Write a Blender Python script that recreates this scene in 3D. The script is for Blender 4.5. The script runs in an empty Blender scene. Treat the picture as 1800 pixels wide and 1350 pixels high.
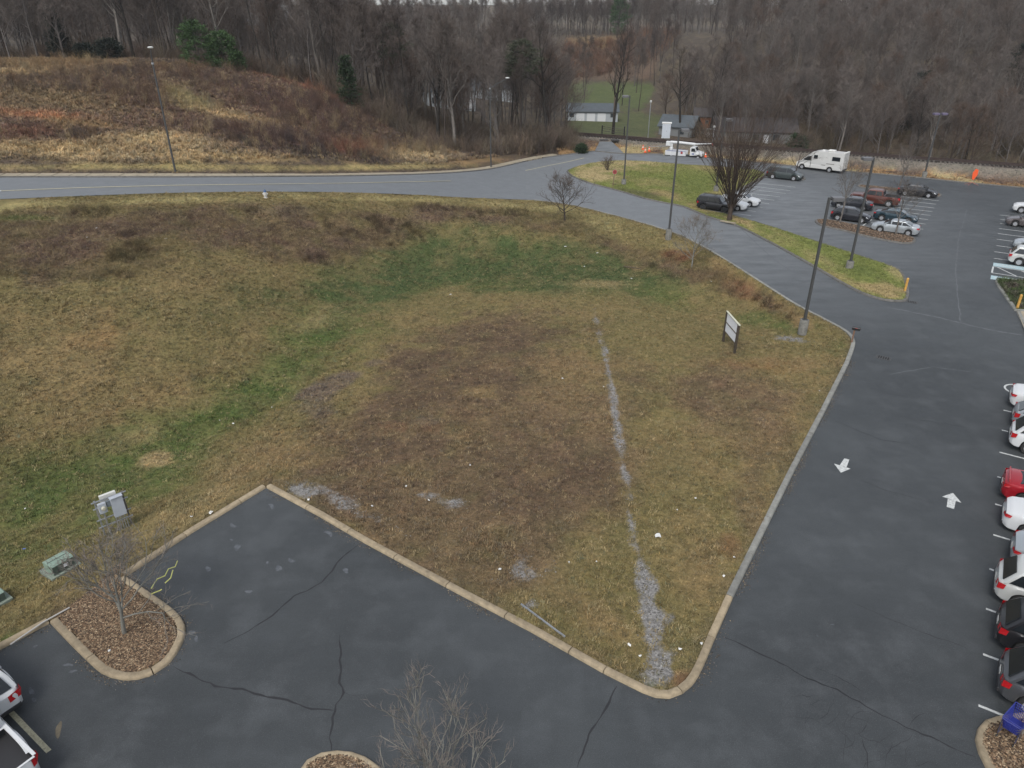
import bpy, bmesh, math, random
import numpy as np
from mathutils import Vector, Matrix
from mathutils.geometry import tessellate_polygon, delaunay_2d_cdt
R = math.radians
rnd = random.Random(7)
SC = bpy.context.scene
COL = SC.collection

# ---------------------------------------------------------------- camera, sky, sun, exposure
CAM_H, FPX, PITCH = 21.0, 1248.0, R(27.2)
cam_d = bpy.data.cameras.new('camera')
cam = bpy.data.objects.new('camera', cam_d)
COL.objects.link(cam)
cam.location = (0, 0, CAM_H)
cam.rotation_euler = (R(90) - PITCH, 0, 0)
cam_d.sensor_width = 36.0
cam_d.lens = 36.0 * FPX / 1800.0
cam_d.clip_start = 0.5
cam_d.clip_end = 6000
SC.camera = cam

SUN_EL, SUN_AZ = R(52), R(200)
world = bpy.data.worlds.new('World')
SC.world = world
world.use_nodes = True
wn = world.node_tree
sky = wn.nodes.new('ShaderNodeTexSky')
sky.sky_type = 'NISHITA'
sky.sun_disc = False
sky.sun_elevation = SUN_EL
sky.sun_rotation = SUN_AZ
sky.air_density = 1.0
sky.dust_density = 2.0
sky.ozone_density = 1.5
hsv = wn.nodes.new('ShaderNodeHueSaturation')          # an overcast sky: the same sky, greyed evenly all round
hsv.inputs['Saturation'].default_value = 0.36
wn.links.new(sky.outputs[0], hsv.inputs['Color'])
wn.links.new(hsv.outputs[0], wn.nodes['Background'].inputs[0])
wn.nodes['Background'].inputs[1].default_value = 0.13
sun_d = bpy.data.lights.new('sun', 'SUN')
sun_d.energy = 1.2
sun_d.angle = R(25)
sun_d.color = (1.0, 0.96, 0.9)
sun = bpy.data.objects.new('sun', sun_d)
COL.objects.link(sun)
sv = Vector((math.sin(SUN_AZ) * math.cos(SUN_EL), math.cos(SUN_AZ) * math.cos(SUN_EL), math.sin(SUN_EL)))
sun.rotation_euler = sv.to_track_quat('Z', 'Y').to_euler()
SC.view_settings.view_transform = 'Standard'
SC.view_settings.look = 'None'
SC.view_settings.gamma = 1.0
SC.view_settings.exposure = 0.85
SC.view_settings.use_curve_mapping = False
SC.render.engine = 'CYCLES'
SC.cycles.max_bounces = 6
SC.cycles.diffuse_bounces = 2
SC.cycles.glossy_bounces = 2
SC.cycles.transparent_max_bounces = 8

# ---------------------------------------------------------------- survey helpers: photo point -> place on the ground
CP, SP = math.cos(PITCH), math.sin(PITCH)

def ray(x, y):
    v = (675.0 - y) / FPX
    return ((x - 900.0) / FPX, CP + v * SP, v * CP - SP)

def px(x, y, z=0.0):
    d = ray(x, y)
    t = (z - CAM_H) / d[2]
    return Vector((d[0] * t, d[1] * t, z))

def pd(x, y, D):
    d = ray(x, y)
    t = D / d[1]
    return Vector((d[0] * t, D, CAM_H + d[2] * t))

def project(X, Y, Z):
    dep = Y * CP + (CAM_H - Z) * SP
    dep = np.maximum(dep, 0.5)
    v = (Y * SP - (CAM_H - Z) * CP) / dep
    return 900.0 + FPX * X / dep, 675.0 - FPX * v

AX = Vector((0.547, 0.837, 0)).normalized()     # along the rows of stalls
BX = Vector((AX.y, -AX.x, 0))                   # along one stall

def lin(c):
    c = c / 255.0
    return c / 12.92 if c <= 0.04045 else ((c + 0.055) / 1.055) ** 2.4

ALB = 0.80
def C(r, g, b, k=ALB):
    return (lin(r) * k, lin(g) * k, lin(b) * k)

# ---------------------------------------------------------------- materials
MATS = {}
def mat(name, col, rough=0.8, metal=0.0, noise=0.0, nscale=8.0, col2=None, bump=0.0, spec=0.5, coat=0.0, emit=None, detail=6.0, orand=0.0):
    if name in MATS:
        return MATS[name]
    m = bpy.data.materials.new(name)
    m.use_nodes = True
    nt = m.node_tree
    b = nt.nodes['Principled BSDF']
    b.inputs['Base Color'].default_value = (*col, 1)
    b.inputs['Roughness'].default_value = rough
    b.inputs['Metallic'].default_value = metal
    b.inputs['Specular IOR Level'].default_value = spec
    if coat:
        b.inputs['Coat Weight'].default_value = coat
        b.inputs['Coat Roughness'].default_value = 0.05
    if noise or col2 or bump:
        tc = nt.nodes.new('ShaderNodeTexCoord')
        n = nt.nodes.new('ShaderNodeTexNoise')
        n.inputs['Scale'].default_value = nscale
        n.inputs['Detail'].default_value = detail
        n.inputs['Roughness'].default_value = 0.65
        nt.links.new(tc.outputs['Object'], n.inputs['Vector'])
        mix = nt.nodes.new('ShaderNodeMix')
        mix.data_type = 'RGBA'
        c2 = col2 if col2 else tuple(c * (1 - noise) for c in col)
        c1 = col if col2 else tuple(min(1, c * (1 + noise)) for c in col)
        mix.inputs['A'].default_value = (*c1, 1)
        mix.inputs['B'].default_value = (*c2, 1)
        rp = nt.nodes.new('ShaderNodeMapRange')
        rp.inputs['From Min'].default_value = 0.35
        rp.inputs['From Max'].default_value = 0.65
        nt.links.new(n.outputs['Fac'], rp.inputs['Value'])
        nt.links.new(rp.outputs[0], mix.inputs['Factor'])
        outc = mix.outputs['Result']
        if orand:
            oi = nt.nodes.new('ShaderNodeObjectInfo'); rr = nt.nodes.new('ShaderNodeMapRange')
            rr.inputs['To Min'].default_value = 1 - orand; rr.inputs['To Max'].default_value = 1 + orand * .6
            nt.links.new(oi.outputs['Random'], rr.inputs['Value'])
            sc_ = nt.nodes.new('ShaderNodeVectorMath'); sc_.operation = 'SCALE'
            nt.links.new(outc, sc_.inputs[0]); nt.links.new(rr.outputs[0], sc_.inputs['Scale']); outc = sc_.outputs[0]
        nt.links.new(outc, b.inputs['Base Color'])
        if bump:
            bp = nt.nodes.new('ShaderNodeBump')
            bp.inputs['Strength'].default_value = bump
            bp.inputs['Distance'].default_value = 0.02
            nt.links.new(n.outputs['Fac'], bp.inputs['Height'])
            nt.links.new(bp.outputs[0], b.inputs['Normal'])
    MATS[name] = m
    return m

# ---------------------------------------------------------------- object helpers
def tag(o, label=None, cat=None, group=None, kind=None):
    if label: o['label'] = label
    if cat: o['category'] = cat
    if group: o['group'] = group
    if kind: o['kind'] = kind
    return o

def empty(name, loc=(0, 0, 0), rz=0.0, label=None, cat=None, group=None, kind=None):
    o = bpy.data.objects.new(name, None)
    o.empty_display_size = 0.3
    COL.objects.link(o)
    o.location = loc
    o.rotation_euler = (0, 0, rz)
    return tag(o, label, cat, group, kind)

def link(name, me, parent=None, loc=None, rot=None):
    o = bpy.data.objects.new(name, me)
    COL.objects.link(o)
    if parent: o.parent = parent
    if loc is not None: o.location = loc
    if rot is not None: o.rotation_euler = rot
    return o

class MB:
    def __init__(s):
        s.v = []; s.f = []
    def add(s, vs, fs):
        n = len(s.v)
        s.v += [tuple(v) for v in vs]
        s.f += [tuple(i + n for i in f) for f in fs]
        return s
    def box(s, c, d, rz=0.0, M=None):
        hx, hy, hz = d[0] / 2, d[1] / 2, d[2] / 2
        vs = []
        for sx, sy, sz in ((-1,-1,-1),(1,-1,-1),(1,1,-1),(-1,1,-1),(-1,-1,1),(1,-1,1),(1,1,1),(-1,1,1)):
            p = Vector((sx * hx, sy * hy, sz * hz))
            if M is not None: p = M @ p
            elif rz: p = Matrix.Rotation(rz, 3, 'Z') @ p
            vs.append(p + Vector(c))
        return s.add(vs, [(3,2,1,0),(4,5,6,7),(0,1,5,4),(1,2,6,5),(2,3,7,6),(3,0,4,7)])
    def tube(s, pts, rad, n=6, caps=True):
        pts = [Vector(p) for p in pts]
        if not hasattr(rad, '__len__'): rad = [rad] * len(pts)
        base = len(s.v)
        ref = Vector((0, 0, 1))
        for i, p in enumerate(pts):
            t = (pts[min(i + 1, len(pts) - 1)] - pts[max(i - 1, 0)])
            if t.length < 1e-9: t = Vector((0, 0, 1))
            t.normalize()
            a = ref if abs(t.z) < 0.9 else Vector((1, 0, 0))
            u = t.cross(a).normalized(); w = t.cross(u)
            for k in range(n):
                an = 2 * math.pi * (k + 0.5) / n
                q = p + (u * math.cos(an) + w * math.sin(an)) * rad[i]
                s.v.append(tuple(q))
        for i in range(len(pts) - 1):
            for k in range(n):
                a0 = base + i * n + k; a1 = base + i * n + (k + 1) % n
                s.f.append((a0, a1, a1 + n, a0 + n))
        if caps:
            s.f.append(tuple(base + k for k in range(n))[::-1])
            s.f.append(tuple(base + (len(pts) - 1) * n + k for k in range(n)))
        return s
    def prism(s, poly, z0, z1):
        n = len(poly)
        vs = [(p[0], p[1], z0) for p in poly] + [(p[0], p[1], z1) for p in poly]
        fs = [tuple(range(n))[::-1], tuple(range(n, 2 * n))]
        for i in range(n):
            j = (i + 1) % n
            fs.append((i, j, j + n, i + n))
        return s.add(vs, fs)
    def lathe(s, prof, n=16, M=None, caps=True):
        base = len(s.v)
        for r, z in prof:
            for k in range(n):
                a = 2 * math.pi * k / n
                p = Vector((r * math.cos(a), r * math.sin(a), z))
                if M is not None: p = M @ p
                s.v.append(tuple(p))
        for i in range(len(prof) - 1):
            for k in range(n):
                a0 = base + i * n + k; a1 = base + i * n + (k + 1) % n
                s.f.append((a0, a1, a1 + n, a0 + n))
        if caps:
            s.f.append(tuple(base + k for k in range(n))[::-1])
            s.f.append(tuple(base + (len(prof) - 1) * n + k for k in range(n)))
        return s
    def mesh(s, name, m=None, smooth=False, fix=True):
        me = bpy.data.meshes.new(name)
        me.from_pydata(s.v, [], s.f)
        if m: me.materials.append(m)
        if fix and len(s.f) < 20000:
            bm = bmesh.new(); bm.from_mesh(me)
            bmesh.ops.recalc_face_normals(bm, faces=bm.faces)
            bm.to_mesh(me); bm.free()
        if smooth:
            me.polygons.foreach_set('use_smooth', [True] * len(me.polygons))
            if smooth != 'all':
                me.set_sharp_from_angle(angle=R(38))
        me.update()
        return me
    def build(s, name, m=None, parent=None, smooth=False, bevel=0.0, loc=None, rot=None, kind=None):
        o = link(name, s.mesh(name, m, smooth), parent, loc, rot)
        if bevel:
            md = o.modifiers.new('bevel', 'BEVEL')
            md.width = bevel; md.segments = 2; md.limit_method = 'ANGLE'; md.angle_limit = R(35)
        if kind: o['kind'] = kind
        return o

def np_mesh(name, V, Fq, m=None, attrs=None, smooth=False):
    """mesh from numpy arrays; Fq (n,3) or (n,4)"""
    me = bpy.data.meshes.new(name)
    V = np.asarray(V, dtype=np.float32); Fq = np.asarray(Fq, dtype=np.int32)
    k = Fq.shape[1]
    me.vertices.add(len(V)); me.vertices.foreach_set('co', V.ravel())
    me.loops.add(Fq.size); me.loops.foreach_set('vertex_index', Fq.ravel())
    me.polygons.add(len(Fq)); me.polygons.foreach_set('loop_start', np.arange(0, Fq.size, k, dtype=np.int32))
    me.polygons.foreach_set('loop_total', np.full(len(Fq), k, dtype=np.int32))
    if smooth: me.polygons.foreach_set('use_smooth', np.ones(len(Fq), dtype=bool))
    if attrs:
        for an, arr in attrs.items():
            arr = np.asarray(arr, dtype=np.float32)
            if arr.ndim == 2:
                a = me.attributes.new(an, 'FLOAT_COLOR', 'POINT')
                full = np.ones((len(V), 4), dtype=np.float32); full[:, :3] = arr
                a.data.foreach_set('color', full.ravel())
            else:
                a = me.attributes.new(an, 'FLOAT', 'POINT')
                a.data.foreach_set('value', arr)
    me.update(calc_edges=True); me.validate()
    if m: me.materials.append(m)
    return me

def smooth_path(pts, sub=4, closed=False):
    """Catmull-Rom through 3D points"""
    P = [Vector(p) for p in pts]; n = len(P); out = []
    rng = n if closed else n - 1
    for i in range(rng):
        p0 = P[(i - 1) % n] if (closed or i > 0) else P[0]
        p1 = P[i]; p2 = P[(i + 1) % n]
        p3 = P[(i + 2) % n] if (closed or i + 2 < n) else P[-1]
        for k in range(sub):
            t = k / sub
            out.append(0.5 * ((2 * p1) + (p2 - p0) * t + (2 * p0 - 5 * p1 + 4 * p2 - p3) * t * t + (3 * p1 - p0 - 3 * p2 + p3) * t ** 3))
    if not closed: out.append(P[-1])
    return out

def resample(pts, step):
    P = [Vector(p) for p in pts]
    L = [0]
    for a, b in zip(P, P[1:]): L.append(L[-1] + (b - a).length)
    n = max(1, round(L[-1] / step)); out = []; j = 0
    for i in range(n + 1):
        s = L[-1] * i / n
        while j < len(P) - 2 and L[j + 1] < s: j += 1
        t = (s - L[j]) / max(1e-9, L[j + 1] - L[j])
        out.append(P[j].lerp(P[j + 1], min(1, max(0, t))))
    return out
# ---------------------------------------------------------------- outlines of the paved areas
OUT_NEAR = [(-300,1302),(-150,1222),(0,1143),(88,1096),(130,1140),(172,1180),(195,1192),(225,1197),(262,1190),(300,1165),(322,1130),
            (327,1105),(318,1085),(300,1068),(260,1040),(222,1014),(340,936),(468,858),(560,908),(640,955),(800,1042),(930,1110),(1060,1184),
            (1130,1219),(1152,1227),(1176,1229),(1200,1220),(1222,1200),(1240,1165),(1255,1128),(1288,1053),(1340,945),(1400,822),(1450,725),(1492,640),
            (1502,612),(1503,600),(1496,588),(1480,577)]
OUT_LANE = [(1480,577),(1440,556),(1400,535),(1345,500),(1290,465),(1245,438),(1200,415),(1150,398),(1100,384),(1050,371),(1000,360),(940,352)]
OUT_NORTH = [(1045,266),(1098,271),(1150,271),(1200,274),(1240,277),(1320,285),(1400,293),(1477,301),(1550,307),(1617,313),(1700,322),(1800,331),(1950,345),(2200,366)]
near_w = [px(*p) for p in OUT_NEAR]
lane_w = smooth_path([px(*p) for p in OUT_LANE], 3)
north_w = smooth_path([px(*p) for p in OUT_NORTH], 2)

def E(x):
    return float(np.interp(x, [-400, -150, 0, 300, 500, 700, 800, 870, 925], [6.2, 5.9, 5.6, 5.2, 4.2, 2.4, 1.2, 0.4, 0.0]))
ST_N = [(-400,322),(-150,314),(0,312),(300,312),(500,311),(600,310),(700,308),(760,306),(813,303),(867,297),(925,284)]
ST_S = [(-400,372),(-150,357),(0,350),(300,339),(500,337),(600,338),(700,341),(760,344),(813,347),(867,349),(925,351)]
stN = smooth_path([px(x, y, E(x)) for x, y in ST_N], 5)
stS = smooth_path([px(x, y, E(x)) for x, y in ST_S], 5)
junc_n = [px(925,284), px(955,278), px(983,274), px(1015,270), px(1045,266)]
lot_poly = near_w[:-1] + lane_w + [px(925,351), px(925,284)] + junc_n[1:-1] + north_w + [Vector((190, 60, 0)), Vector((120, -15, 0)), Vector((-45, -15, 0))]
cross_L = [px(1045,266), px(1050,257,0.5), px(1054,249,1.1)]
cross_R = [px(1098,271), px(1086,259,0.5), px(1075,249,1.1)]

def seg_dist(Xf, Yf, line):
    """distance to polyline (n) and which side"""
    d = np.full(Xf.shape, 1e9)
    for a, b in zip(line, line[1:]):
        ax, ay, bx, by = a[0], a[1], b[0], b[1]
        dx, dy = bx - ax, by - ay
        l2 = dx * dx + dy * dy + 1e-12
        t = np.clip(((Xf - ax) * dx + (Yf - ay) * dy) / l2, 0, 1)
        d = np.minimum(d, (Xf - ax - t * dx) ** 2 + (Yf - ay - t * dy) ** 2)
    return np.sqrt(d)

def inside(Xf, Yf, poly):
    c = np.zeros(Xf.shape, dtype=bool)
    n = len(poly)
    for i in range(n):
        a, b = poly[i], poly[(i + 1) % n]
        if a[1] == b[1]: continue
        cond = (a[1] > Yf) != (b[1] > Yf)
        c ^= cond & (Xf < (b[0] - a[0]) * (Yf - a[1]) / (b[1] - a[1]) + a[0])
    return c

def sdist(Xf, Yf, poly):
    d = seg_dist(Xf, Yf, list(poly) + [poly[0]])
    return np.where(inside(Xf, Yf, poly), d, -d)      # > 0 inside

street_poly = stN + stS[::-1]
cross_poly = cross_L + cross_R[::-1]

# ---------------------------------------------------------------- terrain: thin-plate spline through surveyed heights
ctl = []
for p in near_w[::1] + lane_w[::3]:
    ctl.append((p[0], p[1], 0.11))
for p in stN[::4] + stS[::4]:
    ctl.append((p[0], p[1], p[2] + 0.03))
for p in junc_n + north_w[::4]:
    ctl.append((p[0], p[1], 0.11))
for x, y, z in [(900,620,-.7),(700,700,-.6),(1000,700,-.45),(1000,900,-.1),(1150,600,-.7),(1250,700,-.3),(1300,600,-.45),(700,850,-.2),(850,1000,.05),
                (1100,520,-1.5),(900,520,-1.5),(1150,1000,.05),(1350,760,-.05),(600,600,-1.3),(450,700,-1.6),(300,800,-1.7),(150,860,-1.3),(0,960,-1.0),(30,1060,-.3),(195,940,-.7),
                (110,990,-.35),(750,480,-1.7),(900,450,-1.5),(1050,470,-1.9),(1200,500,-1.7),(1350,550,-.9),(1300,520,-1.3),(1000,400,-.3),(1100,420,-.7),(1000,380,.05),
                (900,410,.1),(900,365,.35),(300,365,4.9),(300,430,3.6),(300,500,2.4),(300,580,1.1),(300,650,.0),(0,372,5.4),(0,430,4.4),(0,500,3.2),(0,580,2.0),(0,650,1.0),
                (0,800,-.2),(150,500,2.8),(150,650,.6),(500,350,4.1),(500,420,2.2),(500,500,.3),(500,600,-.9),(600,352,3.2),(600,430,1.1),(600,500,-.7),(700,352,2.2),(700,400,1.0),(700,440,-.5),
                (800,352,1.2),(800,400,.4),(-200,450,5.0),(-200,600,3.0),(-200,800,1.0),(-200,1000,.2),(1130,1180,.1),
                (700,265,3.0),(800,285,1.6),(860,282,.9),(900,270,.6),(980,262,.4),(1010,240,1.0)]:
    p = px(x, y, z); ctl.append((p[0], p[1], z))
for x, y, D in [(300,108,128),(0,108,128),(150,106,128),(-300,110,128),(300,200,100),(300,262,90),(0,200,98),(0,262,86),(-300,200,98),(150,230,92),(450,135,126),(550,160,124),(640,215,118),
                (500,255,95),(450,200,106),(600,230,110),(-300,262,86)]:
    p = pd(x, y, D); ctl.append((p[0], p[1], p[2]))
for X, Y, Z in [(-60,150,12.5),(-90,170,13),(-30,155,6.5),(-120,150,14),(-60,200,10),(-120,220,12),(-10,150,0.5),(-20,190,1),(10,180,-1),(0,220,-1),(25,200,-1.5),(45,190,-1.5),
                (40,250,0),(0,450,15),(60,450,15),(-100,450,15),(100,450,15),(70,250,4),(30,300,2.0),(0,300,3),(-60,300,9),(-150,300,13),(60,160,-1.2),(100,150,-1.2),(150,138,-.5),(70,175,1.5),(110,165,2),(160,158,3),
                (80,200,6),(120,200,8),(180,190,9),(80,260,13.5),(130,260,15),(200,250,15.5),(60,330,13),(120,330,16),(220,330,17),(30,380,12.5),(0,380,12),(-60,400,12),(-200,400,14),
                (30,520,13),(-200,600,14),(300,600,16),(300,200,12),(60,520,14),(0,135,.3),(-8,128,.9)]:
    ctl.append((X, Y, Z))
RAIL_N = [px(1010,234,1.3), px(1120,243,1.3), px(1300,256,1.3), px(1500,269,1.3), px(1650,280,1.3), px(1800,290,1.3)]
rail_d = (RAIL_N[-1] - RAIL_N[0]).normalized()
rail_line = [RAIL_N[0] - rail_d * 120, RAIL_N[0]] + RAIL_N[1:-1] + [RAIL_N[-1], RAIL_N[-1] + rail_d * 120]
rail_line = smooth_path(rail_line, 3)
ctl = np.array(ctl)
# drop near duplicates
keep = []
for i in range(len(ctl)):
    if all((ctl[i, 0] - ctl[j, 0]) ** 2 + (ctl[i, 1] - ctl[j, 1]) ** 2 > 0.6 for j in keep): keep.append(i)
ctl = ctl[keep]
def _phi(r2):
    return np.where(r2 > 1e-9, r2 * np.log(np.maximum(r2, 1e-9)), 0.0)
S_ = 100.0
_P = ctl[:, :2] / S_
_n = len(_P)
_K = _phi(((_P[:, None, :] - _P[None, :, :]) ** 2).sum(-1)) + np.eye(_n) * 2e-5
_A = np.zeros((_n + 3, _n + 3)); _A[:_n, :_n] = _K
_A[:_n, _n] = 1; _A[:_n, _n + 1:] = _P; _A[_n, :_n] = 1; _A[_n + 1:, :_n] = _P.T
_w = np.linalg.solve(_A, np.concatenate([ctl[:, 2], [0, 0, 0]]))
def tps(X, Y):
    X = np.atleast_1d(np.asarray(X, dtype=float)) / S_; Y = np.atleast_1d(np.asarray(Y, dtype=float)) / S_
    out = _w[_n] + _w[_n + 1] * X + _w[_n + 2] * Y
    for i in range(_n):
        out = out + _w[i] * _phi((X - _P[i, 0]) ** 2 + (Y - _P[i, 1]) ** 2)
    return out

def vnoise(X, Y, s, seed=0):
    """smooth value noise in numpy"""
    x = X / s + seed * 17.31; y = Y / s + seed * 5.77
    xi = np.floor(x).astype(np.int64); yi = np.floor(y).astype(np.int64)
    fx = x - xi; fy = y - yi
    fx = fx * fx * (3 - 2 * fx); fy = fy * fy * (3 - 2 * fy)
    def h(a, b):
        n = (a * 374761393 + b * 668265263 + seed * 974711) & 0x7fffffff
        n = ((n ^ (n >> 13)) * 1274126177) & 0x7fffffff
        return ((n ^ (n >> 16)) & 0xffff) / 65535.0
    return (h(xi, yi) * (1 - fx) + h(xi + 1, yi) * fx) * (1 - fy) + (h(xi, yi + 1) * (1 - fx) + h(xi + 1, yi + 1) * fx) * fy
def fbm(X, Y, s, seed=0, o=4):
    a = 0; w = 1; t = 0
    for k in range(o):
        a = a + w * vnoise(X, Y, s / (1.9 ** k), seed + k); t += w; w *= 0.6
    return a / t

def near_line(X, Y, line):
    d = np.full(X.shape, 1e9); z = np.zeros(X.shape)
    for a, b in zip(line, line[1:]):
        dx, dy = b[0] - a[0], b[1] - a[1]
        t = np.clip(((X - a[0]) * dx + (Y - a[1]) * dy) / (dx * dx + dy * dy + 1e-12), 0, 1)
        q = (X - a[0] - t * dx) ** 2 + (Y - a[1] - t * dy) ** 2
        k = q < d; d = np.where(k, q, d); z = np.where(k, a[2] + t * (b[2] - a[2]), z)
    return np.sqrt(d), z

def ground_z(X, Y):
    X = np.atleast_1d(np.asarray(X, dtype=float)); Y = np.atleast_1d(np.asarray(Y, dtype=float))
    Z = tps(X, Y)
    # railway embankment
    dr = seg_dist(X, Y, rail_line)
    emb = np.clip((4.6 - dr) / 2.6, 0, 1); emb = emb * emb * (3 - 2 * emb)
    Z = np.where(dr < 4.6, Z * (1 - emb) + 1.0 * emb, Z)
    dl = sdist(X, Y, lot_poly); ds = sdist(X, Y, street_poly); dc = sdist(X, Y, cross_poly)
    dm = np.maximum(np.maximum(dl, ds), dc)
    rough = np.clip((-dm - 0.6) / 3.0, 0, 1)
    Z = Z + rough * ((fbm(X, Y, 3.0, 3) - 0.5) * 0.16 + (fbm(X, Y, 0.9, 9) - 0.5) * 0.05)
    # level shelf for the pavement beside the street
    dn, zn = near_line(X, Y, stN + junc_n[:3])
    sh = np.clip((2.9 - dn) / 1.0, 0, 1)
    Z = np.where((ds < 0) & (dn < 2.9), Z * (1 - sh) + (zn + 0.05) * sh, Z)
    near0 = (dl > -0.7) & (Y < 140)
    Z = np.where(near0, 0.10, Z)
    Z = np.where(dl > -0.09, -0.45, Z)
    Z = np.where(ds > -0.02, np.minimum(Z, tps(X, Y) - 0.5), Z)
    Z = np.where(dc > 0.0, Z - 0.5, Z)
    return Z

gx = np.concatenate([np.arange(-900, -150, 50), np.arange(-150, -60, 3.0), np.arange(-60, -42, 0.7), np.arange(-42, 42, 0.34), np.arange(42, 110, 0.9), np.arange(110, 260, 4.0), np.arange(260, 1000, 50)])
gy = np.concatenate([np.arange(-60, 8, 4.0), np.arange(8, 62, 0.34), np.arange(62, 122, 0.45), np.arange(122, 170, 1.2), np.arange(170, 420, 4.0), np.arange(420, 2600, 80)])
GX, GY = np.meshgrid(gx, gy)
gX, gY = GX.ravel(), GY.ravel()
gZ = ground_z(gX, gY)
far = np.clip((gY - 430) / 40, 0, 1)
gZ = gZ * (1 - far) + (15 + np.clip((gY - 450) / 450, 0, 1) * 20) * far
gZ = np.where((np.abs(gX) > 320) & (gY < 430), np.minimum(gZ, 16), gZ)

# ---------------------------------------------------------------- what grows where (true surface colour of each patch of ground)
PAL = dict(olive=C(104,94,58), green=C(74,88,42), dgreen=C(62,76,42), brown=C(94,77,60), dbrown=C(80,65,53), straw=C(140,122,84), tan=C(118,98,66), brush=C(90,72,61),
           orange=C(156,104,66), verge=C(134,124,80), gravel=C(112,110,107), litter=C(70,62,56), lawn=C(100,108,50), pale=C(150,134,96), rust=C(112,72,52), mulch=C(112,92,70), mud=C(92,80,70),
           purple=C(84,66,60), ballast=C(104,99,95), field=C(74,84,50))
PAL = {k: (lambda a: a * .82 + a.mean() * .18)(np.array(v)) * 1.46 for k, v in PAL.items()}
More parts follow.
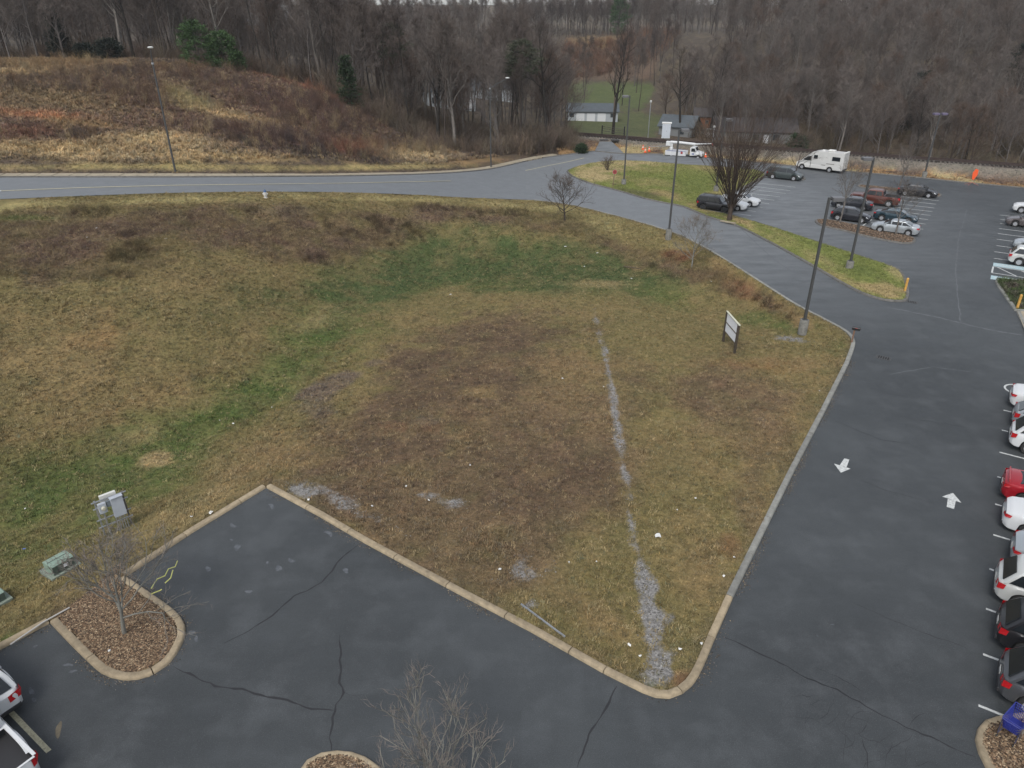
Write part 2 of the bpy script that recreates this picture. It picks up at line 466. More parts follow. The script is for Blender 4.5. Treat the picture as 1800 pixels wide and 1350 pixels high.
# cx, cy, rx, ry, rotation (deg), colour, strength  -- spots of vegetation, in photo coordinates of where they grow
BLOBS = [
 (120,480,420,150,-4,'olive',1),(300,620,420,200,0,'olive',.7),(120,640,200,120,0,'tan',.55),(190,590,70,22,-12,'orange',.22),(300,480,160,50,0,'tan',.4),
 (330,700,230,60,-32,'tan',.5),(80,760,120,60,0,'tan',.4),
 (650,490,260,60,-12,'dgreen',1),(850,440,220,60,0,'dgreen',1),(1000,460,200,50,8,'dgreen',.9),(1150,490,110,35,14,'dgreen',.9),(950,505,260,25,0,'green',.9),
 (600,590,110,20,-5,'green',.95),(560,570,130,60,-25,'green',.5),(470,680,200,45,-30,'green',.7),(330,760,220,45,-30,'green',.75),(180,830,220,60,-15,'green',.8),(60,900,150,60,-10,'green',.95),
 (250,840,140,40,-10,'green',.7),(50,980,120,50,-20,'green',.55),(70,870,80,30,0,'dgreen',.6),(20,1120,25,12,-30,'green',.8),
 (130,1050,150,50,-28,'tan',.65),(100,1075,100,30,-28,'litter',.7),(420,830,100,50,-25,'tan',.5),(330,900,120,25,-30,'straw',.4),(520,800,160,60,-15,'tan',.7),
 (270,805,25,12,-10,'straw',.9),(240,770,60,20,-20,'straw',.4),(560,560,60,20,-20,'straw',.35),
 (860,530,240,35,-4,'olive',.8),(1200,560,180,70,8,'olive',.85),(1400,590,90,40,0,'olive',.8),(1150,640,130,90,0,'olive',.7),(800,590,150,40,-15,'olive',.5),
 (800,700,230,140,-25,'brown',.95),(700,720,190,80,-30,'dbrown',.7),(900,600,120,38,-5,'dbrown',.85),(760,650,130,60,-30,'dbrown',.7),(950,780,230,130,0,'brown',.85),(1000,830,150,60,0,'dbrown',.55),(640,850,180,50,-10,'brown',.7),
 (900,900,230,90,10,'brown',.85),(700,900,140,60,25,'dbrown',.5),(900,720,90,30,-5,'tan',.7),(990,690,60,40,0,'tan',.6),(1050,720,70,30,0,'straw',.4),(730,750,60,10,0,'orange',.15),(850,690,40,20,0,'tan',.7),(1000,640,50,30,0,'tan',.5),
 (1300,690,140,70,5,'brown',.85),(1290,700,90,40,5,'dbrown',.6),(1340,760,80,60,-30,'tan',.6),(1110,690,60,60,0,'dbrown',.5),(1350,648,110,18,8,'orange',.3),(1420,640,50,14,0,'tan',.6),
 (1200,800,120,90,0,'tan',.5),(1060,930,200,60,0,'olive',.75),(1200,900,110,90,0,'olive',.75),(1000,970,130,40,20,'olive',.5),(1230,1000,60,80,-25,'tan',.5),(1040,1080,110,40,30,'tan',.6),(920,1010,110,40,30,'brown',.5),
 (1320,900,26,60,-28,'brown',.6),(1290,960,20,26,-28,'rust',.3),(1200,1195,30,14,0,'rust',.6),(1150,1205,20,8,0,'green',.8),(600,900,100,40,28,'brown',.8),(720,990,110,22,28,'brown',.8),(800,960,60,40,0,'dbrown',.4),
 (620,870,90,25,20,'litter',.4),(1215,1060,30,70,-25,'olive',.5),
 (580,680,50,17,-22,'mud',.9),(655,638,18,7,-20,'mud',.7),(745,740,22,9,0,'mud',.6),(770,880,35,16,10,'gravel',.85),(530,862,22,12,30,'gravel',.95),(600,880,50,12,25,'gravel',.8),(660,912,30,12,25,'gravel',.7),(715,940,30,8,28,'gravel',.6),
 (920,1000,22,28,-20,'gravel',.8),(975,992,18,14,0,'gravel',.5),(930,1060,14,10,0,'gravel',.9),(870,1020,16,8,0,'gravel',.5),(1385,596,22,6,5,'gravel',.9),(1430,600,14,3,5,'gravel',.6),(1365,692,12,7,0,'gravel',.5),(1325,930,12,8,0,'gravel',.8),(1240,1120,10,25,-25,'gravel',.7),
 (560,720,30,12,0,'mud',.5),(1060,500,60,8,0,'straw',.6),(1115,472,14,4,12,'tan',.7),
 (1330,560,60,16,0,'green',.45),(1480,610,16,20,0,'green',.3),(1390,575,40,12,0,'green',.5),(1160,520,60,20,10,'green',.5),(880,380,60,10,0,'dgreen',.3),
 # bank below the street
 (350,400,420,50,0,'brush',.97),(100,440,220,60,0,'brush',.95),(160,470,110,26,0,'dbrown',.6),(300,380,260,22,0,'dbrown',.35),(620,410,130,40,0,'brush',.9),(650,412,50,14,0,'dbrown',.8),(540,450,110,24,0,'brush',.8),(500,370,60,14,0,'mud',.4),(800,378,160,18,4,'brush',.85),
 (40,385,90,8,0,'green',.8),(950,400,80,16,10,'brush',.7),(1000,395,60,14,0,'dbrown',.5),(1090,440,70,18,22,'brush',.8),(1180,470,90,20,20,'brush',.9),(1270,495,80,22,25,'dbrown',.8),(1350,530,60,16,35,'brush',.9),(1400,560,30,10,40,'tan',.8),(1200,450,40,14,0,'rust',.6),(1310,510,50,16,30,'rust',.4),
 (1380,540,60,14,32,'tan',.8),(1080,400,90,12,14,'verge',.7),(1180,430,70,12,22,'verge',.6),(1270,470,60,12,30,'tan',.6),(1020,375,100,8,10,'verge',.6),(900,362,160,7,3,'verge',.8),(300,352,420,9,-2,'verge',.95),(700,350,200,6,1,'verge',.9),(0,366,160,10,-4,'verge',.9),
]
HILL = [
 (300,190,900,110,0,'brush',1),(100,170,300,40,0,'olive',.45),(60,112,260,13,0,'tan',.9),(40,126,110,9,0,'straw',.9),(330,118,120,8,0,'tan',.6),(60,203,130,11,4,'orange',.7),(30,232,90,14,0,'rust',.6),(150,218,110,12,4,'tan',.9),(110,262,280,20,0,'straw',1),(260,242,130,16,0,'straw',.9),
 (200,277,220,14,0,'pale',.8),(320,250,140,22,8,'pale',.6),(330,180,50,16,20,'verge',.9),(400,203,80,12,10,'straw',.9),(240,172,130,22,10,'purple',.7),(440,165,140,16,14,'purple',.8),(550,200,100,34,15,'purple',.8),(430,238,140,13,6,'purple',.6),
 (120,150,120,12,4,'purple',.5),(520,250,130,16,8,'purple',.9),(570,162,90,10,16,'rust',.9),(480,132,120,8,12,'rust',.7),(470,215,100,9,8,'tan',.5),(400,276,220,11,2,'straw',1),(720,272,110,15,4,'pale',.8),(620,262,80,16,4,'rust',.8),(740,252,70,7,2,'purple',.6),(250,293,420,9,0,'verge',.9),(640,294,260,7,-1,'verge',.9),(830,284,70,8,-6,'tan',.8),
 (400,95,300,20,8,'rust',.5),
]
def blobs_apply(col, U, V, table, X, Y, seed=0, wk=1.0):
    wob = (fbm(X, Y, 3.5, 21 + seed) - .5) * wk
    wob2 = (fbm(X, Y, 1.1, 31 + seed) - .5) * wk
    for cx, cy, rx, ry, ro, cn, st in table:
        if cn == 'gravel': continue
        a = R(ro); du = U - cx; dv = V - cy
        p = (du * math.cos(a) + dv * math.sin(a)) / rx; q = (-du * math.sin(a) + dv * math.cos(a)) / ry
        d = np.sqrt(p * p + q * q)
        small = rx < 60
        w = np.clip((1.15 - d + wob * (1.6 if small else 1.5) + wob2 * (1.3 if small else 1.0)) / (0.5 if small else 1.0), 0, 1) * st
        w = w * w * (3 - 2 * w) if st > .6 else w
        col = col * (1 - w[:, None]) + PAL[cn] * w[:, None]
    return col
U, V = project(gX, gY, gZ)
n1 = fbm(gX, gY, 12, 41); n2 = fbm(gX, gY, 4, 51)
col = PAL['olive'] * (0.75 + .5 * n1[:, None]) * np.ones((len(gX), 1))
fieldm = (gY < 100) & (V > 352)
cA = blobs_apply(PAL['olive'] * np.ones((len(gX), 1)), U, V, BLOBS, gX, gY)
def pxpoly(col, poly, cn, soft, st, lo=0, hi=1e9):
    d = sdist(U, V, [Vector((a, b)) for a, b in poly])
    w = np.clip(d / soft + .5 + (fbm(gX, gY, 4, 61) - .5) * 2.2 + (fbm(gX, gY, 1.0, 71) - .5) * 1.6, 0, 1) * st * ((gY > lo) & (gY < hi))
    return col * (1 - w[:, None]) + PAL[cn] * w[:, None]
cA = pxpoly(cA, [(540,850),(640,760),(740,650),(820,590),(940,565),(1040,600),(1070,680),(1100,800),(1090,900),(960,960),(860,1040),(700,980),(560,900)], 'brown', 60, .8, 0, 100)
cA = pxpoly(cA, [(760,640),(830,590),(960,575),(1010,640),(900,720),(800,740),(760,800),(660,780)], 'dbrown', 50, .6, 0, 100)
cA = pxpoly(cA, [(860,800),(1060,760),(1090,880),(960,920),(840,880)], 'dbrown', 50, .45, 0, 100)
cA = pxpoly(cA, [(1180,660),(1300,630),(1400,680),(1400,800),(1330,880),(1230,760)], 'brown', 50, .6, 0, 100)
cA = pxpoly(cA, [(720,420),(900,415),(1060,450),(1190,500),(1150,520),(980,500),(800,505),(640,540),(560,600),(600,500)], 'dgreen', 30, .95, 0, 100)
cA = pxpoly(cA, [(620,560),(660,590),(520,680),(380,780),(280,850),(160,930),(0,960),(0,820),(150,790),(300,720),(430,640),(540,570)], 'green', 60, .6, 0, 100)
cA = blobs_apply(cA, U, V, [b for b in BLOBS if b[2] <= 62 and b[5] in ('tan', 'straw', 'mud', 'rust', 'green', 'orange')], gX, gY, 3)
cB = blobs_apply(PAL['litter'] * np.ones((len(gX), 1)), U, V, HILL, gX, gY, 5, .6)
# side of the street: hill side when beyond the street's far edge
beyond = np.zeros(len(gX), dtype=bool)
_sx = np.array([p[0] for p in stN]); _sy = np.array([p[1] for p in stN])
_o = np.argsort(_sx)
yst = np.interp(gX, _sx[_o], _sy[_o])
beyond = (gY > yst - 3) & (gX < 12) | (gY > 118)
cB = cB * np.array([1.0, .95, .96])
col = np.where(beyond[:, None], cB, cA)
# valley and woods floor
woods = np.clip((gY - 150) / 6, 0, 1) * (gX > -10) + np.clip((gY - 138) / 5, 0, 1) * (gX <= -10)
wl = PAL['litter'] * (0.7 + .6 * n2[:, None])
woods = np.clip(woods, 0, 1)
col = col * (1 - woods[:, None]) + wl * woods[:, None]
# everywhere: metre-size and hand-size mixtures of straw, green and bare soil
_m1 = np.clip((fbm(gX, gY, 2.2, 101) - .52) * 5, 0, 1)[:, None] * .35; _m2 = np.clip((fbm(gX, gY, 1.4, 111) - .54) * 5, 0, 1)[:, None] * .35; _m3 = np.clip((fbm(gX, gY, .8, 121) - .55) * 6, 0, 1)[:, None] * .4
_nb = (~beyond)[:, None]
col = np.where(_nb, col * (1 - _m1) + PAL['tan'] * _m1, col)
col = np.where(_nb, col * (1 - _m2) + (PAL['brown'] * .5 + PAL['green'] * .5) * _m2, col)
col = col * (1 - _m3) + (col * .45 + PAL['straw'] * .45) * _m3
def paint_poly(col, poly, cn, soft=2.0, st=1.0):
    d = sdist(gX, gY, poly)
    w = np.clip(d / soft + .5 + (n2 - .5) * 1.2, 0, 1) * st
    return col * (1 - w[:, None]) + PAL[cn] * w[:, None]
col = pxpoly(col, [(1000,190),(1130,192),(1150,160),(1145,144),(1010,144),(985,165)], 'field', 8, .95, 150, 420)
col = pxpoly(col, [(1000,245),(1150,240),(1170,205),(1120,196),(1000,205)], 'field', 8, .75, 146, 260)
col = pxpoly(col, [(1000,140),(1150,142),(1160,80),(1000,80)], 'brush', 10, .8, 200, 460)
col = pxpoly(col, [(1000,84),(1090,84),(1090,66),(1000,66)], 'tan', 6, .8, 240, 480)
# dry strip between the lot and the railway, ballast
drail = seg_dist(gX, gY, rail_line)
dlot = sdist(gX, gY, lot_poly)
strip = (drail < 26) & (gX > 8) & (gY > 95) & (dlot < 0)
_rl = np.array([[p[0], p[1]] for p in rail_line])
south = gY < np.interp(gX, _rl[:, 0], _rl[:, 1])
wst = (strip & south)[:, None]
n3 = fbm(gX, gY, 5, 77)
cs = PAL['tan'] * (1 - n3[:, None] * .4) + PAL['orange'] * n3[:, None] * .4
cs = np.where((n3 > .55)[:, None], PAL['pale'] * .9, cs); cs = np.where((n3 < .42)[:, None], PAL['brush'], cs)
col = np.where(wst, cs, col)
wb = np.clip((4.3 - drail + (n2 - .5) * 2) / 1.0, 0, 1)[:, None]
col = col * (1 - wb) + PAL['ballast'] * wb
# mulch bed of the corner island
isl = [px(88,1096), px(130,1140), px(172,1180), px(225,1197), px(300,1165), px(327,1105), px(300,1068), px(222,1014), px(215,985), px(160,1040)]
wi = np.clip(sdist(gX, gY, isl) / 0.5 + .4 + (n2 - .5), 0, 1)[:, None]
col = col * (1 - wi) + PAL['mulch'] * wi
MULCH_W = wi[:, 0]
# gravel drain line down the field
path_px = [(1042,520),(1046,545),(1052,580),(1062,610),(1068,650),(1078,700),(1086,760),(1097,820),(1104,880),(1112,940),(1126,990),(1138,1030),(1143,1080),(1150,1130),(1158,1180)]
path_w = [px(x, y, float(tps([px(x, y, -.3)[0]], [px(x, y, -.3)[1]])[0])) for x, y in path_px]
path_r = [.12, .19, .22, .22, .24, .26, .26, .24, .2, .18, .27, .42, .38, .33, .48]
path_k = [.55, .65, .8, .9, .95, 1, 1, .95, .8, .75, .9, 1, 1, .95, .95]
GRAV = np.zeros(len(gX))
wobp = (fbm(gX, gY, .9, 61) - .5) * 1.1
for (a, b, ra, rb, ka, kb) in zip(path_w, path_w[1:], path_r, path_r[1:], path_k, path_k[1:]):
    dx, dy = b[0] - a[0], b[1] - a[1]
    t = np.clip(((gX - a[0]) * dx + (gY - a[1]) * dy) / (dx * dx + dy * dy), 0, 1)
    d = np.sqrt((gX - a[0] - t * dx) ** 2 + (gY - a[1] - t * dy) ** 2)
    r = ra + (rb - ra) * t
    GRAV = np.maximum(GRAV, np.clip((r + wobp * .6 - d) / .45 + .5, 0, 1) * (ka + (kb - ka) * t))
bx_, by_ = path_w[-2][0], path_w[-2][1]
for (x, y, r) in [(1172,1085,.25),(1140,1190,.5),(1175,1150,.35),(1160,1055,.28)]:
    q = px(x, y, .1)
    GRAV = np.maximum(GRAV, np.clip((r + wobp - np.hypot(gX - q[0], gY - q[1])) / .45 + .5, 0, 1) * .75)
GRAVALL = GRAV * 1.0
_u, _v = U, V
for cx, cy, rx, ry, ro, cn, st in BLOBS:
    if cn != 'gravel': continue
    a = R(ro); du = U - cx; dv = V - cy
    p = (du * math.cos(a) + dv * math.sin(a)) / rx; q = (-du * math.sin(a) + dv * math.cos(a)) / ry
    GRAVALL = np.maximum(GRAVALL, np.clip(1.15 - np.sqrt(p * p + q * q) * .75 + (fbm(gX, gY, 1.0, 5) - .5) * 2.6, 0, 1) * st * .9 * (gY < 100))
# narrow dirt edge along kerbs and street
edge = np.clip(1 - (-dlot) / 0.9, 0, 1) * (dlot < 0) * (n2 > .4) * .5
col = col * (1 - edge[:, None]) + PAL['litter'] * edge[:, None]

def ground_material(name, fine=1.0):
    m = bpy.data.materials.new(name); m.use_nodes = True
    nt = m.node_tree; N = nt.nodes; Lk = nt.links
    b = N['Principled BSDF']; b.inputs['Roughness'].default_value = 0.95; b.inputs['Specular IOR Level'].default_value = 0.15
    at = N.new('ShaderNodeAttribute'); at.attribute_name = 'col'
    geo = N.new('ShaderNodeNewGeometry')
    cur = at.outputs['Color']
    ag = N.new('ShaderNodeAttribute'); ag.attribute_name = 'grav'
    gn = N.new('ShaderNodeTexNoise'); gn.inputs['Scale'].default_value = 3.5; gn.inputs['Detail'].default_value = 10; gn.inputs['Roughness'].default_value = .8
    Lk.new(geo.outputs['Position'], gn.inputs['Vector'])
    gs = N.new('ShaderNodeMath'); gs.operation = 'ADD'; Lk.new(ag.outputs['Fac'], gs.inputs[0]); Lk.new(gn.outputs['Fac'], gs.inputs[1])
    gr = N.new('ShaderNodeMapRange'); gr.inputs['From Min'].default_value = .92; gr.inputs['From Max'].default_value = 1.26
    Lk.new(gs.outputs[0], gr.inputs['Value'])
    gv = N.new('ShaderNodeTexVoronoi'); gv.inputs['Scale'].default_value = 14; Lk.new(geo.outputs['Position'], gv.inputs['Vector'])
    gc = N.new('ShaderNodeMix'); gc.data_type = 'RGBA'; gc.inputs['A'].default_value = (*(PAL['gravel'] * .55), 1); gc.inputs['B'].default_value = (*(PAL['gravel'] * 1.35), 1)
    gsep = N.new('ShaderNodeSeparateColor'); Lk.new(gv.outputs['Color'], gsep.inputs[0]); Lk.new(gsep.outputs[0], gc.inputs['Factor'])
    base_in = cur
    def layer(scale, lo, hi, dark, light, cur, det=4, asp=(1, 1, 1)):
        n = N.new('ShaderNodeTexNoise'); n.inputs['Scale'].default_value = scale; n.inputs['Detail'].default_value = det
        n.inputs['Roughness'].default_value = .7
        mp = N.new('ShaderNodeMapping'); mp.inputs['Scale'].default_value = asp
        Lk.new(geo.outputs['Position'], mp.inputs['Vector']); Lk.new(mp.outputs[0], n.inputs['Vector'])
        r = N.new('ShaderNodeMapRange'); r.inputs['From Min'].default_value = lo; r.inputs['From Max'].default_value = hi
        Lk.new(n.outputs['Fac'], r.inputs['Value'])
        mx = N.new('ShaderNodeMix'); mx.data_type = 'RGBA'
        mx.inputs['A'].default_value = (*dark, 1); mx.inputs['B'].default_value = (*light, 1)
        Lk.new(r.outputs[0], mx.inputs['Factor'])
        mu = N.new('ShaderNodeMix'); mu.data_type = 'RGBA'; mu.blend_type = 'MULTIPLY'; mu.inputs['Factor'].default_value = 1
        Lk.new(cur, mu.inputs['A']); Lk.new(mx.outputs['Result'], mu.inputs['B'])
        return mu.outputs['Result'], n
    cur, _ = layer(0.35, .3, .7, (.82, .86, .8), (1.15, 1.12, 1.1), cur)
    cur, _ = layer(1.6, .3, .7, (.72, .76, .74), (1.25, 1.2, 1.15), cur)
    cur, nf = layer(9.0 * fine, .3, .7, (.55, .57, .55), (1.35, 1.33, 1.28), cur, 8)
    cur, _ = layer(38.0, .35, .7, (.7, .7, .7), (1.35, 1.3, 1.25), cur, 3)
    fin = N.new('ShaderNodeMix'); fin.data_type = 'RGBA'
    Lk.new(gr.outputs[0], fin.inputs['Factor']); Lk.new(cur, fin.inputs['A']); Lk.new(gc.outputs['Result'], fin.inputs['B'])
    Lk.new(fin.outputs['Result'], b.inputs['Base Color'])
    bp = N.new('ShaderNodeBump'); bp.inputs['Strength'].default_value = .9; bp.inputs['Distance'].default_value = .06
    Lk.new(nf.outputs['Fac'], bp.inputs['Height']); Lk.new(bp.outputs[0], b.inputs['Normal'])
    return m
M_GROUND = ground_material('grass_ground')
ny, nx = GX.shape
idx = np.arange(nx * ny).reshape(ny, nx)
F = np.stack([idx[:-1, :-1].ravel(), idx[:-1, 1:].ravel(), idx[1:, 1:].ravel(), idx[1:, :-1].ravel()], 1)
ground = link('ground', np_mesh('ground', np.stack([gX, gY, gZ], 1), F, M_GROUND, {'col': col, 'grav': GRAVALL}, smooth=True))
tag(ground, 'rough winter grass field, banks and wooded hills', kind='structure')

from mathutils.bvhtree import BVHTree
def gz(x, y):
    return float(ground_z([x], [y])[0])
def on_ground(x, y, guess=0.0):
    """where the line of sight through a photo point meets the terrain"""
    d = ray(x, y); t = 12.0
    T = np.arange(14, 420, 0.5)
    X = d[0] * T; Y = d[1] * T; Z = CAM_H + d[2] * T
    G = tps(X, Y)
    k = np.argmax(Z <= G)
    if k == 0: k = 1
    a = (Z[k - 1] - G[k - 1]); b2 = (G[k] - Z[k])
    tt = T[k - 1] + .5 * (a / max(1e-6, a + b2))
    return Vector((d[0] * tt, d[1] * tt, gz(d[0] * tt, d[1] * tt)))
# ---------------------------------------------------------------- asphalt
def asphalt_material(name, base, patch, wear, pale=None):
    m = bpy.data.materials.new(name); m.use_nodes = True
    nt = m.node_tree; N = nt.nodes; Lk = nt.links
    b = N['Principled BSDF']; b.inputs['Specular IOR Level'].default_value = 0.5
    geo = N.new('ShaderNodeNewGeometry')
    def noi(scale, det, rough=.6, asp=(1, 1, 1), rz=0.0):
        mp = N.new('ShaderNodeMapping'); mp.inputs['Scale'].default_value = asp; mp.inputs['Rotation'].default_value = (0, 0, rz)
        n = N.new('ShaderNodeTexNoise'); n.inputs['Scale'].default_value = scale; n.inputs['Detail'].default_value = det; n.inputs['Roughness'].default_value = rough
        Lk.new(geo.outputs['Position'], mp.inputs['Vector']); Lk.new(mp.outputs[0], n.inputs['Vector'])
        return n
    def rng(n, lo, hi, a=0.0, c=1.0):
        r = N.new('ShaderNodeMapRange'); r.inputs['From Min'].default_value = lo; r.inputs['From Max'].default_value = hi
        r.inputs['To Min'].default_value = a; r.inputs['To Max'].default_value = c
        Lk.new(n.outputs['Fac'], r.inputs['Value']); return r.outputs[0]
    def mix(f, a, c, blend='MIX'):
        x = N.new('ShaderNodeMix'); x.data_type = 'RGBA'; x.blend_type = blend
        if hasattr(f, 'links') or not isinstance(f, (int, float)): Lk.new(f, x.inputs['Factor'])
        else: x.inputs['Factor'].default_value = f
        for s, v in (('A', a), ('B', c)):
            if isinstance(v, tuple): x.inputs[s].default_value = (*v, 1)
            else: Lk.new(v, x.inputs[s])
        return x.outputs['Result']
    big = noi(0.09, 5); mid = noi(0.5, 6, .7); strk = noi(0.3, 8, .7, (1, 3, 1), R(-33)); strk2 = noi(0.3, 8, .7, (3, 1, 1), R(-33)); fine = noi(22, 3, .7); spk = noi(45, 2)
    c = mix(rng(big, .38, .62), base, patch)
    c = mix(rng(mid, .48, .7, 0, .55), c, wear)
    c = mix(rng(strk, .5, .75, 0, .22), c, wear)
    c = mix(rng(strk2, .5, .75, 0, .25), c, tuple(x * .72 for x in base))
    c = mix(rng(noi(1.7, 7, .75), .66, .78, 0, .35), c, tuple(x * 1.7 for x in wear))
    c = mix(1.0, c, mix(rng(fine, .3, .7), (.8, .8, .8), (1.2, 1.2, 1.2)), 'MULTIPLY')
    c = mix(rng(spk, .62, .72, 0, .5), c, (.20, .20, .20))
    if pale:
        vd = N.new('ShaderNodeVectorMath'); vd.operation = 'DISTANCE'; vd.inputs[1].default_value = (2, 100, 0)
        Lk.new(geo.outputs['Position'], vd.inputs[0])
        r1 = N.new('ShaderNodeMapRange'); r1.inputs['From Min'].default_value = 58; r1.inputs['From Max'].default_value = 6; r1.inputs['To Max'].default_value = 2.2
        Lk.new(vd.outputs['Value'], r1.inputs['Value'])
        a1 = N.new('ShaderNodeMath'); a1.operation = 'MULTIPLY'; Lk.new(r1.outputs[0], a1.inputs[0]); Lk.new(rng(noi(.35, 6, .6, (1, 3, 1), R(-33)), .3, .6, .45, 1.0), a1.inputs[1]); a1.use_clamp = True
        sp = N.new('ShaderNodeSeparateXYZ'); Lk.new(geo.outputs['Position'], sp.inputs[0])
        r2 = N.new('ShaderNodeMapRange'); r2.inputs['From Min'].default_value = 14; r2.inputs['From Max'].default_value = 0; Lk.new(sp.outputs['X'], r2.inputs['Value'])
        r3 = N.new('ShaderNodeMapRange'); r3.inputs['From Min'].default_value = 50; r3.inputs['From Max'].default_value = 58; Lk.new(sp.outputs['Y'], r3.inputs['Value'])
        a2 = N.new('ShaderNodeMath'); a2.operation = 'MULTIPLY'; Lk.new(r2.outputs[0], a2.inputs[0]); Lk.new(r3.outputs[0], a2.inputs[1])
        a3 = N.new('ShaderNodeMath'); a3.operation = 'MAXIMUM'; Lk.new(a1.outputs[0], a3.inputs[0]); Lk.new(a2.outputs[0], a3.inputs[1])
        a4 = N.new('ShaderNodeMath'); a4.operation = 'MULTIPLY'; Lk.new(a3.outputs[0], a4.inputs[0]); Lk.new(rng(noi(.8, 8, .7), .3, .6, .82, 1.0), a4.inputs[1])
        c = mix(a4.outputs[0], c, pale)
    Lk.new(c, b.inputs['Base Color'])
    Lk.new(rng(mid, .35, .65, .62, .8), b.inputs['Roughness'])
    bp = N.new('ShaderNodeBump'); bp.inputs['Strength'].default_value = .35; bp.inputs['Distance'].default_value = .01
    Lk.new(fine.outputs['Fac'], bp.inputs['Height']); Lk.new(bp.outputs[0], b.inputs['Normal'])
    return m
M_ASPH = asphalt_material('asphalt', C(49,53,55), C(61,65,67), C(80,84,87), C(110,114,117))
M_STREET = asphalt_material('street_asphalt', C(110,112,115), C(118,120,123), C(128,130,132))

def fill(name, poly, z, m, parent=None):
    P3 = [Vector((p[0], p[1], z)) for p in poly]
    tris = tessellate_polygon([P3])
    me = bpy.data.meshes.new(name)
    me.from_pydata([tuple(p) for p in P3], [], [tuple(t) for t in tris])
    me.materials.append(m)
    bm = bmesh.new(); bm.from_mesh(me); bmesh.ops.recalc_face_normals(bm, faces=bm.faces)
    s = sum(f.normal.z * f.calc_area() for f in bm.faces)
    if s < 0: bmesh.ops.reverse_faces(bm, faces=bm.faces)
    bm.to_mesh(me); bm.free()
    return link(name, me, parent)
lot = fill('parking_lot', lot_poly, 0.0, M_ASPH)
tag(lot, 'dark patched asphalt parking lot and drive lanes', kind='structure')

def strip_mesh(name, A, B_, m, parent=None, dz=0.0, cols=2):
    A = [Vector(p) for p in A]; B_ = [Vector(p) for p in B_]
    n = max(len(A), len(B_)) * 2
    def even(P):
        L = [0]
        for a, b in zip(P, P[1:]): L.append(L[-1] + (b - a).length)
        out = []
        for i in range(n):
            s = L[-1] * i / (n - 1); j = max(0, min(len(P) - 2, int(np.searchsorted(L, s)) - 1))
            out.append(P[j].lerp(P[j + 1], (s - L[j]) / max(1e-9, L[j + 1] - L[j])))
        return out
    a, b = even(A), even(B_)
    mb = MB()
    for i in range(n - 1):
        for k in range(cols):
            t0, t1 = k / cols, (k + 1) / cols
            up = Vector((0, 0, dz))
            mb.add([a[i].lerp(b[i], t0) + up, a[i + 1].lerp(b[i + 1], t0) + up, a[i + 1].lerp(b[i + 1], t1) + up, a[i].lerp(b[i], t1) + up], [(0, 1, 2, 3)])
    o = mb.build(name, m, parent)
    me = o.data
    if me.polygons and sum(p.normal.z for p in me.polygons) < 0: me.flip_normals()
    return o
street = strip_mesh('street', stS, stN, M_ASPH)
tag(street, 'pale grey two lane street climbing to the left', kind='structure')
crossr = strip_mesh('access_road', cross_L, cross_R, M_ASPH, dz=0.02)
tag(crossr, 'short grey access road rising to the railway crossing', kind='structure')

# ---------------------------------------------------------------- kerbs: every cast length is its own piece
M_KTAN = mat('kerb_tan', C(150,136,112), .9, orand=.16, noise=.22, nscale=3.5, bump=.4, detail=9)
M_KGREY = mat('kerb_grey', C(132,132,126), .9, orand=.16, noise=.2, nscale=3.0, bump=.4, detail=9)
M_KDARK = mat('kerb_dark', C(98,96,92), .9, orand=.16, noise=.25, nscale=3.0, bump=.4, detail=9)
M_WALK = mat('pavement_slab', C(152,142,122), .9, noise=.18, nscale=1.2, bump=.3, detail=9)
PROF = [(0.0, -0.06), (0.015, 0.085), (0.05, 0.125), (0.09, 0.135), (0.26, 0.13), (0.285, 0.115), (0.29, -0.1)]
def kerb(name, line, side, mats, label, length=3.0, prof=PROF, kind='structure', closed=False, scale=1.0):
    """side=+1 : the profile grows to the left of the line"""
    root = empty(name, line[0], label=label, kind=kind)
    base = Vector(line[0])
    P = resample(line, 0.5)
    if closed: P = P[:-1]
    n = len(P)
    tang = []
    for i in range(n):
        a = P[(i - 1) % n] if closed else P[max(0, i - 1)]
        b = P[(i + 1) % n] if closed else P[min(n - 1, i + 1)]
        t = (b - a); t.z = 0; t.normalize(); tang.append(t)
    if closed: P.append(P[0]); tang.append(tang[0]); n += 1
    per = max(1, round(length / 0.5)); i = 0; k = 0
    while i < n - 1:
        j = min(n - 1, i + per)
        if n - 1 - j < per * .4: j = n - 1
        mb = MB(); rows = []
        for q in range(i, j + 1):
            nrm = Vector((-tang[q].y, tang[q].x, 0)) * side
            p = P[q].copy()
            if q == i: p = p + tang[q] * .018
            if q == j: p = p - tang[q] * .018
            rows.append([p + nrm * o * scale + Vector((0, 0, z)) - base for o, z in prof])
        m = len(prof)
        vs = [v for r in rows for v in r]; fs = []
        for r in range(len(rows) - 1):
            for c in range(m - 1):
                fs.append((r * m + c, r * m + c + 1, (r + 1) * m + c + 1, (r + 1) * m + c))
        fs.append(tuple(range(m))); fs.append(tuple((len(rows) - 1) * m + c for c in range(m))[::-1])
        mb.add(vs, fs)
        mm = mats(P[i]) if callable(mats) else mats
        mb.build('kerb_section', mm, root, smooth=True)
        i = j; k += 1
    return root
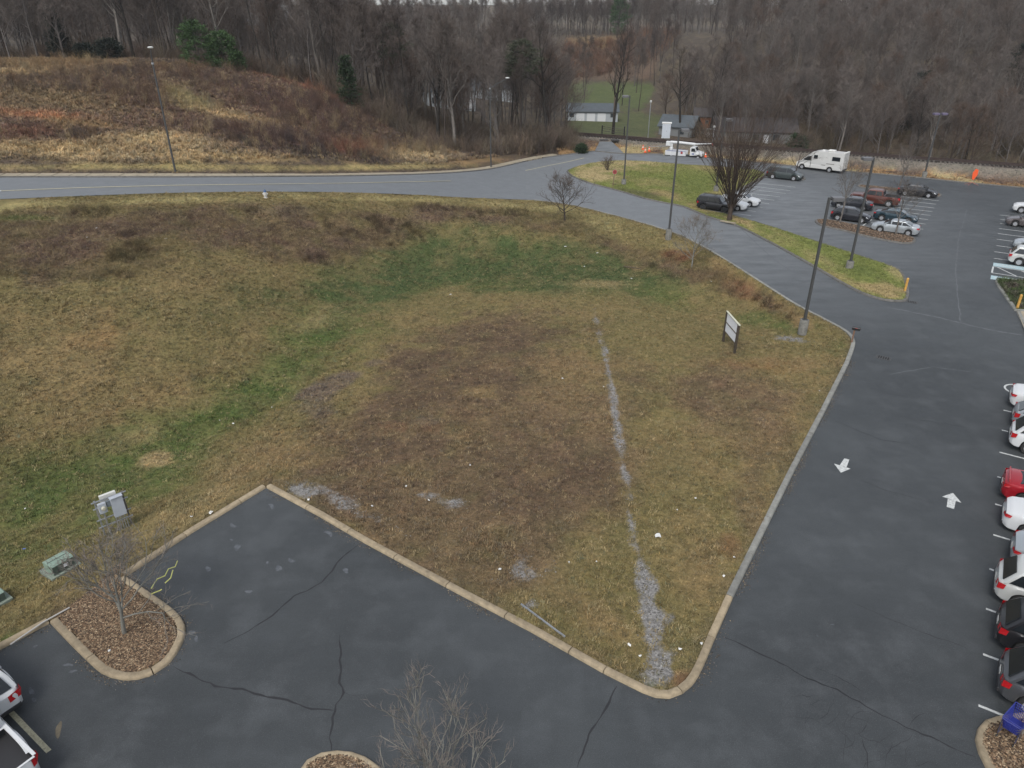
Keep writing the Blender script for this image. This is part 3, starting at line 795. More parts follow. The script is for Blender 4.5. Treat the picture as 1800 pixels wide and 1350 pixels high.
# near outline : grass lies to the left of travel?  outline runs left -> right with the asphalt on the right hand side
def kmat(p):
    return M_KTAN if p.y < 22.5 or p.x < 5 else M_KGREY
near_s = near_w[:20] and near_w
iA = OUT_NEAR.index((88,1096)); iB = OUT_NEAR.index((222,1014)); iC = OUT_NEAR.index((468,858)); iD = OUT_NEAR.index((1060,1184))
iE = OUT_NEAR.index((1288,1053)); iF = OUT_NEAR.index((1492,640))
kerb('kerb', near_w[:iA + 1], 1, M_KTAN, 'tan concrete kerb along the grass at the lower left')
kerb('kerb', smooth_path(near_w[iA:iB + 1], 4), 1, M_KTAN, 'rounded tan kerb around the mulch bed at the lower left')
kerb('kerb', near_w[iB:iC + 1], 1, M_KTAN, 'tan kerb running up beside the utility boxes')
kerb('kerb', near_w[iC:iD + 1] , 1, M_KTAN, 'long tan kerb between the brown field and the lower lot')
kerb('kerb', smooth_path(near_w[iD:iE + 1], 4), 1, M_KTAN, 'rounded tan kerb at the point of the field')
kerb('kerb', near_w[iE:iF + 1], 1, M_KGREY, 'straight grey kerb along the right side of the field')
kerb('kerb', smooth_path(near_w[iF:], 4) + lane_w[1:], 1, M_KGREY, 'grey kerb curving from the mailbox along the lane', length=4)
kerb('kerb', junc_n[1:], 1, M_KDARK, 'dark street kerb in front of the woods', length=4)
kerb('kerb', north_w, 1, M_KDARK, 'dark kerb below the railway bank', length=4)
# street pavement with slabs + kerb
PV = [(0, -.1), (.02, .11), (.06, .13), (.22, .13), (.23, .1), (.24, -.1)]
kerb('kerb', [Vector((p[0], p[1], p[2])) for p in stN], 1, M_KDARK, 'dark stained kerb along the far edge of the street', length=4, prof=PV)
walk = empty('pavement', stN[0], label='narrow pale concrete pavement beyond the street', kind='structure')
WP = resample(stN[:-1] + [q + Vector((0, 0, 0)) for q in junc_n[:3]], 1.8)
for a, b in zip(WP, WP[1:]):
    t = (b - a).normalized(); nr = Vector((-t.y, t.x, 0)).normalized(); g = t * .045
    up = Vector((0, 0, .135 + rnd.uniform(-.006, .006)))
    q = [a + g + nr * .25 + up, b - g + nr * .25 + up, b - g + nr * 1.75 + up, a + g + nr * 1.75 + up]
    q = [p - walk.location for p in q]
    lo = [p - Vector((0, 0, .3)) for p in q]
    MB().add(q + lo, [(0, 1, 2, 3), (7, 6, 5, 4), (0, 4, 5, 1), (1, 5, 6, 2), (2, 6, 7, 3), (3, 7, 4, 0)]).build('slab', M_WALK, walk)

# ---------------------------------------------------------------- islands in the lot
def island(name, pts, zc, cname, label, kmat_, sub=3, spacing=.8, smooth=True, colfun=None, klen=3.0):
    W = [px(*p) for p in pts]
    if smooth: W = smooth_path(W, sub, True)
    area = sum(a[0] * b[1] - b[0] * a[1] for a, b in zip(W, W[1:] + W[:1]))
    if area < 0: W = W[::-1]
    kerb('kerb', W + [W[0]], 1, kmat_, 'kerb round the ' + label, closed=True, length=klen)
    inner = []
    n = len(W)
    for i in range(n):
        t = W[(i + 1) % n] - W[(i - 1) % n]; t.z = 0; t.normalize()
        inner.append(W[i] + Vector((-t.y, t.x, 0)) * .2)
    xs = [p[0] for p in inner]; ys = [p[1] for p in inner]
    X, Y = np.meshgrid(np.arange(min(xs), max(xs), spacing), np.arange(min(ys), max(ys), spacing))
    X = X.ravel() + np.random.RandomState(3).uniform(-.2, .2, X.size) * spacing; Y = Y.ravel() + np.random.RandomState(4).uniform(-.2, .2, Y.size) * spacing
    d = sdist(X, Y, inner)
    k = d > spacing * .4
    X, Y, d = X[k], Y[k], d[k]
    vin = [Vector((p[0], p[1])) for p in inner] + [Vector((a, b)) for a, b in zip(X, Y)]
    nI = len(inner)
    vo, eo, fo, *_ = delaunay_2d_cdt(vin, [(i, (i + 1) % nI) for i in range(nI)], [], 1, 1e-4)
    vx = np.array([v[0] for v in vo]); vy = np.array([v[1] for v in vo])
    dd = np.maximum(sdist(vx, vy, inner), 0)
    vz = 0.1 + zc * np.clip(dd / 2.0, 0, 1) + (fbm(vx, vy, 1.2, 5) - .5) * .06 * np.clip(dd / .5, 0, 1)
    u, v = project(vx, vy, vz)
    c = PAL[cname] * (0.8 + .4 * fbm(vx, vy, 1.5, 8)[:, None])
    if colfun: c = colfun(c, u, v, vx, vy, dd)
    o = link(name, np_mesh(name, np.stack([vx, vy, vz], 1), np.array([f for f in fo if len(f) == 3]), M_GROUND, {'col': c}, smooth=True))
    if o.data.polygons[0].normal.z < 0: o.data.flip_normals()
    tag(o, label, kind='structure')
    return (vx, vy, vz, c, [f for f in fo if len(f) == 3], W)
def lawn_col(c, u, v, x, y, dd):
    c = PAL['lawn'] * np.ones((len(x), 1))
    T = [(1040,305,70,22,0,'pale',.85),(1100,287,130,9,0,'pale',.8),(1230,296,110,10,0,'straw',.8),(1150,320,60,8,10,'straw',.4),(1180,345,70,9,18,'straw',.7),(1120,340,50,7,14,'litter',.5),(1300,310,60,14,-20,'verge',.8),(1270,335,30,14,0,'verge',.7),
         (1200,300,60,14,0,'lawn',.9),(1220,325,60,14,0,'green',.25),(1150,300,60,8,0,'verge',.4),(1240,368,40,6,18,'straw',.6),(1300,388,50,7,25,'straw',.8),(1390,420,60,7,25,'straw',.5),(1350,415,60,9,25,'verge',.7),(1420,430,40,10,25,'lawn',.8),
         (1440,455,60,9,25,'verge',.7),(1520,480,60,12,20,'green',.5),(1540,505,50,16,10,'straw',.8),(1580,480,20,20,0,'pale',.6),(1480,490,50,8,25,'straw',.6)]
    return blobs_apply(c, u, v, T, x, y, 7)
ISL_B = [(996,302),(1003,309),(1017,316),(1040,324),(1067,331),(1100,340),(1133,350),(1170,358),(1200,364),(1243,382),(1290,396),(1333,417),(1373,438),(1430,470),(1477,498),(1517,518),(1550,528),(1575,531),(1592,530),(1598,522),(1597,507),(1591,487),(1577,472),(1533,457),(1467,435),(1400,413),(1350,397),(1310,385),(1275,376),(1250,371),(1236,366),(1280,344),(1325,321),(1346,309),(1338,302),(1310,297),(1240,292),(1200,289.5),(1130,284),(1080,283),(1040,287),(1015,293),(1001,298)]
iB_ = island('grass_island', ISL_B, .12, 'lawn', 'long grass island between the lane and the far lot', M_KDARK, 2, .7, colfun=lawn_col)
iD_ = island('mulch_island', [(1432,389),(1440,386),(1465,388),(1500,395),(1520,399),(1560,409),(1590,414),(1607,419),(1609,425),(1600,429),(1580,428),(1533,419),(1480,406),(1442,397)], .08, 'litter', 'mulch island below the parked silver sedan', M_KDARK, 3, .6)
iE_ = island('mulch_island', [(1508,329),(1513,325.5),(1540,328),(1580,332),(1620,337),(1648,340),(1655,344),(1648,346.5),(1610,343),(1580,339),(1533,333)], .05, 'litter', 'narrow mulch island behind the brown pickup', M_KDARK, 3, .6)
iG_ = island('mulch_island', [(1396,311),(1404,309),(1414,312),(1416,316),(1408,317),(1398,315)], .03, 'litter', 'tiny mulch island at the nose of the minivan', M_KDARK, 3, .4)
iH_ = island('mulch_island', [(528,1352),(552,1330),(581,1322),(611,1322),(641,1331),(668,1350),(715,1400),(690,1460),(600,1470),(520,1400)], .08, 'mulch', 'mulch island at the bottom edge with a bare tree', M_KTAN, 4, .35)
iI_ = island('mulch_island', [(1880,1262),(1800,1254),(1768,1258),(1743,1263),(1724,1272),(1714,1290),(1714,1310),(1723,1333),(1740,1362),(1790,1420),(1880,1450),(1960,1400),(1980,1300)], .08, 'mulch', 'mulch island at the lower right with the cart', M_KTAN, 3, .35)
def bed_col(c, u, v, x, y, dd):
    n = fbm(x, y, .6, 91)[:, None]
    return np.where(n > .42, PAL['dgreen'] * .8, PAL['litter'])
iJ_ = island('planting_bed', [(1748,495),(1751,491),(1800,493),(1950,500),(1990,560),(1783,547),(1765,522),(1753,505)], .1, 'dgreen', 'planting bed with low green shrubs at the right edge', M_KGREY, 1, .4, smooth=False, colfun=bed_col)
path_r_ = fill('walkway', [px(x, y) for x, y in [(1787,549),(1990,562),(2000,640),(1822,622),(1803,588)]], .12, M_WALK)
tag(path_r_, 'pale concrete walkway at the right edge', kind='structure')
wk = [px(1786,548.5), px(1802,584), px(1815,612)]
kerb('kerb', wk, 1, M_KGREY, 'grey kerb beside the pale walkway at the right edge')

# ---------------------------------------------------------------- painted markings
def paint_material(name, c):
    m = bpy.data.materials.new(name); m.use_nodes = True
    nt = m.node_tree; N = nt.nodes; b = N['Principled BSDF']; b.inputs['Roughness'].default_value = .8
    geo = N.new('ShaderNodeNewGeometry'); n = N.new('ShaderNodeTexNoise'); n.inputs['Scale'].default_value = 9; n.inputs['Detail'].default_value = 8; n.inputs['Roughness'].default_value = .75
    nt.links.new(geo.outputs['Position'], n.inputs['Vector'])
    r = N.new('ShaderNodeMapRange'); r.inputs['From Min'].default_value = .42; r.inputs['From Max'].default_value = .62
    nt.links.new(n.outputs['Fac'], r.inputs['Value'])
    mx = N.new('ShaderNodeMix'); mx.data_type = 'RGBA'; mx.inputs['A'].default_value = (*c, 1); mx.inputs['B'].default_value = (*[x * .55 for x in c], 1)
    nt.links.new(r.outputs[0], mx.inputs['Factor']); nt.links.new(mx.outputs['Result'], b.inputs['Base Color'])
    return m
M_PWHITE = paint_material('paint_white', C(205,208,206))
M_PFAINT = paint_material('paint_faint', C(140,145,150))
M_PYEL = paint_material('paint_cream', C(196,190,160))
M_PBLUE = paint_material('paint_pale_blue', C(178,202,208))
markings = empty('road_markings', label='worn painted lines on the lot and the street', kind='structure')
def line(a, b, w=.1, m=None, z=.005, parent=None, name='painted_line'):
    a = Vector(a); b = Vector(b); t = (b - a); t.z = 0; t.normalize(); nr = Vector((-t.y, t.x, 0)) * w / 2
    up = Vector((0, 0, z))
    o = MB().add([a + nr + up, b + nr + up, b - nr + up, a - nr + up], [(3, 2, 1, 0)]).build(name, m or M_PWHITE, parent or markings)
    if o.data.polygons[0].normal.z < 0: o.data.flip_normals()
    return o
RIGHT0 = px(1728, 1150)
RIGHT_LINES = [RIGHT0 + AX * 2.74 * k for k in range(-1, 9)]
for k, y in enumerate([(1728,1150),(1733,1070),(1739,1000),(1746,940),(1749,886),(1753,838),(1757,795),(1761,756),(1764,721)]):
    a = px(*y)
    line(a, a + BX * 5.6, .11)
a = px(1720,1240)
line(a, a + BX * 5.6, .11)
for x, y in [(1758,378),(1758,385.5),(1758,393),(1756,401.7),(1754,410.5),(1752,420.5),(1751.6,431.7),(1748,442.4),(1747,454)]:
    a = px(x, y); line(a, a + BX * 6, .13)
for x, y in [(1650,353),(1645,359),(1642,365.6),(1639,372),(1635.6,378.7),(1631,386),(1627,394),(1623,403)]:
    a = px(x, y); line(a, a - BX * 5.4, .13)
for x, y in [(1398,329),(1389,335),(1381,340),(1371,346),(1361,352),(1351.6,358),(1340,364.6),(1328,371.7),(1320,379)]:
    a = px(x, y); line(a, a - BX * 5.2, .13)
a = px(1398,329) - AX * 0
line(px(1500,408), px(1532,386), .13)
a = px(4,1236); b = px(86,1321); line(a, b, .16, M_PYEL)
a2 = a + (b - a).normalized() * 0 - AX * 2.9; line(a2, a2 + (b - a), .16, M_PYEL)
# looped end marking at the top of the right row
c0 = px(1779,683) + BX * .4
loop = [c0 + BX * 3.2 + AX * .75]
for k in range(0, 13):
    an = R(90 + 15 * k)
    loop.append(c0 + BX * (math.cos(an) * .8) + AX * (math.sin(an) * .8))
loop.append(c0 + BX * 3.2 - AX * .8)
for p, q in zip(loop, loop[1:]): line(p, q, .12)
line(c0 + AX * .8 + BX * .1, c0 - AX * .1 + BX * .9, .1)
# hatched access aisle and the two pale blue pads with lettering worn away
h = [px(1744,467), px(1741,481)]
h0, h1 = px(1746,468.5), px(1743.5,479.5)
line(h0, h0 + BX * 5.5, .12); line(h1, h1 + BX * 5.5, .12); line(h0, h1, .14)
for s in (0.3, 2.2, 4.0): line(h0 + BX * s, h1 + BX * (s + 1.7), .12)
def pad(p, L_, W_):
    c = [p, p + BX * L_, p + BX * L_ + AX * W_, p + AX * W_]
    o = MB().add([v + Vector((0, 0, .006)) for v in c], [(0, 1, 2, 3)]).build('painted_panel', M_PBLUE, markings)
    if o.data.polygons[0].normal.z < 0: o.data.flip_normals()
    q = p + BX * .35 + AX * (W_ * .25)
    for i in range(9):
        s = q + BX * (i * (L_ - .9) / 9)
        line(s, s + AX * W_ * .5 + BX * rnd.uniform(-.05, .08), .06, M_PWHITE, .010, name='worn_letter')
        if i % 2: line(s + AX * W_ * .25, s + AX * W_ * .25 + BX * .16, .06, M_PWHITE, .010, name='worn_letter')
pad(px(1741,490.5), 2.5, 1.25)
pad(px(1745.5,467.5), 2.5, 1.25)
# direction arrows
def arrow(tip, tail, wl, wr, s1, s2, s3, s4, label):
    up = Vector((0, 0, .006))
    root = empty('painted_arrow', px(*tip), label=label, kind='structure')
    for nm, q in (('arrow_head', [tip, wl, wr]), ('arrow_shaft', [s1, s2, s3, s4])):
        vs = [px(*p) + up - root.location for p in q]
        o = MB().add(vs, [tuple(range(len(vs)))]).build(nm, M_PWHITE, root)
        if o.data.polygons[0].normal.z < 0: o.data.flip_normals()
arrow((1478,831), None, (1466,815), (1495,824), (1484,806), (1493,808), (1488,821.5), (1476,818), 'white arrow pointing down the lane')
arrow((1675,866.5), None, (1656,873), (1690,884), (1666,877), (1680,880.5), (1677,895), (1664,891), 'white arrow pointing up the lane')
# centre line of the street
def poly_line(pts, w, m, z=.008):
    P = [Vector(p) + Vector((0, 0, z)) for p in pts]; mb = MB()
    L_, Rr = [], []
    for i, p in enumerate(P):
        t = P[min(i + 1, len(P) - 1)] - P[max(0, i - 1)]; t.z = 0; t.normalize(); nr = Vector((-t.y, t.x, 0)) * w / 2
        L_.append(p + nr); Rr.append(p - nr)
    n = len(P)
    mb.add(L_ + Rr, [(i, i + n, i + n + 1, i + 1) for i in range(n - 1)])
    o = mb.build('painted_line', m, markings)
    if o.data.polygons[0].normal.z < 0: o.data.flip_normals()
def on_street(x, f):
    """point on the street: photo column x, fraction f from south edge"""
    ys = np.interp(x, [p[0] for p in ST_S], [p[1] for p in ST_S]); yn = np.interp(x, [p[0] for p in ST_N], [p[1] for p in ST_N])
    return px(x, ys + (yn - ys) * f, E(x))
from mathutils.bvhtree import BVHTree
st_bvh = BVHTree.FromPolygons([v.co for v in street.data.vertices], [tuple(p.vertices) for p in street.data.polygons])
cam_p = Vector((0, 0, CAM_H))
def street_line(x0, x1, yf, w, m):
    P = []
    for x in np.linspace(x0, x1, 120):
        h = st_bvh.ray_cast(cam_p, Vector(ray(x, yf(x))).normalized())[0]
        if h is not None: P.append(h)
    poly_line(P, w, m, .03)
yc = lambda x: float(np.interp(x, [-200, 0, 60, 150, 300, 600, 793], [339, 336, 333.5, 330, 326, 322.3, 318.3]))
street_line(2, 793, yc, .26, M_PYEL)
street_line(-200, 2, yc, .45, M_PWHITE)
poly_line([px(923,300), px(960,292), px(1000,284), px(1027,277.5)], .22, M_PYEL, .012)

# ---------------------------------------------------------------- cracks, patches, drain grates
M_CRACK = mat('crack_tar', C(34,35,38), .8)
cracks = empty('asphalt_cracks', label='dark sealed cracks in the asphalt', kind='structure')
def crack(pts, w=.05, jit=.05, z=.004, name='crack', m=None):
    P = resample([px(*p) for p in pts], .25)
    mb = MB(); Lw, Rw = [], []
    off = 0
    for i, p in enumerate(P):
        t = P[min(i + 1, len(P) - 1)] - P[max(0, i - 1)]; t.z = 0
        if t.length < 1e-6: t = Vector((1, 0, 0))
        t.normalize(); nr = Vector((-t.y, t.x, 0))
        off = off * .7 + rnd.uniform(-jit, jit)
        ww = w * rnd.uniform(.25, 1.0) * min(1, (min(i, len(P) - 1 - i) + 1) / 4)
        Lw.append(p + nr * (off + ww / 2) + Vector((0, 0, z))); Rw.append(p + nr * (off - ww / 2) + Vector((0, 0, z)))
    n = len(P)
    mb.add(Lw + Rw, [(i, i + n, i + n + 1, i + 1) for i in range(n - 1)])
    o = mb.build(name, m or M_CRACK, cracks)
    if o.data.polygons[0].normal.z < 0: o.data.flip_normals()
crack([(634,956),(600,985),(588,1000),(570,1020),(545,1037),(515,1050),(480,1078),(440,1110),(396,1134)], .09)
crack([(305,1172),(340,1188),(380,1205),(430,1213),(500,1232),(545,1243),(585,1252)], .10)
crack([(599,1115),(598,1160),(597,1205),(605,1215),(590,1240),(583,1270),(580,1300),(582,1320)], .09)
crack([(605,1216),(615,1224),(640,1220)], .05)
crack([(1086,1206),(1070,1240),(1050,1270),(1035,1300),(1022,1335),(1018,1350)], .09)
crack([(1266,1118),(1320,1142),(1400,1182),(1470,1212),(1530,1246),(1590,1276),(1650,1300),(1715,1330)], .07)
crack([(1434,1172),(1480,1192),(1520,1215)], .03)
crack([(1500,1060),(1550,1080),(1600,1102),(1640,1118),(1700,1140)], .04)
crack([(1468,740),(1500,753),(1550,773),(1600,780)], .04, .03)
crack([(1580,730),(1620,738),(1700,752)], .03)
crack([(1500,840),(1560,862),(1640,885)], .03)
for k in range(26):
    x = rnd.uniform(1420, 1600); y = 1190 + (x - 1420) * .5 + rnd.uniform(5, 75); pts = [(x, y)]
    an = rnd.uniform(0, 6.28)
    for s in range(rnd.randint(3, 6)):
        an += rnd.uniform(-.9, .9); pts.append((pts[-1][0] + math.cos(an) * 13, pts[-1][1] + math.sin(an) * 10))
    crack(pts, .022, .02)
crack([(1515,1298),(1520,1310),(1527,1322),(1524,1350)], .06)
crack([(1700,368),(1690,400),(1683,430),(1680,470),(1682,520),(1690,570)], .12, .04, m=mat('seam_pale', C(92,95,98), .8))
crack([(1560,540),(1640,556),(1740,580),(1800,590)], .25, .05, m=MATS['seam_pale'])
crack([(1560,660),(1640,645),(1720,655)], .08, .05, m=MATS['seam_pale'])
crack([(1300,400),(1360,455),(1410,490)], .16, .05, m=MATS['seam_pale'])
crack([(105,316.5),(110,325),(95,338)], .07) if False else None
M_SCUFF = mat('asphalt_scuff', C(96,100,105), .85, col2=C(70,74,78), nscale=5)
M_SPILL = mat('dried_spill', C(104,96,80), .85, noise=.2, nscale=4)
scuffs = empty('asphalt_stains', label='pale spots and scuffs on the asphalt', kind='structure')
def blot(x, y, rx, ry, m, rot=0.0, z=.0045, name='stain'):
    c = px(x, y); n = 28; pts = []; ph = [rnd.uniform(0, 6.28) for _ in range(3)]
    for k in range(n):
        a = 2 * math.pi * k / n; rr = .82 + .13 * math.sin(2 * a + ph[0]) + .10 * math.sin(3 * a + ph[1]) + .06 * math.sin(5 * a + ph[2])
        dx = math.cos(a) * rx * rr; dy = math.sin(a) * ry * rr
        ca, sa = math.cos(R(rot)), math.sin(R(rot))
        q = px(x + dx * ca - dy * sa, y + dx * sa + dy * ca)
        pts.append(q + Vector((0, 0, z)))
    o = MB().add(pts, [tuple(range(n))]).build(name, m, scuffs)
    if o.data.polygons[0].normal.z < 0: o.data.flip_normals()
for x, y, rx, ry in [(417,962,7,6),(366,1000,6,5),(490,999,8,5),(437,1040,7,3.5),(470,989,3,2.5),(407,949,3,2),(608,1003,6,5),(1108,1277 if False else 1003,0.1,.1)]:
    blot(x, y, rx, ry, M_SCUFF)
def crescent(x, y, r, a0, a1, w=.09):
    P = [px(x + r * math.cos(R(a)), y + r * .75 * math.sin(R(a))) for a in np.linspace(a0, a1, 12)]
    n = len(P); Lw = []; Rw = []
    for i, p in enumerate(P):
        t = P[min(i + 1, n - 1)] - P[max(0, i - 1)]; t.normalize(); nr = Vector((-t.y, t.x, 0)); ww = w * math.sin(math.pi * (i + .3) / (n - .4))
        Lw.append(p + nr * ww + Vector((0, 0, .0045))); Rw.append(p - nr * ww + Vector((0, 0, .0045)))
    o = MB().add(Lw + Rw, [(i, i + n, i + n + 1, i + 1) for i in range(n - 1)]).build('tyre_scuff', M_SCUFF, scuffs)
    if o.data.polygons[0].normal.z < 0: o.data.flip_normals()
crescent(573,942,9,-120,20); crescent(414,920,8,60,190); crescent(516,981,8,60,180); crescent(472,892,7,-100,40)
blot(103,1283,6,17,M_SPILL, 18)
for x, y, rx, ry, ro in [(120,1169,10,3,0),(128,1180,9,2.5,-10),(55,1215,5,9,-20),(60,1230,6,4,0),(62,1136,5,2,-20),(337,1112,6,5,0),(345,1123,4,6,0),(1540,1320,1,1,0),(1463,1098,4,1,0),(1437,1118,3,1,30)]:
    blot(x, y, rx, ry, M_SCUFF, ro)
for x, y, w_, l_ in [(1553,629,.55,.9),(1603,531,.5,.8)]:
    root = empty('drain_grate', px(x, y, .0), math.atan2(BX.y, BX.x), 'rusty drain grate in the lane below the mailbox' if x < 1580 else 'drain grate at the tip of the grass island', 'drain grate')
    M_IRON = mat('cast_iron', C(92,92,92), .6, .5, noise=.2)
    mb = MB()
    for s in (-1, 1): mb.box((0, s * w_ / 2, .006), (l_, .05, .02)); mb.box((s * l_ / 2, 0, .008), (.05, w_, .02))
    mb.build('frame', M_IRON, root)
    MB().box((0, 0, .0), (l_, w_, .01)).build('pit', mat('black_pit', (.008, .008, .008), .9), root)
    for k in range(6): MB().box((-l_ / 2 + l_ * (k + .5) / 6, 0, .012), (.05, w_ - .05, .02)).build('bar', M_IRON, root)
# ---------------------------------------------------------------- bare trees
def tree_mats(name, c, twig):
    return mat('bark_' + name, c, .95, noise=.25, nscale=2.5, bump=.3, detail=6, spec=.1), mat('twigs_' + name, twig, .95, noise=.2, nscale=.6, spec=.1)
TM = dict(grey=tree_mats('grey', C(98,93,90), C(106,98,93)), brown=tree_mats('brown', C(76,69,64), C(95,86,80)), dark=tree_mats('dark', C(54,51,48), C(80,72,68)),
          pale=tree_mats('pale', C(110,105,100), C(100,93,88)), rusty=tree_mats('rusty', C(76,67,61), C(96,82,73)), lichen=tree_mats('lichen', C(122,121,114), C(120,112,105)))

class Tri:
    """collects limb tubes and single-triangle twigs"""
    def __init__(s, seed):
        s.r = random.Random(seed); s.mb = MB(); s.tv = []; s.tf = []
    def perp(s, d):
        v = Vector((s.r.uniform(-1, 1), s.r.uniform(-1, 1), s.r.uniform(-1, 1)))
        p = v - d * v.dot(d)
        return p.normalized() if p.length > 1e-6 else Vector((1, 0, 0))
    def twig(s, p, d, L, w):
        q = s.perp(d) * w * .5; m = p + d * L * .5 + s.perp(d) * L * .06; e = p + d * L + s.perp(d) * L * .12
        n = len(s.tv); s.tv += [p - q, p + q, m + q * .7, m - q * .7, e]
        s.tf += [(n, n + 1, n + 2), (n, n + 2, n + 3), (n + 3, n + 2, n + 4)]
    def limb(s, p, d, L, r0, r1, nseg, wob, up, sides):
        pts = [p]; dd = d.copy()
        for i in range(nseg):
            dd = (dd + s.perp(dd) * wob * s.r.random() + Vector((0, 0, up))).normalized()
            pts.append(pts[-1] + dd * L / nseg)
        rr = [r0 + (r1 - r0) * (i / nseg) for i in range(nseg + 1)]
        s.mb.tube(pts, rr, sides, caps=False)
        return pts, rr
    def at(s, pts, rr, t):
        f = t * (len(pts) - 1); i = min(len(pts) - 2, int(f)); u = f - i
        return pts[i].lerp(pts[i + 1], u), (pts[i + 1] - pts[i]).normalized(), rr[i] * (1 - u) + rr[i + 1] * u

def make_tree(seed, H=17, r=.2, clear=.35, n1=16, n2=6, n3=5, ntw=4, ang=45, spread=.32, wob=.35, up=.08, tw=1.0, tww=.035, lean=.04, multi=1, upend=.12):
    T = Tri(seed); rn = T.r
    for st in range(multi):
        d0 = Vector((rn.uniform(-lean, lean) * (3 if multi > 1 else 1), rn.uniform(-lean, lean) * (3 if multi > 1 else 1), 1)).normalized()
        Hs = H * (1 if multi == 1 else rn.uniform(.75, 1))
        tp, tr = T.limb(Vector((0, 0, -.3)), d0, Hs * .93, r, r * .12, 10, .10, .03, 7)
        for k in range(n1):
            t = clear + (1 - clear) * ((k + rn.random()) / n1) ** .9 * .97
            p, dr, rr = T.at(tp, tr, t)
            a = R(ang + rn.uniform(-14, 14)) * (1.1 - .5 * t)
            d1 = (dr * math.cos(a) + T.perp(dr) * math.sin(a)).normalized()
            L1 = Hs * spread * (1.25 - t) * rn.uniform(.7, 1.25) + .5
            bp, br = T.limb(p, d1, L1, max(.012, rr * .55), .012, 5, wob, up, 4)
            for j in range(n2):
                t2 = .25 + .75 * (j + rn.random()) / n2
                p2, d2_, r2 = T.at(bp, br, min(.99, t2))
                a2 = R(rn.uniform(25, 55)); d2 = (d2_ * math.cos(a2) + T.perp(d2_) * math.sin(a2)).normalized()
                L2 = L1 * .5 * (1.2 - t2 * .6) * rn.uniform(.6, 1.2)
                cp, cr = T.limb(p2, d2, L2, max(.010, r2 * .6), .008, 3, wob, upend, 3)
                for i in range(n3):
                    p3, d3_, r3 = T.at(cp, cr, min(.99, .2 + .8 * (i + rn.random()) / n3))
                    a3 = R(rn.uniform(20, 50)); d3 = (d3_ * math.cos(a3) + T.perp(d3_) * math.sin(a3) + Vector((0, 0, upend))).normalized()
                    L3 = tw * rn.uniform(.6, 1.3)
                    T.twig(p3, d3, L3, tww)
                    for q in range(ntw):
                        a4 = R(rn.uniform(20, 45)); d4 = (d3 * math.cos(a4) + T.perp(d3) * math.sin(a4) + Vector((0, 0, upend * .5))).normalized()
                        T.twig(p3 + d3 * L3 * rn.uniform(.2, .9), d4, L3 * rn.uniform(.4, .7), tww * .75)
    return T

def tree_meshes(key, T, m):
    a = T.mb.mesh(key + '_trunk', m[0], smooth='all', fix=False)
    b = np_mesh(key + '_crown', np.array([tuple(v) for v in T.tv]), np.array(T.tf), m[1])
    return a, b
WOOD = []      # (trunk mesh, crown mesh, height)
specs = [
 (11, dict(H=17, clear=.35, n1=17), 'grey'), (12, dict(H=19, clear=.42, n1=17, ang=38), 'brown'), (13, dict(H=14, clear=.2, n1=18, spread=.46, ang=48, up=.13), 'grey'),
 (14, dict(H=18, clear=.5, n1=13, ang=35, spread=.26), 'dark'), (15, dict(H=15, clear=.2, n1=18, spread=.44, wob=.4, up=.14, ang=48), 'brown'), (16, dict(H=14, clear=.15, n1=19, spread=.44, ang=46, up=.14), 'rusty'),
 (17, dict(H=20, clear=.55, n1=12, ang=35, spread=.24), 'brown'), (18, dict(H=18, clear=.3, n1=15, spread=.4, wob=.55, r=.3, ang=52), 'pale'), (19, dict(H=13, clear=.15, n1=12, spread=.4, multi=2, ang=42, r=.16), 'grey'),
]
for i, (sd, kw, mm) in enumerate(specs):
    T = make_tree(sd, n2=7, n3=6, ntw=4, **kw) if 'r' in kw else make_tree(sd, n2=7, n3=6, ntw=4, r=.15 + .01 * (i % 3), **kw)
    WOOD.append((*tree_meshes('wood_tree_%d' % i, T, TM[mm]), kw['H']))
def add_tree(name, meshes, loc, rz=0.0, sc=1.0, label=None, group=None, cat='tree', szs=1.0):
    o = empty(name, loc, rz, label, cat, group)
    o.scale = (sc, sc, sc * szs)
    link('trunk', meshes[0], o); link('crown', meshes[1], o)
    return o

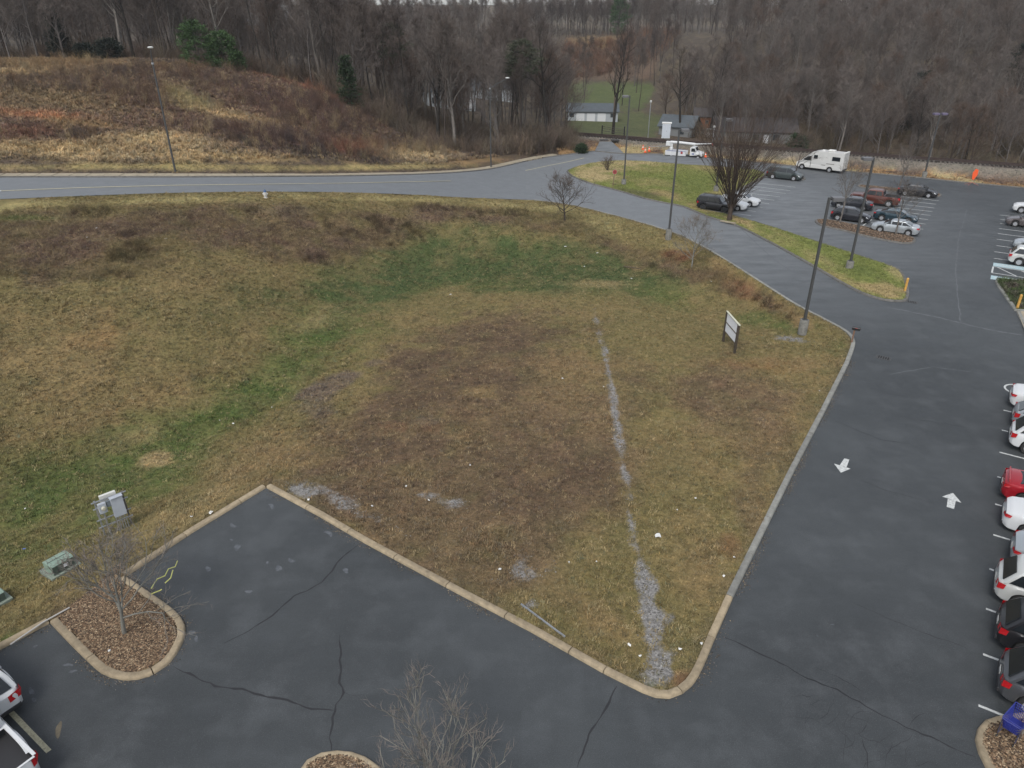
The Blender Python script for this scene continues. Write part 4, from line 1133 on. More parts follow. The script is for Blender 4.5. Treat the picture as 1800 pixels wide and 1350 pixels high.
# evergreens : many small needle sprays through the volume
def make_evergreen(seed, H, Rr, shape, n=5200, m=None, leaf=.32, low=.05):
    rn = random.Random(seed); V_, F_ = [], []
    T = Tri(seed + 1)
    T.limb(Vector((0, 0, -.3)), Vector((0, 0, 1)), H * .95, max(.1, H * .015), .02, 6, .05, .03, 6)
    clumps = []
    nc = int(n / 34)
    for k in range(nc):
        h = low + (1 - low) * rn.random() ** (.85 if shape == 'cone' else .7)
        if shape == 'cone': rad = Rr * (1 - h) ** .8 + .15
        elif shape == 'pine': rad = Rr * math.sin(math.pi * min(1, max(0, (h - low) / (1 - low))) ** .9) ** .6 + .1
        else: rad = Rr * (1 - (2 * h - .85) ** 2 * .7) ** .5 if abs(2 * h - .85) < 1.15 else Rr * .3
        a = rn.uniform(0, 6.283); q = rad * rn.uniform(.45, 1.08)
        clumps.append((Vector((math.cos(a) * q, math.sin(a) * q, h * H)), rn.uniform(.5, 1.0) * leaf * 2.4, a))
        if k % 3 == 0: T.limb(Vector((0, 0, h * H - q * .15)), Vector((math.cos(a), math.sin(a), .15)).normalized(), q, .03, .01, 2, .1, .02, 3)
    for c, s_, a in clumps:
        for j in range(34):
            p = c + Vector((rn.gauss(0, .5), rn.gauss(0, .5), rn.gauss(0, .28))) * s_
            d = (Vector((math.cos(a), math.sin(a), .2)) + Vector((rn.uniform(-1, 1), rn.uniform(-1, 1), rn.uniform(-.7, .9)))).normalized()
            L = leaf * rn.uniform(.6, 1.2); w = T.perp(d) * L * .22
            k = len(V_); V_ += [p - w, p + w, p + d * L]; F_.append((k, k + 1, k + 2))
    return T.mb.mesh('evergreen_trunk', TM['brown'][0], fix=False), np_mesh('evergreen_crown', np.array([tuple(v) for v in V_]), np.array(F_), m)
M_EV1 = mat('needles_dark', C(48,62,42), .9, noise=.35, nscale=.8, spec=.2)
M_EV2 = mat('needles_green', C(66,88,54), .9, noise=.3, nscale=.8, spec=.2)
M_EV3 = mat('needles_black', C(34,42,36), .9, noise=.3, nscale=.8, spec=.2)

# ---------------------------------------------------------------- where the woods stand
def scatter(poly, step, seed, jit=.45):
    rs = np.random.RandomState(seed)
    xs = [p[0] for p in poly]; ys = [p[1] for p in poly]
    X, Y = np.meshgrid(np.arange(min(xs), max(xs), step), np.arange(min(ys), max(ys), step))
    X = X.ravel() + rs.uniform(-jit, jit, X.size) * step; Y = Y.ravel() + rs.uniform(-jit, jit, Y.size) * step
    k = inside(X, Y, poly)
    return list(zip(X[k], Y[k]))
treesets = []
def zone(poly, step, seed, lab, grp, s0=.85, s1=1.15, kinds=None, avoid=None):
    for x, y in scatter(poly, step, seed):
        if avoid and avoid(x, y): continue
        treesets.append((x, y, rnd.uniform(s0, s1), rnd.choice(kinds or range(len(WOOD))), lab, grp))
P2 = lambda x, y, D: tuple(pd(x, y, D)[:2])
crest = [P2(-200,100,131), P2(0,104,131), P2(150,103,131), P2(300,104,131), P2(450,130,130), P2(560,158,128), P2(650,215,122), P2(760,250,121), P2(850,262,122), P2(930,255,126), P2(1000,245,132), P2(1000,150,170)]
zone(crest[:7] + [P2(560,100,165), P2(-200,100,165)], 5.2, 1, 'bare tree in the woods on the crest of the left hill', 'bare trees on the crest of the left hill')
zone(crest[5:] + [P2(560,100,170)], 4.9, 2, 'bare tree in the dense thicket behind the street bend', 'bare trees in the thicket behind the street bend', .8, 1.15)
cz = lambda x, y: y > 150 and 985 < float(project(x, y, 0)[0]) < 1165
zone([(-150,165),(22,170),(30,215),(-150,215)], 7.5, 3, 'bare tree deep in the middle woods', 'bare trees deep in the middle woods', avoid=cz)
zone([(-260,215),(20,215),(10,300),(-300,300)], 11, 4, 'distant bare tree in the left woods', 'distant bare trees in the left woods', 1.0, 1.3, avoid=cz)
rw = []
for p in rail_line:
    rw.append((p[0] - rail_d.y * -9, p[1] + 9 * rail_d.x))
rfront = [p for p in rw if p[0] > 30]
zone(rfront + [(190,170),(40,185)], 5.4, 5, 'bare tree in the front rank behind the railway', 'bare trees in the front rank behind the railway', .55, .85, kinds=[2,4,5,7,8,0],
     avoid=lambda x, y: (x < 40 and y < 172) or (x < 60 and y < 172 and vnoise(np.array([x]), np.array([y]), 3.0, 4)[0] < .62))
zone([(36,186),(190,171),(240,165),(260,215),(60,225),(50,215)], 6.2, 6, 'bare tree on the lower slope of the right hill', 'bare trees on the lower slope of the right hill', .75, 1.05, kinds=[2,4,5,8,2,4,0,7])
zone([(60,225),(260,215),(300,290),(80,300)], 7.5, 7, 'bare tree near the top of the right hill', 'bare trees near the top of the right hill', .8, 1.05, kinds=[2,4,5,8,2,4,1,7])
zone([(70,300),(300,290),(330,360),(70,380)], 12, 8, 'bare tree on the skyline of the right hill', 'bare trees on the skyline of the right hill', .9, 1.2)
zone([P2(900,70,388), P2(1180,70,388), P2(1200,60,440), P2(880,60,440)], 7, 9, 'tall bare tree at the top of the rusty clearing', 'bare trees beyond the rusty clearing', .9, 1.15, kinds=[3,6,1])
zone([(-700,840),(700,840),(720,900),(-720,900)], 15, 20, 'far bare tree on the horizon', 'far bare trees on the horizon', 1.0, 1.4)
zone([(-300,395),(300,395),(330,460),(-330,460)], 7.5, 10, 'far bare tree on the horizon', 'far bare trees on the horizon', 1.0, 1.4)
zone([P2(1000,145,200), P2(1140,150,200), P2(1150,100,300), P2(990,100,300)], 14, 13, 'scattered bare tree between the shed and the clearing', 'scattered bare trees round the green field', .7, .95, kinds=[3,6,1,0,2])
zone([(40,150),(86,143),(92,176),(44,184)], 4.6, 14, 'bare tree around the houses beyond the railway', 'bare trees around the houses beyond the railway', .4, .75, kinds=[2,4,5,0,8])
zone([P2(1150,130,240), P2(1190,140,240), P2(1180,90,340), P2(1130,90,340)], 8, 12, 'slender bare tree beside the clearing', 'bare trees beside the clearing', .8, 1.0, kinds=[3,6,1,0])
tz = ground_z([t[0] for t in treesets], [t[1] for t in treesets])
tu, tvv = project(np.array([t[0] for t in treesets]), np.array([t[1] for t in treesets]), tz)
order = sorted([i for i in range(len(treesets)) if -60 < tu[i] < 1860], key=lambda i: treesets[i][1] / treesets[i][2])
single = set(order[:270])
far_pts = []
for i, (x, y, s_, k, lab, grp) in enumerate(treesets):
    if tu[i] < -150 or tu[i] > 1950: continue
    if i in single:
        o = add_tree('bare_tree', WOOD[k], (x, y, tz[i]), rnd.uniform(0, 6.28), s_, ('tall ' if s_ > 1.05 else 'low ' if s_ < .88 else '') + specs[k][2].replace('rusty', 'reddish brown') + ' ' + lab, grp)
        o.rotation_euler = (rnd.uniform(-.05, .05), rnd.uniform(-.05, .05), rnd.uniform(0, 6.28))
    else:
        far_pts.append((x, y, tz[i], s_, k))

# ---------------------------------------------------------------- instancing of what nobody could count
def gn_scatter(name, pts, rot, scl, cols, protos, label, lean=None, pick=None):
    """one object: points carrying col, scale, rotation; instances of the prototype meshes"""
    me = bpy.data.meshes.new(name)
    P = np.asarray(pts, dtype=np.float32)
    me.vertices.add(len(P)); me.vertices.foreach_set('co', P.ravel())
    def fa(n, arr, ty='FLOAT', key='value'):
        a = me.attributes.new(n, ty, 'POINT'); a.data.foreach_set(key, np.ascontiguousarray(arr, dtype=(np.int32 if ty == 'INT' else np.float32)).ravel())
    fa('rot', rot, 'FLOAT_VECTOR', 'vector'); fa('scl', scl, 'FLOAT_VECTOR', 'vector')
    c4 = np.ones((len(P), 4), dtype=np.float32); c4[:, :3] = cols; fa('tint', c4, 'FLOAT_COLOR', 'color')
    fa('pick', pick if pick is not None else np.random.RandomState(5).randint(0, len(protos), len(P)), 'INT')
    o = link(name, me)
    ng = bpy.data.node_groups.new(name + '_nodes', 'GeometryNodeTree')
    ng.interface.new_socket('Geometry', in_out='INPUT', socket_type='NodeSocketGeometry'); ng.interface.new_socket('Geometry', in_out='OUTPUT', socket_type='NodeSocketGeometry')
    N = ng.nodes; Lk = ng.links
    gi = N.new('NodeGroupInput'); go = N.new('NodeGroupOutput')
    g2i = N.new('GeometryNodeGeometryToInstance')
    for pm in reversed(protos):
        po = bpy.data.objects.new(pm.name, pm)
        oi = N.new('GeometryNodeObjectInfo'); oi.inputs['Object'].default_value = po; oi.inputs['As Instance'].default_value = True
        Lk.new(oi.outputs['Geometry'], g2i.inputs[0])
    # separate instances per prototype: join as instances via multi-input
    join = N.new('GeometryNodeJoinGeometry')
    N.remove(g2i)
    for nd in [n for n in N if n.bl_idname == 'GeometryNodeObjectInfo']: Lk.new(nd.outputs['Geometry'], join.inputs[0])
    iop = N.new('GeometryNodeInstanceOnPoints')
    Lk.new(gi.outputs[0], iop.inputs['Points']); Lk.new(join.outputs[0], iop.inputs['Instance']); iop.inputs['Pick Instance'].default_value = True
    def na(n, ty):
        a = N.new('GeometryNodeInputNamedAttribute'); a.data_type = ty; a.inputs['Name'].default_value = n; return a.outputs['Attribute']
    Lk.new(na('pick', 'INT'), iop.inputs['Instance Index'])
    e2r = N.new('FunctionNodeEulerToRotation'); Lk.new(na('rot', 'FLOAT_VECTOR'), e2r.inputs[0]); Lk.new(e2r.outputs[0], iop.inputs['Rotation'])
    Lk.new(na('scl', 'FLOAT_VECTOR'), iop.inputs['Scale'])
    Lk.new(iop.outputs[0], go.inputs[0])
    md = o.modifiers.new('scatter', 'NODES'); md.node_group = ng
    tag(o, label, kind='stuff')
    return o
if far_pts:
    A_ = np.array(far_pts)
    n = len(A_); rs = np.random.RandomState(8); A_[:, 3] *= np.where(A_[:, 1] > 390, .8, 1.0)
    rot = np.stack([rs.uniform(-.04, .04, n), rs.uniform(-.04, .04, n), rs.uniform(0, 6.28, n)], 1)
    # trunk+crown joined prototypes
    protos = []
    for i, w in enumerate(WOOD):
        bm = bmesh.new(); bm.from_mesh(w[0]); nf = len(bm.faces); bm.from_mesh(w[1])
        bm.faces.ensure_lookup_table()
        for f in bm.faces[nf:]: f.material_index = 1
        me = bpy.data.meshes.new('distant_tree_%d' % i); bm.to_mesh(me); bm.free()
        me.materials.append(w[0].materials[0]); me.materials.append(w[1].materials[0]); protos.append(me)
    gn_scatter('distant_woods', A_[:, :3], rot, np.repeat(A_[:, 3:4], 3, 1), np.ones((n, 3)), protos, 'mass of distant bare woods on the hills', pick=A_[:, 4].astype(int))

def tint_material(name, rough=.95, var=.5, nscale=3.0):
    m = bpy.data.materials.new(name); m.use_nodes = True
    nt = m.node_tree; N = nt.nodes; b = N['Principled BSDF']; b.inputs['Roughness'].default_value = rough; b.inputs['Specular IOR Level'].default_value = .15
    a = N.new('ShaderNodeAttribute'); a.attribute_type = 'INSTANCER'; a.attribute_name = 'tint'
    oi = N.new('ShaderNodeObjectInfo'); r = N.new('ShaderNodeMapRange'); r.inputs['To Min'].default_value = 1 - var; r.inputs['To Max'].default_value = 1 + var
    nt.links.new(oi.outputs['Random'], r.inputs['Value'])
    mu = N.new('ShaderNodeVectorMath'); mu.operation = 'SCALE'; nt.links.new(a.outputs['Color'], mu.inputs[0]); nt.links.new(r.outputs[0], mu.inputs['Scale'])
    nt.links.new(mu.outputs[0], b.inputs['Base Color'])
    return m
M_BLADE = tint_material('grass_blades', var=.5)
M_BRUSHTW = tint_material('brush_twigs', var=.35)

def tuft_mesh(seed, n, h, w, spread, lean, curve=.3, m=None):
    rn = random.Random(seed); V_, F_ = [], []
    for k in range(n):
        a = rn.uniform(0, 6.283); q = rn.uniform(0, spread); p = Vector((math.cos(a) * q, math.sin(a) * q, -.01))
        b = rn.uniform(0, 6.283); l = rn.uniform(.2, 1) * lean; d = Vector((math.cos(b) * l, math.sin(b) * l, 1)).normalized(); L = h * rn.uniform(.5, 1.1)
        s_ = Vector((-math.sin(b), math.cos(b), 0)) * w * rn.uniform(.6, 1.2) * .5
        mid = p + d * L * .55; e = mid + (d + Vector((math.cos(b), math.sin(b), -.6)) * curve).normalized() * L * .45
        i = len(V_); V_ += [p - s_, p + s_, mid + s_ * .8, mid - s_ * .8, e]; F_ += [(i, i + 1, i + 2), (i, i + 2, i + 3), (i + 3, i + 2, i + 4)]
    return np_mesh('tuft_%d' % seed, np.array([tuple(v) for v in V_]), np.array(F_), m)
def brush_mesh(seed, n, h, spread, w=.02, m=None, lean=.9):
    rn = random.Random(seed); T = Tri(seed)
    for k in range(n):
        a = rn.uniform(0, 6.283); q = rn.uniform(0, spread); p = Vector((math.cos(a) * q, math.sin(a) * q, 0))
        b = rn.uniform(0, 6.283); l = rn.uniform(0, lean); d = Vector((math.cos(b) * l, math.sin(b) * l, 1)).normalized(); L = h * rn.uniform(.4, 1.15)
        T.twig(p, d, L, w)
        for j in range(3):
            d2 = (d + T.perp(d) * .7).normalized(); T.twig(p + d * L * rn.uniform(.3, .9), d2, L * rn.uniform(.25, .45), w * .7)
    return np_mesh('brush_%d' % seed, np.array([tuple(v) for v in T.tv]), np.array(T.tf), m)
TUFTS = [tuft_mesh(200 + i, 9, .11, .016, .10, .9, .5, M_BLADE) for i in range(4)]
RANK = [tuft_mesh(220 + i, 14, .5, .035, .22, .8, .8, M_BLADE) for i in range(4)]
BRUSH = [brush_mesh(240 + i, 14, .75, .5, .02, M_BRUSHTW) for i in range(4)]
SHRUB = [brush_mesh(260 + i, 26, 2.3, .7, .028, M_BRUSHTW, .55) for i in range(4)]

_itp_x, _itp_y = gx, gy
COLG = col.reshape(len(gy), len(gx), 3)
GRG = GRAVALL.reshape(len(gy), len(gx)); MUG = MULCH_W.reshape(len(gy), len(gx)); ZG = gZ.reshape(len(gy), len(gx))
def sample(Gr, x, y):
    i = np.clip(np.searchsorted(gx, x) - 1, 0, len(gx) - 2); j = np.clip(np.searchsorted(gy, y) - 1, 0, len(gy) - 2)
    u = (x - gx[i]) / (gx[i + 1] - gx[i]); v = (y - gy[j]) / (gy[j + 1] - gy[j])
    if Gr.ndim == 3: u = u[:, None]; v = v[:, None]
    return (Gr[j, i] * (1 - u) + Gr[j, i + 1] * u) * (1 - v) + (Gr[j + 1, i] * (1 - u) + Gr[j + 1, i + 1] * u) * v
def visible(x, y, z, m=30):
    u, v = project(x, y, z)
    return (u > -m) & (u < 1800 + m) & (v > -m) & (v < 1350 + m)
def scatter_pts(n, x0, x1, y0, y1, seed):
    rs = np.random.RandomState(seed)
    # density falls with distance
    y = y0 + (y1 - y0) * rs.random_sample(n) ** 1.25
    x = x0 + (x1 - x0) * rs.random_sample(n)
    return x, y
def unpaved(x, y, margin=.32):
    d = np.maximum(np.maximum(sdist(x, y, lot_poly), sdist(x, y, street_poly)), sdist(x, y, cross_poly))
    return d < -margin
def grass_object(name, protos, x, y, seed, smin, smax, label, tint=1.0, tiltmax=.3, zoff=0.0, flat=1.0, straw=.16):
    rs = np.random.RandomState(seed); n = len(x)
    z = sample(ZG, x, y) + zoff
    c = sample(COLG, x, y) * tint
    s_ = rs.uniform(smin, smax, n) * (.55 + .9 * fbm(x, y, 1.3, 17)) 
    c = c * (.78 + .44 * fbm(x, y, .5, 19)[:, None])
    hue = rs.normal(0, .09, n); c = c * np.stack([1 + hue, 1 + hue * .2, 1 - hue * .6], 1)
    # a share of bleached straw blades among the green
    st = rs.random_sample(n) < straw
    c[st] = c[st] * .45 + PAL['straw'] * .62
    rot = np.stack([rs.uniform(-tiltmax, tiltmax, n), rs.uniform(-tiltmax, tiltmax, n), rs.uniform(0, 6.28, n)], 1)
    return gn_scatter(name, np.stack([x, y, z], 1), rot, np.stack([s_, s_, s_ * flat], 1), np.clip(c, .005, .9), protos, label)
x, y = scatter_pts(330000, -46, 34, 15, 92, 1)
ok = visible(x, y, sample(ZG, x, y)); x, y = x[ok], y[ok]
ok = unpaved(x, y) & (y < 118)
ys_ = np.interp(x, _sx[_o], _sy[_o]); ok &= (y < ys_ - 2)
ok &= (np.random.RandomState(2).random_sample(len(x)) > sample(GRG, x, y) * .93) & (np.random.RandomState(3).random_sample(len(x)) > sample(MUG, x, y) * 1.2)
x, y = x[ok], y[ok]
uu, vv = project(x, y, sample(ZG, x, y))
# the slope at the left is rougher and longer
rs = np.random.RandomState(12)
grass_object('field_grass', TUFTS, x, y, 3, .7, 1.6, 'short winter grass of the field', 1.12)
k = rs.random_sample(len(x)) < np.where((uu < 620) & (vv < 860 - uu * .15), .22, np.where(vv < 500, .16, .012))
grass_object('rank_grass', RANK, x[k] + rs.uniform(-.3, .3, k.sum()), y[k] + rs.uniform(-.3, .3, k.sum()), 4, .3, .7, 'longer tussocks on the slopes of the field', 1.05, .5, 0, .7)
# dead brush on the street bank
bx, by = scatter_pts(120000, -60, 30, 45, 92, 5)
bz = sample(ZG, bx, by); u, v = project(bx, by, bz)
def bm_(tab, u, v, soft=.5):
    w = np.zeros(len(u))
    for cx, cy, rx, ry, ro, st in tab:
        a = R(ro); du = u - cx; dv = v - cy
        p = (du * math.cos(a) + dv * math.sin(a)) / rx; q = (-du * math.sin(a) + dv * math.cos(a)) / ry
        w = np.maximum(w, np.clip((1.1 - np.sqrt(p * p + q * q)) / soft, 0, 1) * st)
    return w
w = bm_([(330,400,420,42,0,1),(110,430,240,60,0,1),(160,470,110,24,0,1),(620,405,140,36,0,.9),(540,440,120,26,0,.8),(850,378,170,14,4,.7),(960,395,90,14,8,.8),(1080,438,80,16,22,.8),(1180,468,90,20,20,1),(1270,492,80,22,25,1),(1350,530,70,16,35,.8)], u, v)
ok = (rs.random_sample(len(bx)) < w * (.25 + .9 * (fbm(bx, by, 2.2, 71) > .45))) & unpaved(bx, by, .8)
grass_object('bank_brush', BRUSH, bx[ok], by[ok], 6, .35, .95, 'tangled dead brush on the bank below the street', 1.0, .7, -.05, .65, .3)
ok2 = ok & (fbm(bx, by, 3.5, 181) > .60) & (rs.random_sample(len(bx)) < .35)
grass_object('bank_brush', SHRUB, bx[ok2], by[ok2], 66, .22, .5, 'darker bramble clumps standing in the dead brush', .5, .7, -.05, .7, .05)
# hillside rank grass and scrub
hx, hy = scatter_pts(90000, -110, 20, 78, 135, 9)
hz = sample(ZG, hx, hy); ysh = np.interp(hx, _sx[_o], _sy[_o])
ok = visible(hx, hy, hz) & unpaved(hx, hy, 2.4) & (hy > ysh + 2) ; hx, hy = hx[ok], hy[ok]
dsw = -sdist(hx, hy, street_poly)
ok = dsw > 4.5
grass_object('hill_grass', RANK, hx[ok], hy[ok], 10, .6, 1.4, 'tall dry grass on the left hill', 1.3, .5)
uh, vh = project(hx, hy, sample(ZG, hx, hy))
w = bm_([(240,165,170,26,10,.7),(440,165,160,24,14,.7),(560,200,120,44,15,1),(420,235,140,16,6,.8),(520,250,160,22,8,.9),(620,262,100,20,4,1),(720,258,100,12,4,1),(100,120,120,14,0,.4),(120,150,150,18,0,.5),(300,130,160,12,0,.6),(60,235,60,16,0,.35),(140,240,40,20,0,.5)], uh, vh)
ok = (rs.random_sample(len(hx)) < w * .2) & (dsw > 5)
c_save = PAL['purple']
grass_object('hill_scrub', SHRUB, hx[ok], hy[ok], 11, .35, .8, 'bare reddish scrub on the left hill', .85, .25)
# short verge grass beyond the pavement
x2, y2 = scatter_pts(60000, -80, 12, 70, 112, 15)
d2 = -sdist(x2, y2, street_poly); ys2 = np.interp(x2, _sx[_o], _sy[_o])
ok = (d2 > 1.9) & (d2 < 5) & (y2 > ys2) & unpaved(x2, y2, 1.9)
grass_object('verge_grass', TUFTS, x2[ok], y2[ok], 16, 1.2, 2.2, 'mown verge beyond the pavement', 1.1)
# undergrowth in front of and inside the woods
def under(poly, n, seed, smin, smax, label, tint):
    rs_ = np.random.RandomState(seed); xs = [p[0] for p in poly]; ys = [p[1] for p in poly]
    X = rs_.uniform(min(xs), max(xs), n); Y = rs_.uniform(min(ys), max(ys), n); k = inside(X, Y, poly); X, Y = X[k], Y[k]
    Z = sample(ZG, X, Y); s_ = rs_.uniform(smin * .5, smax, len(X)) * (.35 + 1.3 * fbm(X, Y, 6, 33, 2))
    c = np.array(tint)[None, :] * rs_.uniform(.6, 1.4, (len(X), 1)) * (.6 + .8 * fbm(X, Y, 4, 43, 2))[:, None] * np.stack([rs_.uniform(.92, 1.12, len(X)), np.ones(len(X)), rs_.uniform(.85, 1.05, len(X))], 1)
    rot = np.stack([rs_.uniform(-.4, .4, len(X)), rs_.uniform(-.4, .4, len(X)), rs_.uniform(0, 6.28, len(X))], 1)
    gn_scatter('undergrowth', np.stack([X, Y, Z], 1), rot, np.stack([s_, s_, s_ * rs_.uniform(.7, 1.2, len(X))], 1), c, SHRUB, label)
under([tuple(p) for p in crest[5:-1]] + [P2(1028,246,131), P2(1010,215,140), P2(700,160,150)], 3000, 31, .7, 1.7, 'bare undergrowth at the foot of the thicket', C(98,88,79))
under([tuple(p) for p in crest[:7]] + [P2(560,120,150), P2(-200,100,150)], 1500, 32, .6, 1.5, 'bare undergrowth along the crest woods', C(88,78,70))
under(rfront + [(200,180),(40,190)], 4200, 33, .7, 1.6, 'bare undergrowth behind the railway', C(102,93,80))
under([(-120,150),(20,170),(30,215),(-150,215)], 1800, 34, .8, 1.8, 'bare undergrowth in the middle woods', C(86,74,68)) if False else None
_cl = [tuple(pd(x, y, D)[:2]) for x, y, D in ((985,140,292),(1165,142,292),(1190,98,352),(985,96,352))]
under(_cl, 900, 35, 1.0, 2.2, 'reddish scrub on the clearing beyond the green field', C(108,84,70))
under([(36,152),(84,146),(84,178),(40,180)], 800, 36, .6, 1.5, 'bare undergrowth around the houses', C(86,76,66))
# scrub on the strip below the railway
sx_, sy_ = scatter_pts(40000, 8, 190, 95, 155, 41)
dr_ = seg_dist(sx_, sy_, rail_line); su = sy_ < np.interp(sx_, _rl[:, 0], _rl[:, 1])
ok = su & (dr_ > 4.2) & (dr_ < 26) & unpaved(sx_, sy_, .5) & visible(sx_, sy_, sample(ZG, sx_, sy_))
grass_object('railway_bank_grass', RANK, sx_[ok], sy_[ok], 42, .4, .9, 'dry straw grass on the strip below the railway', 1.15, .4)
# grass on the long island, low plants in the bed
def tri_points(data, n, seed):
    vx, vy, vz, c, fo, W = data
    rs_ = np.random.RandomState(seed); F_ = np.array(fo); P3 = np.stack([vx, vy, vz], 1)
    a, b, d = P3[F_[:, 0]], P3[F_[:, 1]], P3[F_[:, 2]]
    ar = np.linalg.norm(np.cross(b - a, d - a), axis=1); k = rs_.choice(len(F_), n, p=ar / ar.sum())
    r1 = np.sqrt(rs_.random_sample(n)); r2 = rs_.random_sample(n)
    w0, w1, w2 = 1 - r1, r1 * (1 - r2), r1 * r2
    P_ = a[k] * w0[:, None] + b[k] * w1[:, None] + d[k] * w2[:, None]
    Cc = c[F_[k, 0]] * w0[:, None] + c[F_[k, 1]] * w1[:, None] + c[F_[k, 2]] * w2[:, None]
    return P_, Cc, rs_
P_, Cc, rs_ = tri_points(iB_, 26000, 1)
s_ = rs_.uniform(.8, 1.8, len(P_)); rot = np.stack([rs_.uniform(-.3, .3, len(P_)), rs_.uniform(-.3, .3, len(P_)), rs_.uniform(0, 6.28, len(P_))], 1)
gn_scatter('lawn_grass', P_, rot, np.repeat(s_[:, None], 3, 1), Cc * 1.1, TUFTS, 'mown grass on the long island')
P_, Cc, rs_ = tri_points(iJ_, 1500, 2)
s_ = rs_.uniform(.6, 1.1, len(P_)); rot = np.stack([rs_.uniform(-.6, .6, len(P_)), rs_.uniform(-.6, .6, len(P_)), rs_.uniform(0, 6.28, len(P_))], 1)
gn_scatter('bed_plants', P_, rot, np.repeat(s_[:, None], 3, 1), Cc * 1.3, RANK, 'low green ground cover in the planting bed')

# pebbles in the mulch beds, gravel bits on the drain line
def chip_mesh(seed, m):
    rn = random.Random(seed); bm = bmesh.new(); bmesh.ops.create_icosphere(bm, subdivisions=1, radius=1)
    for v in bm.verts: v.co = Vector((v.co.x * rn.uniform(.8, 1.2), v.co.y * rn.uniform(.5, .8), v.co.z * rn.uniform(.35, .6))) 
    me = bpy.data.meshes.new('stone_%d' % seed); bm.to_mesh(me); bm.free(); me.materials.append(m); return me
M_STONE = tint_material('pebbles', .8, .45)
STONES = [chip_mesh(300 + i, M_STONE) for i in range(4)]
def pebbles(name, P_, seed, smin, smax, pal, label):
    rs_ = np.random.RandomState(seed); n = len(P_); s_ = rs_.uniform(smin, smax, n)
    pal = np.array(pal); c = pal[rs_.randint(0, len(pal), n)] * rs_.uniform(.7, 1.25, (n, 1))
    rot = np.stack([rs_.uniform(-.4, .4, n), rs_.uniform(-.4, .4, n), rs_.uniform(0, 6.28, n)], 1)
    gn_scatter(name, P_, rot, np.repeat(s_[:, None], 3, 1), c, STONES, label)
MPAL = [C(128,108,86), C(104,86,68), C(84,69,56), C(148,130,106), C(66,56,48), C(114,92,72)]
rs_ = np.random.RandomState(77)
xs = [p[0] for p in isl]; ys = [p[1] for p in isl]
X = rs_.uniform(min(xs), max(xs), 60000); Y = rs_.uniform(min(ys), max(ys), 60000)
k = (inside(X, Y, isl) & unpaved(X, Y, .27)) ; X, Y = X[k], Y[k]
k = rs_.random_sample(len(X)) < sample(MUG, X, Y); X, Y = X[k][:26000], Y[k][:26000]
pebbles('mulch_pebbles', np.stack([X, Y, sample(ZG, X, Y) + .01], 1), 5, .03, .065, MPAL, 'river pebbles and bark in the corner island')
for dta, n_, lb in ((iH_, 9000, 'pebbles in the island at the bottom edge'), (iI_, 9000, 'pebbles in the island with the cart')):
    P_, Cc, q_ = tri_points(dta, n_, 9); pebbles('mulch_pebbles', P_ + np.array([0, 0, .012]), 6, .03, .065, MPAL, lb)
for dta, n_, lb in ((iD_, 2500, 'mulch chips in the island by the silver sedan'), (iE_, 1500, 'mulch chips in the narrow island')):
    P_, Cc, q_ = tri_points(dta, n_, 9); pebbles('mulch_chips', P_ + np.array([0, 0, .012]), 6, .05, .11, [C(104,88,74), C(84,71,60), C(122,104,88)], lb)
X = rs_.uniform(-14, 30, 420000); Y = rs_.uniform(17, 68, 420000)
g_ = sample(GRG, X, Y); k = (g_ > .25) & (rs_.random_sample(len(X)) < g_ ** 1.6 * .5) & unpaved(X, Y, .3); X, Y = X[k], Y[k]
pebbles('path_gravel', np.stack([X, Y, sample(ZG, X, Y) + .008], 1), 7, .015, .04, [C(128,127,124), C(110,108,106), C(146,144,140), C(92,88,84)], 'grey gravel showing through the grass')
X = rs_.uniform(0, 230, 400000); Y = rs_.uniform(90, 165, 400000); d_ = seg_dist(X, Y, rail_line)
k = (d_ < 4.3) & visible(X, Y, 1.0 + 0 * X); X, Y = X[k][:45000], Y[k][:45000]
pebbles('railway_ballast', np.stack([X, Y, sample(ZG, X, Y) + .03], 1), 8, .04, .085, [C(120,115,110), C(98,94,91), C(134,128,122), C(82,78,76)], 'pale crushed stone ballast of the railway')
# scattered fallen leaves / debris grains in the field near kerbs
gp_, gq_ = [], []
rs_ = np.random.RandomState(91)
P3_ = resample(near_w[1:-3], .05)
for i in range(7000):
    k = rs_.randint(0, len(P3_) - 2); a, b = P3_[k], P3_[k + 1]; t = (b - a); t.normalize(); q = abs(rs_.normal(0, .16)) + .03
    if vnoise(np.array([a.x]), np.array([a.y]), 1.7, 3)[0] < rs_.uniform(.25, .8): continue
    gp_.append((a.x + t.y * q, a.y - t.x * q, .004))
pebbles('kerb_grit', np.array(gp_), 11, .012, .035, [C(96,88,78), C(78,70,62), C(118,108,92), C(92,90,87)], 'grit and leaves at the foot of the near kerbs')
# ---------------------------------------------------------------- specimen trees and shrubs
def specimen(kw, seed, m, px_, label, group=None, sc=1.0, rz=0.0, name='bare_tree', z=None):
    T = make_tree(seed, **kw)
    me = tree_meshes(name, T, m)
    p = on_ground(*px_) if z is None else px(px_[0], px_[1], z)
    return add_tree(name, me, p, rz, sc, label, group)
specimen(dict(H=4.1, r=.09, clear=.22, n1=18, n2=8, n3=7, ntw=2, ang=60, spread=.74, wob=.6, up=.10, tw=.42, tww=.015, upend=.06, lean=.1), 407, TM['lichen'], (218,1112), 'bare lichen grey tree in the corner mulch island', z=.12)
specimen(dict(H=4.7, r=.045, clear=.25, n1=8, n2=4, n3=4, ntw=2, ang=34, spread=.40, wob=.3, up=.08, tw=.42, tww=.013, upend=.15, multi=6, lean=.17), 402, TM['lichen'], (765,1440), 'bare multi stem tree rising into the bottom edge', z=.1)
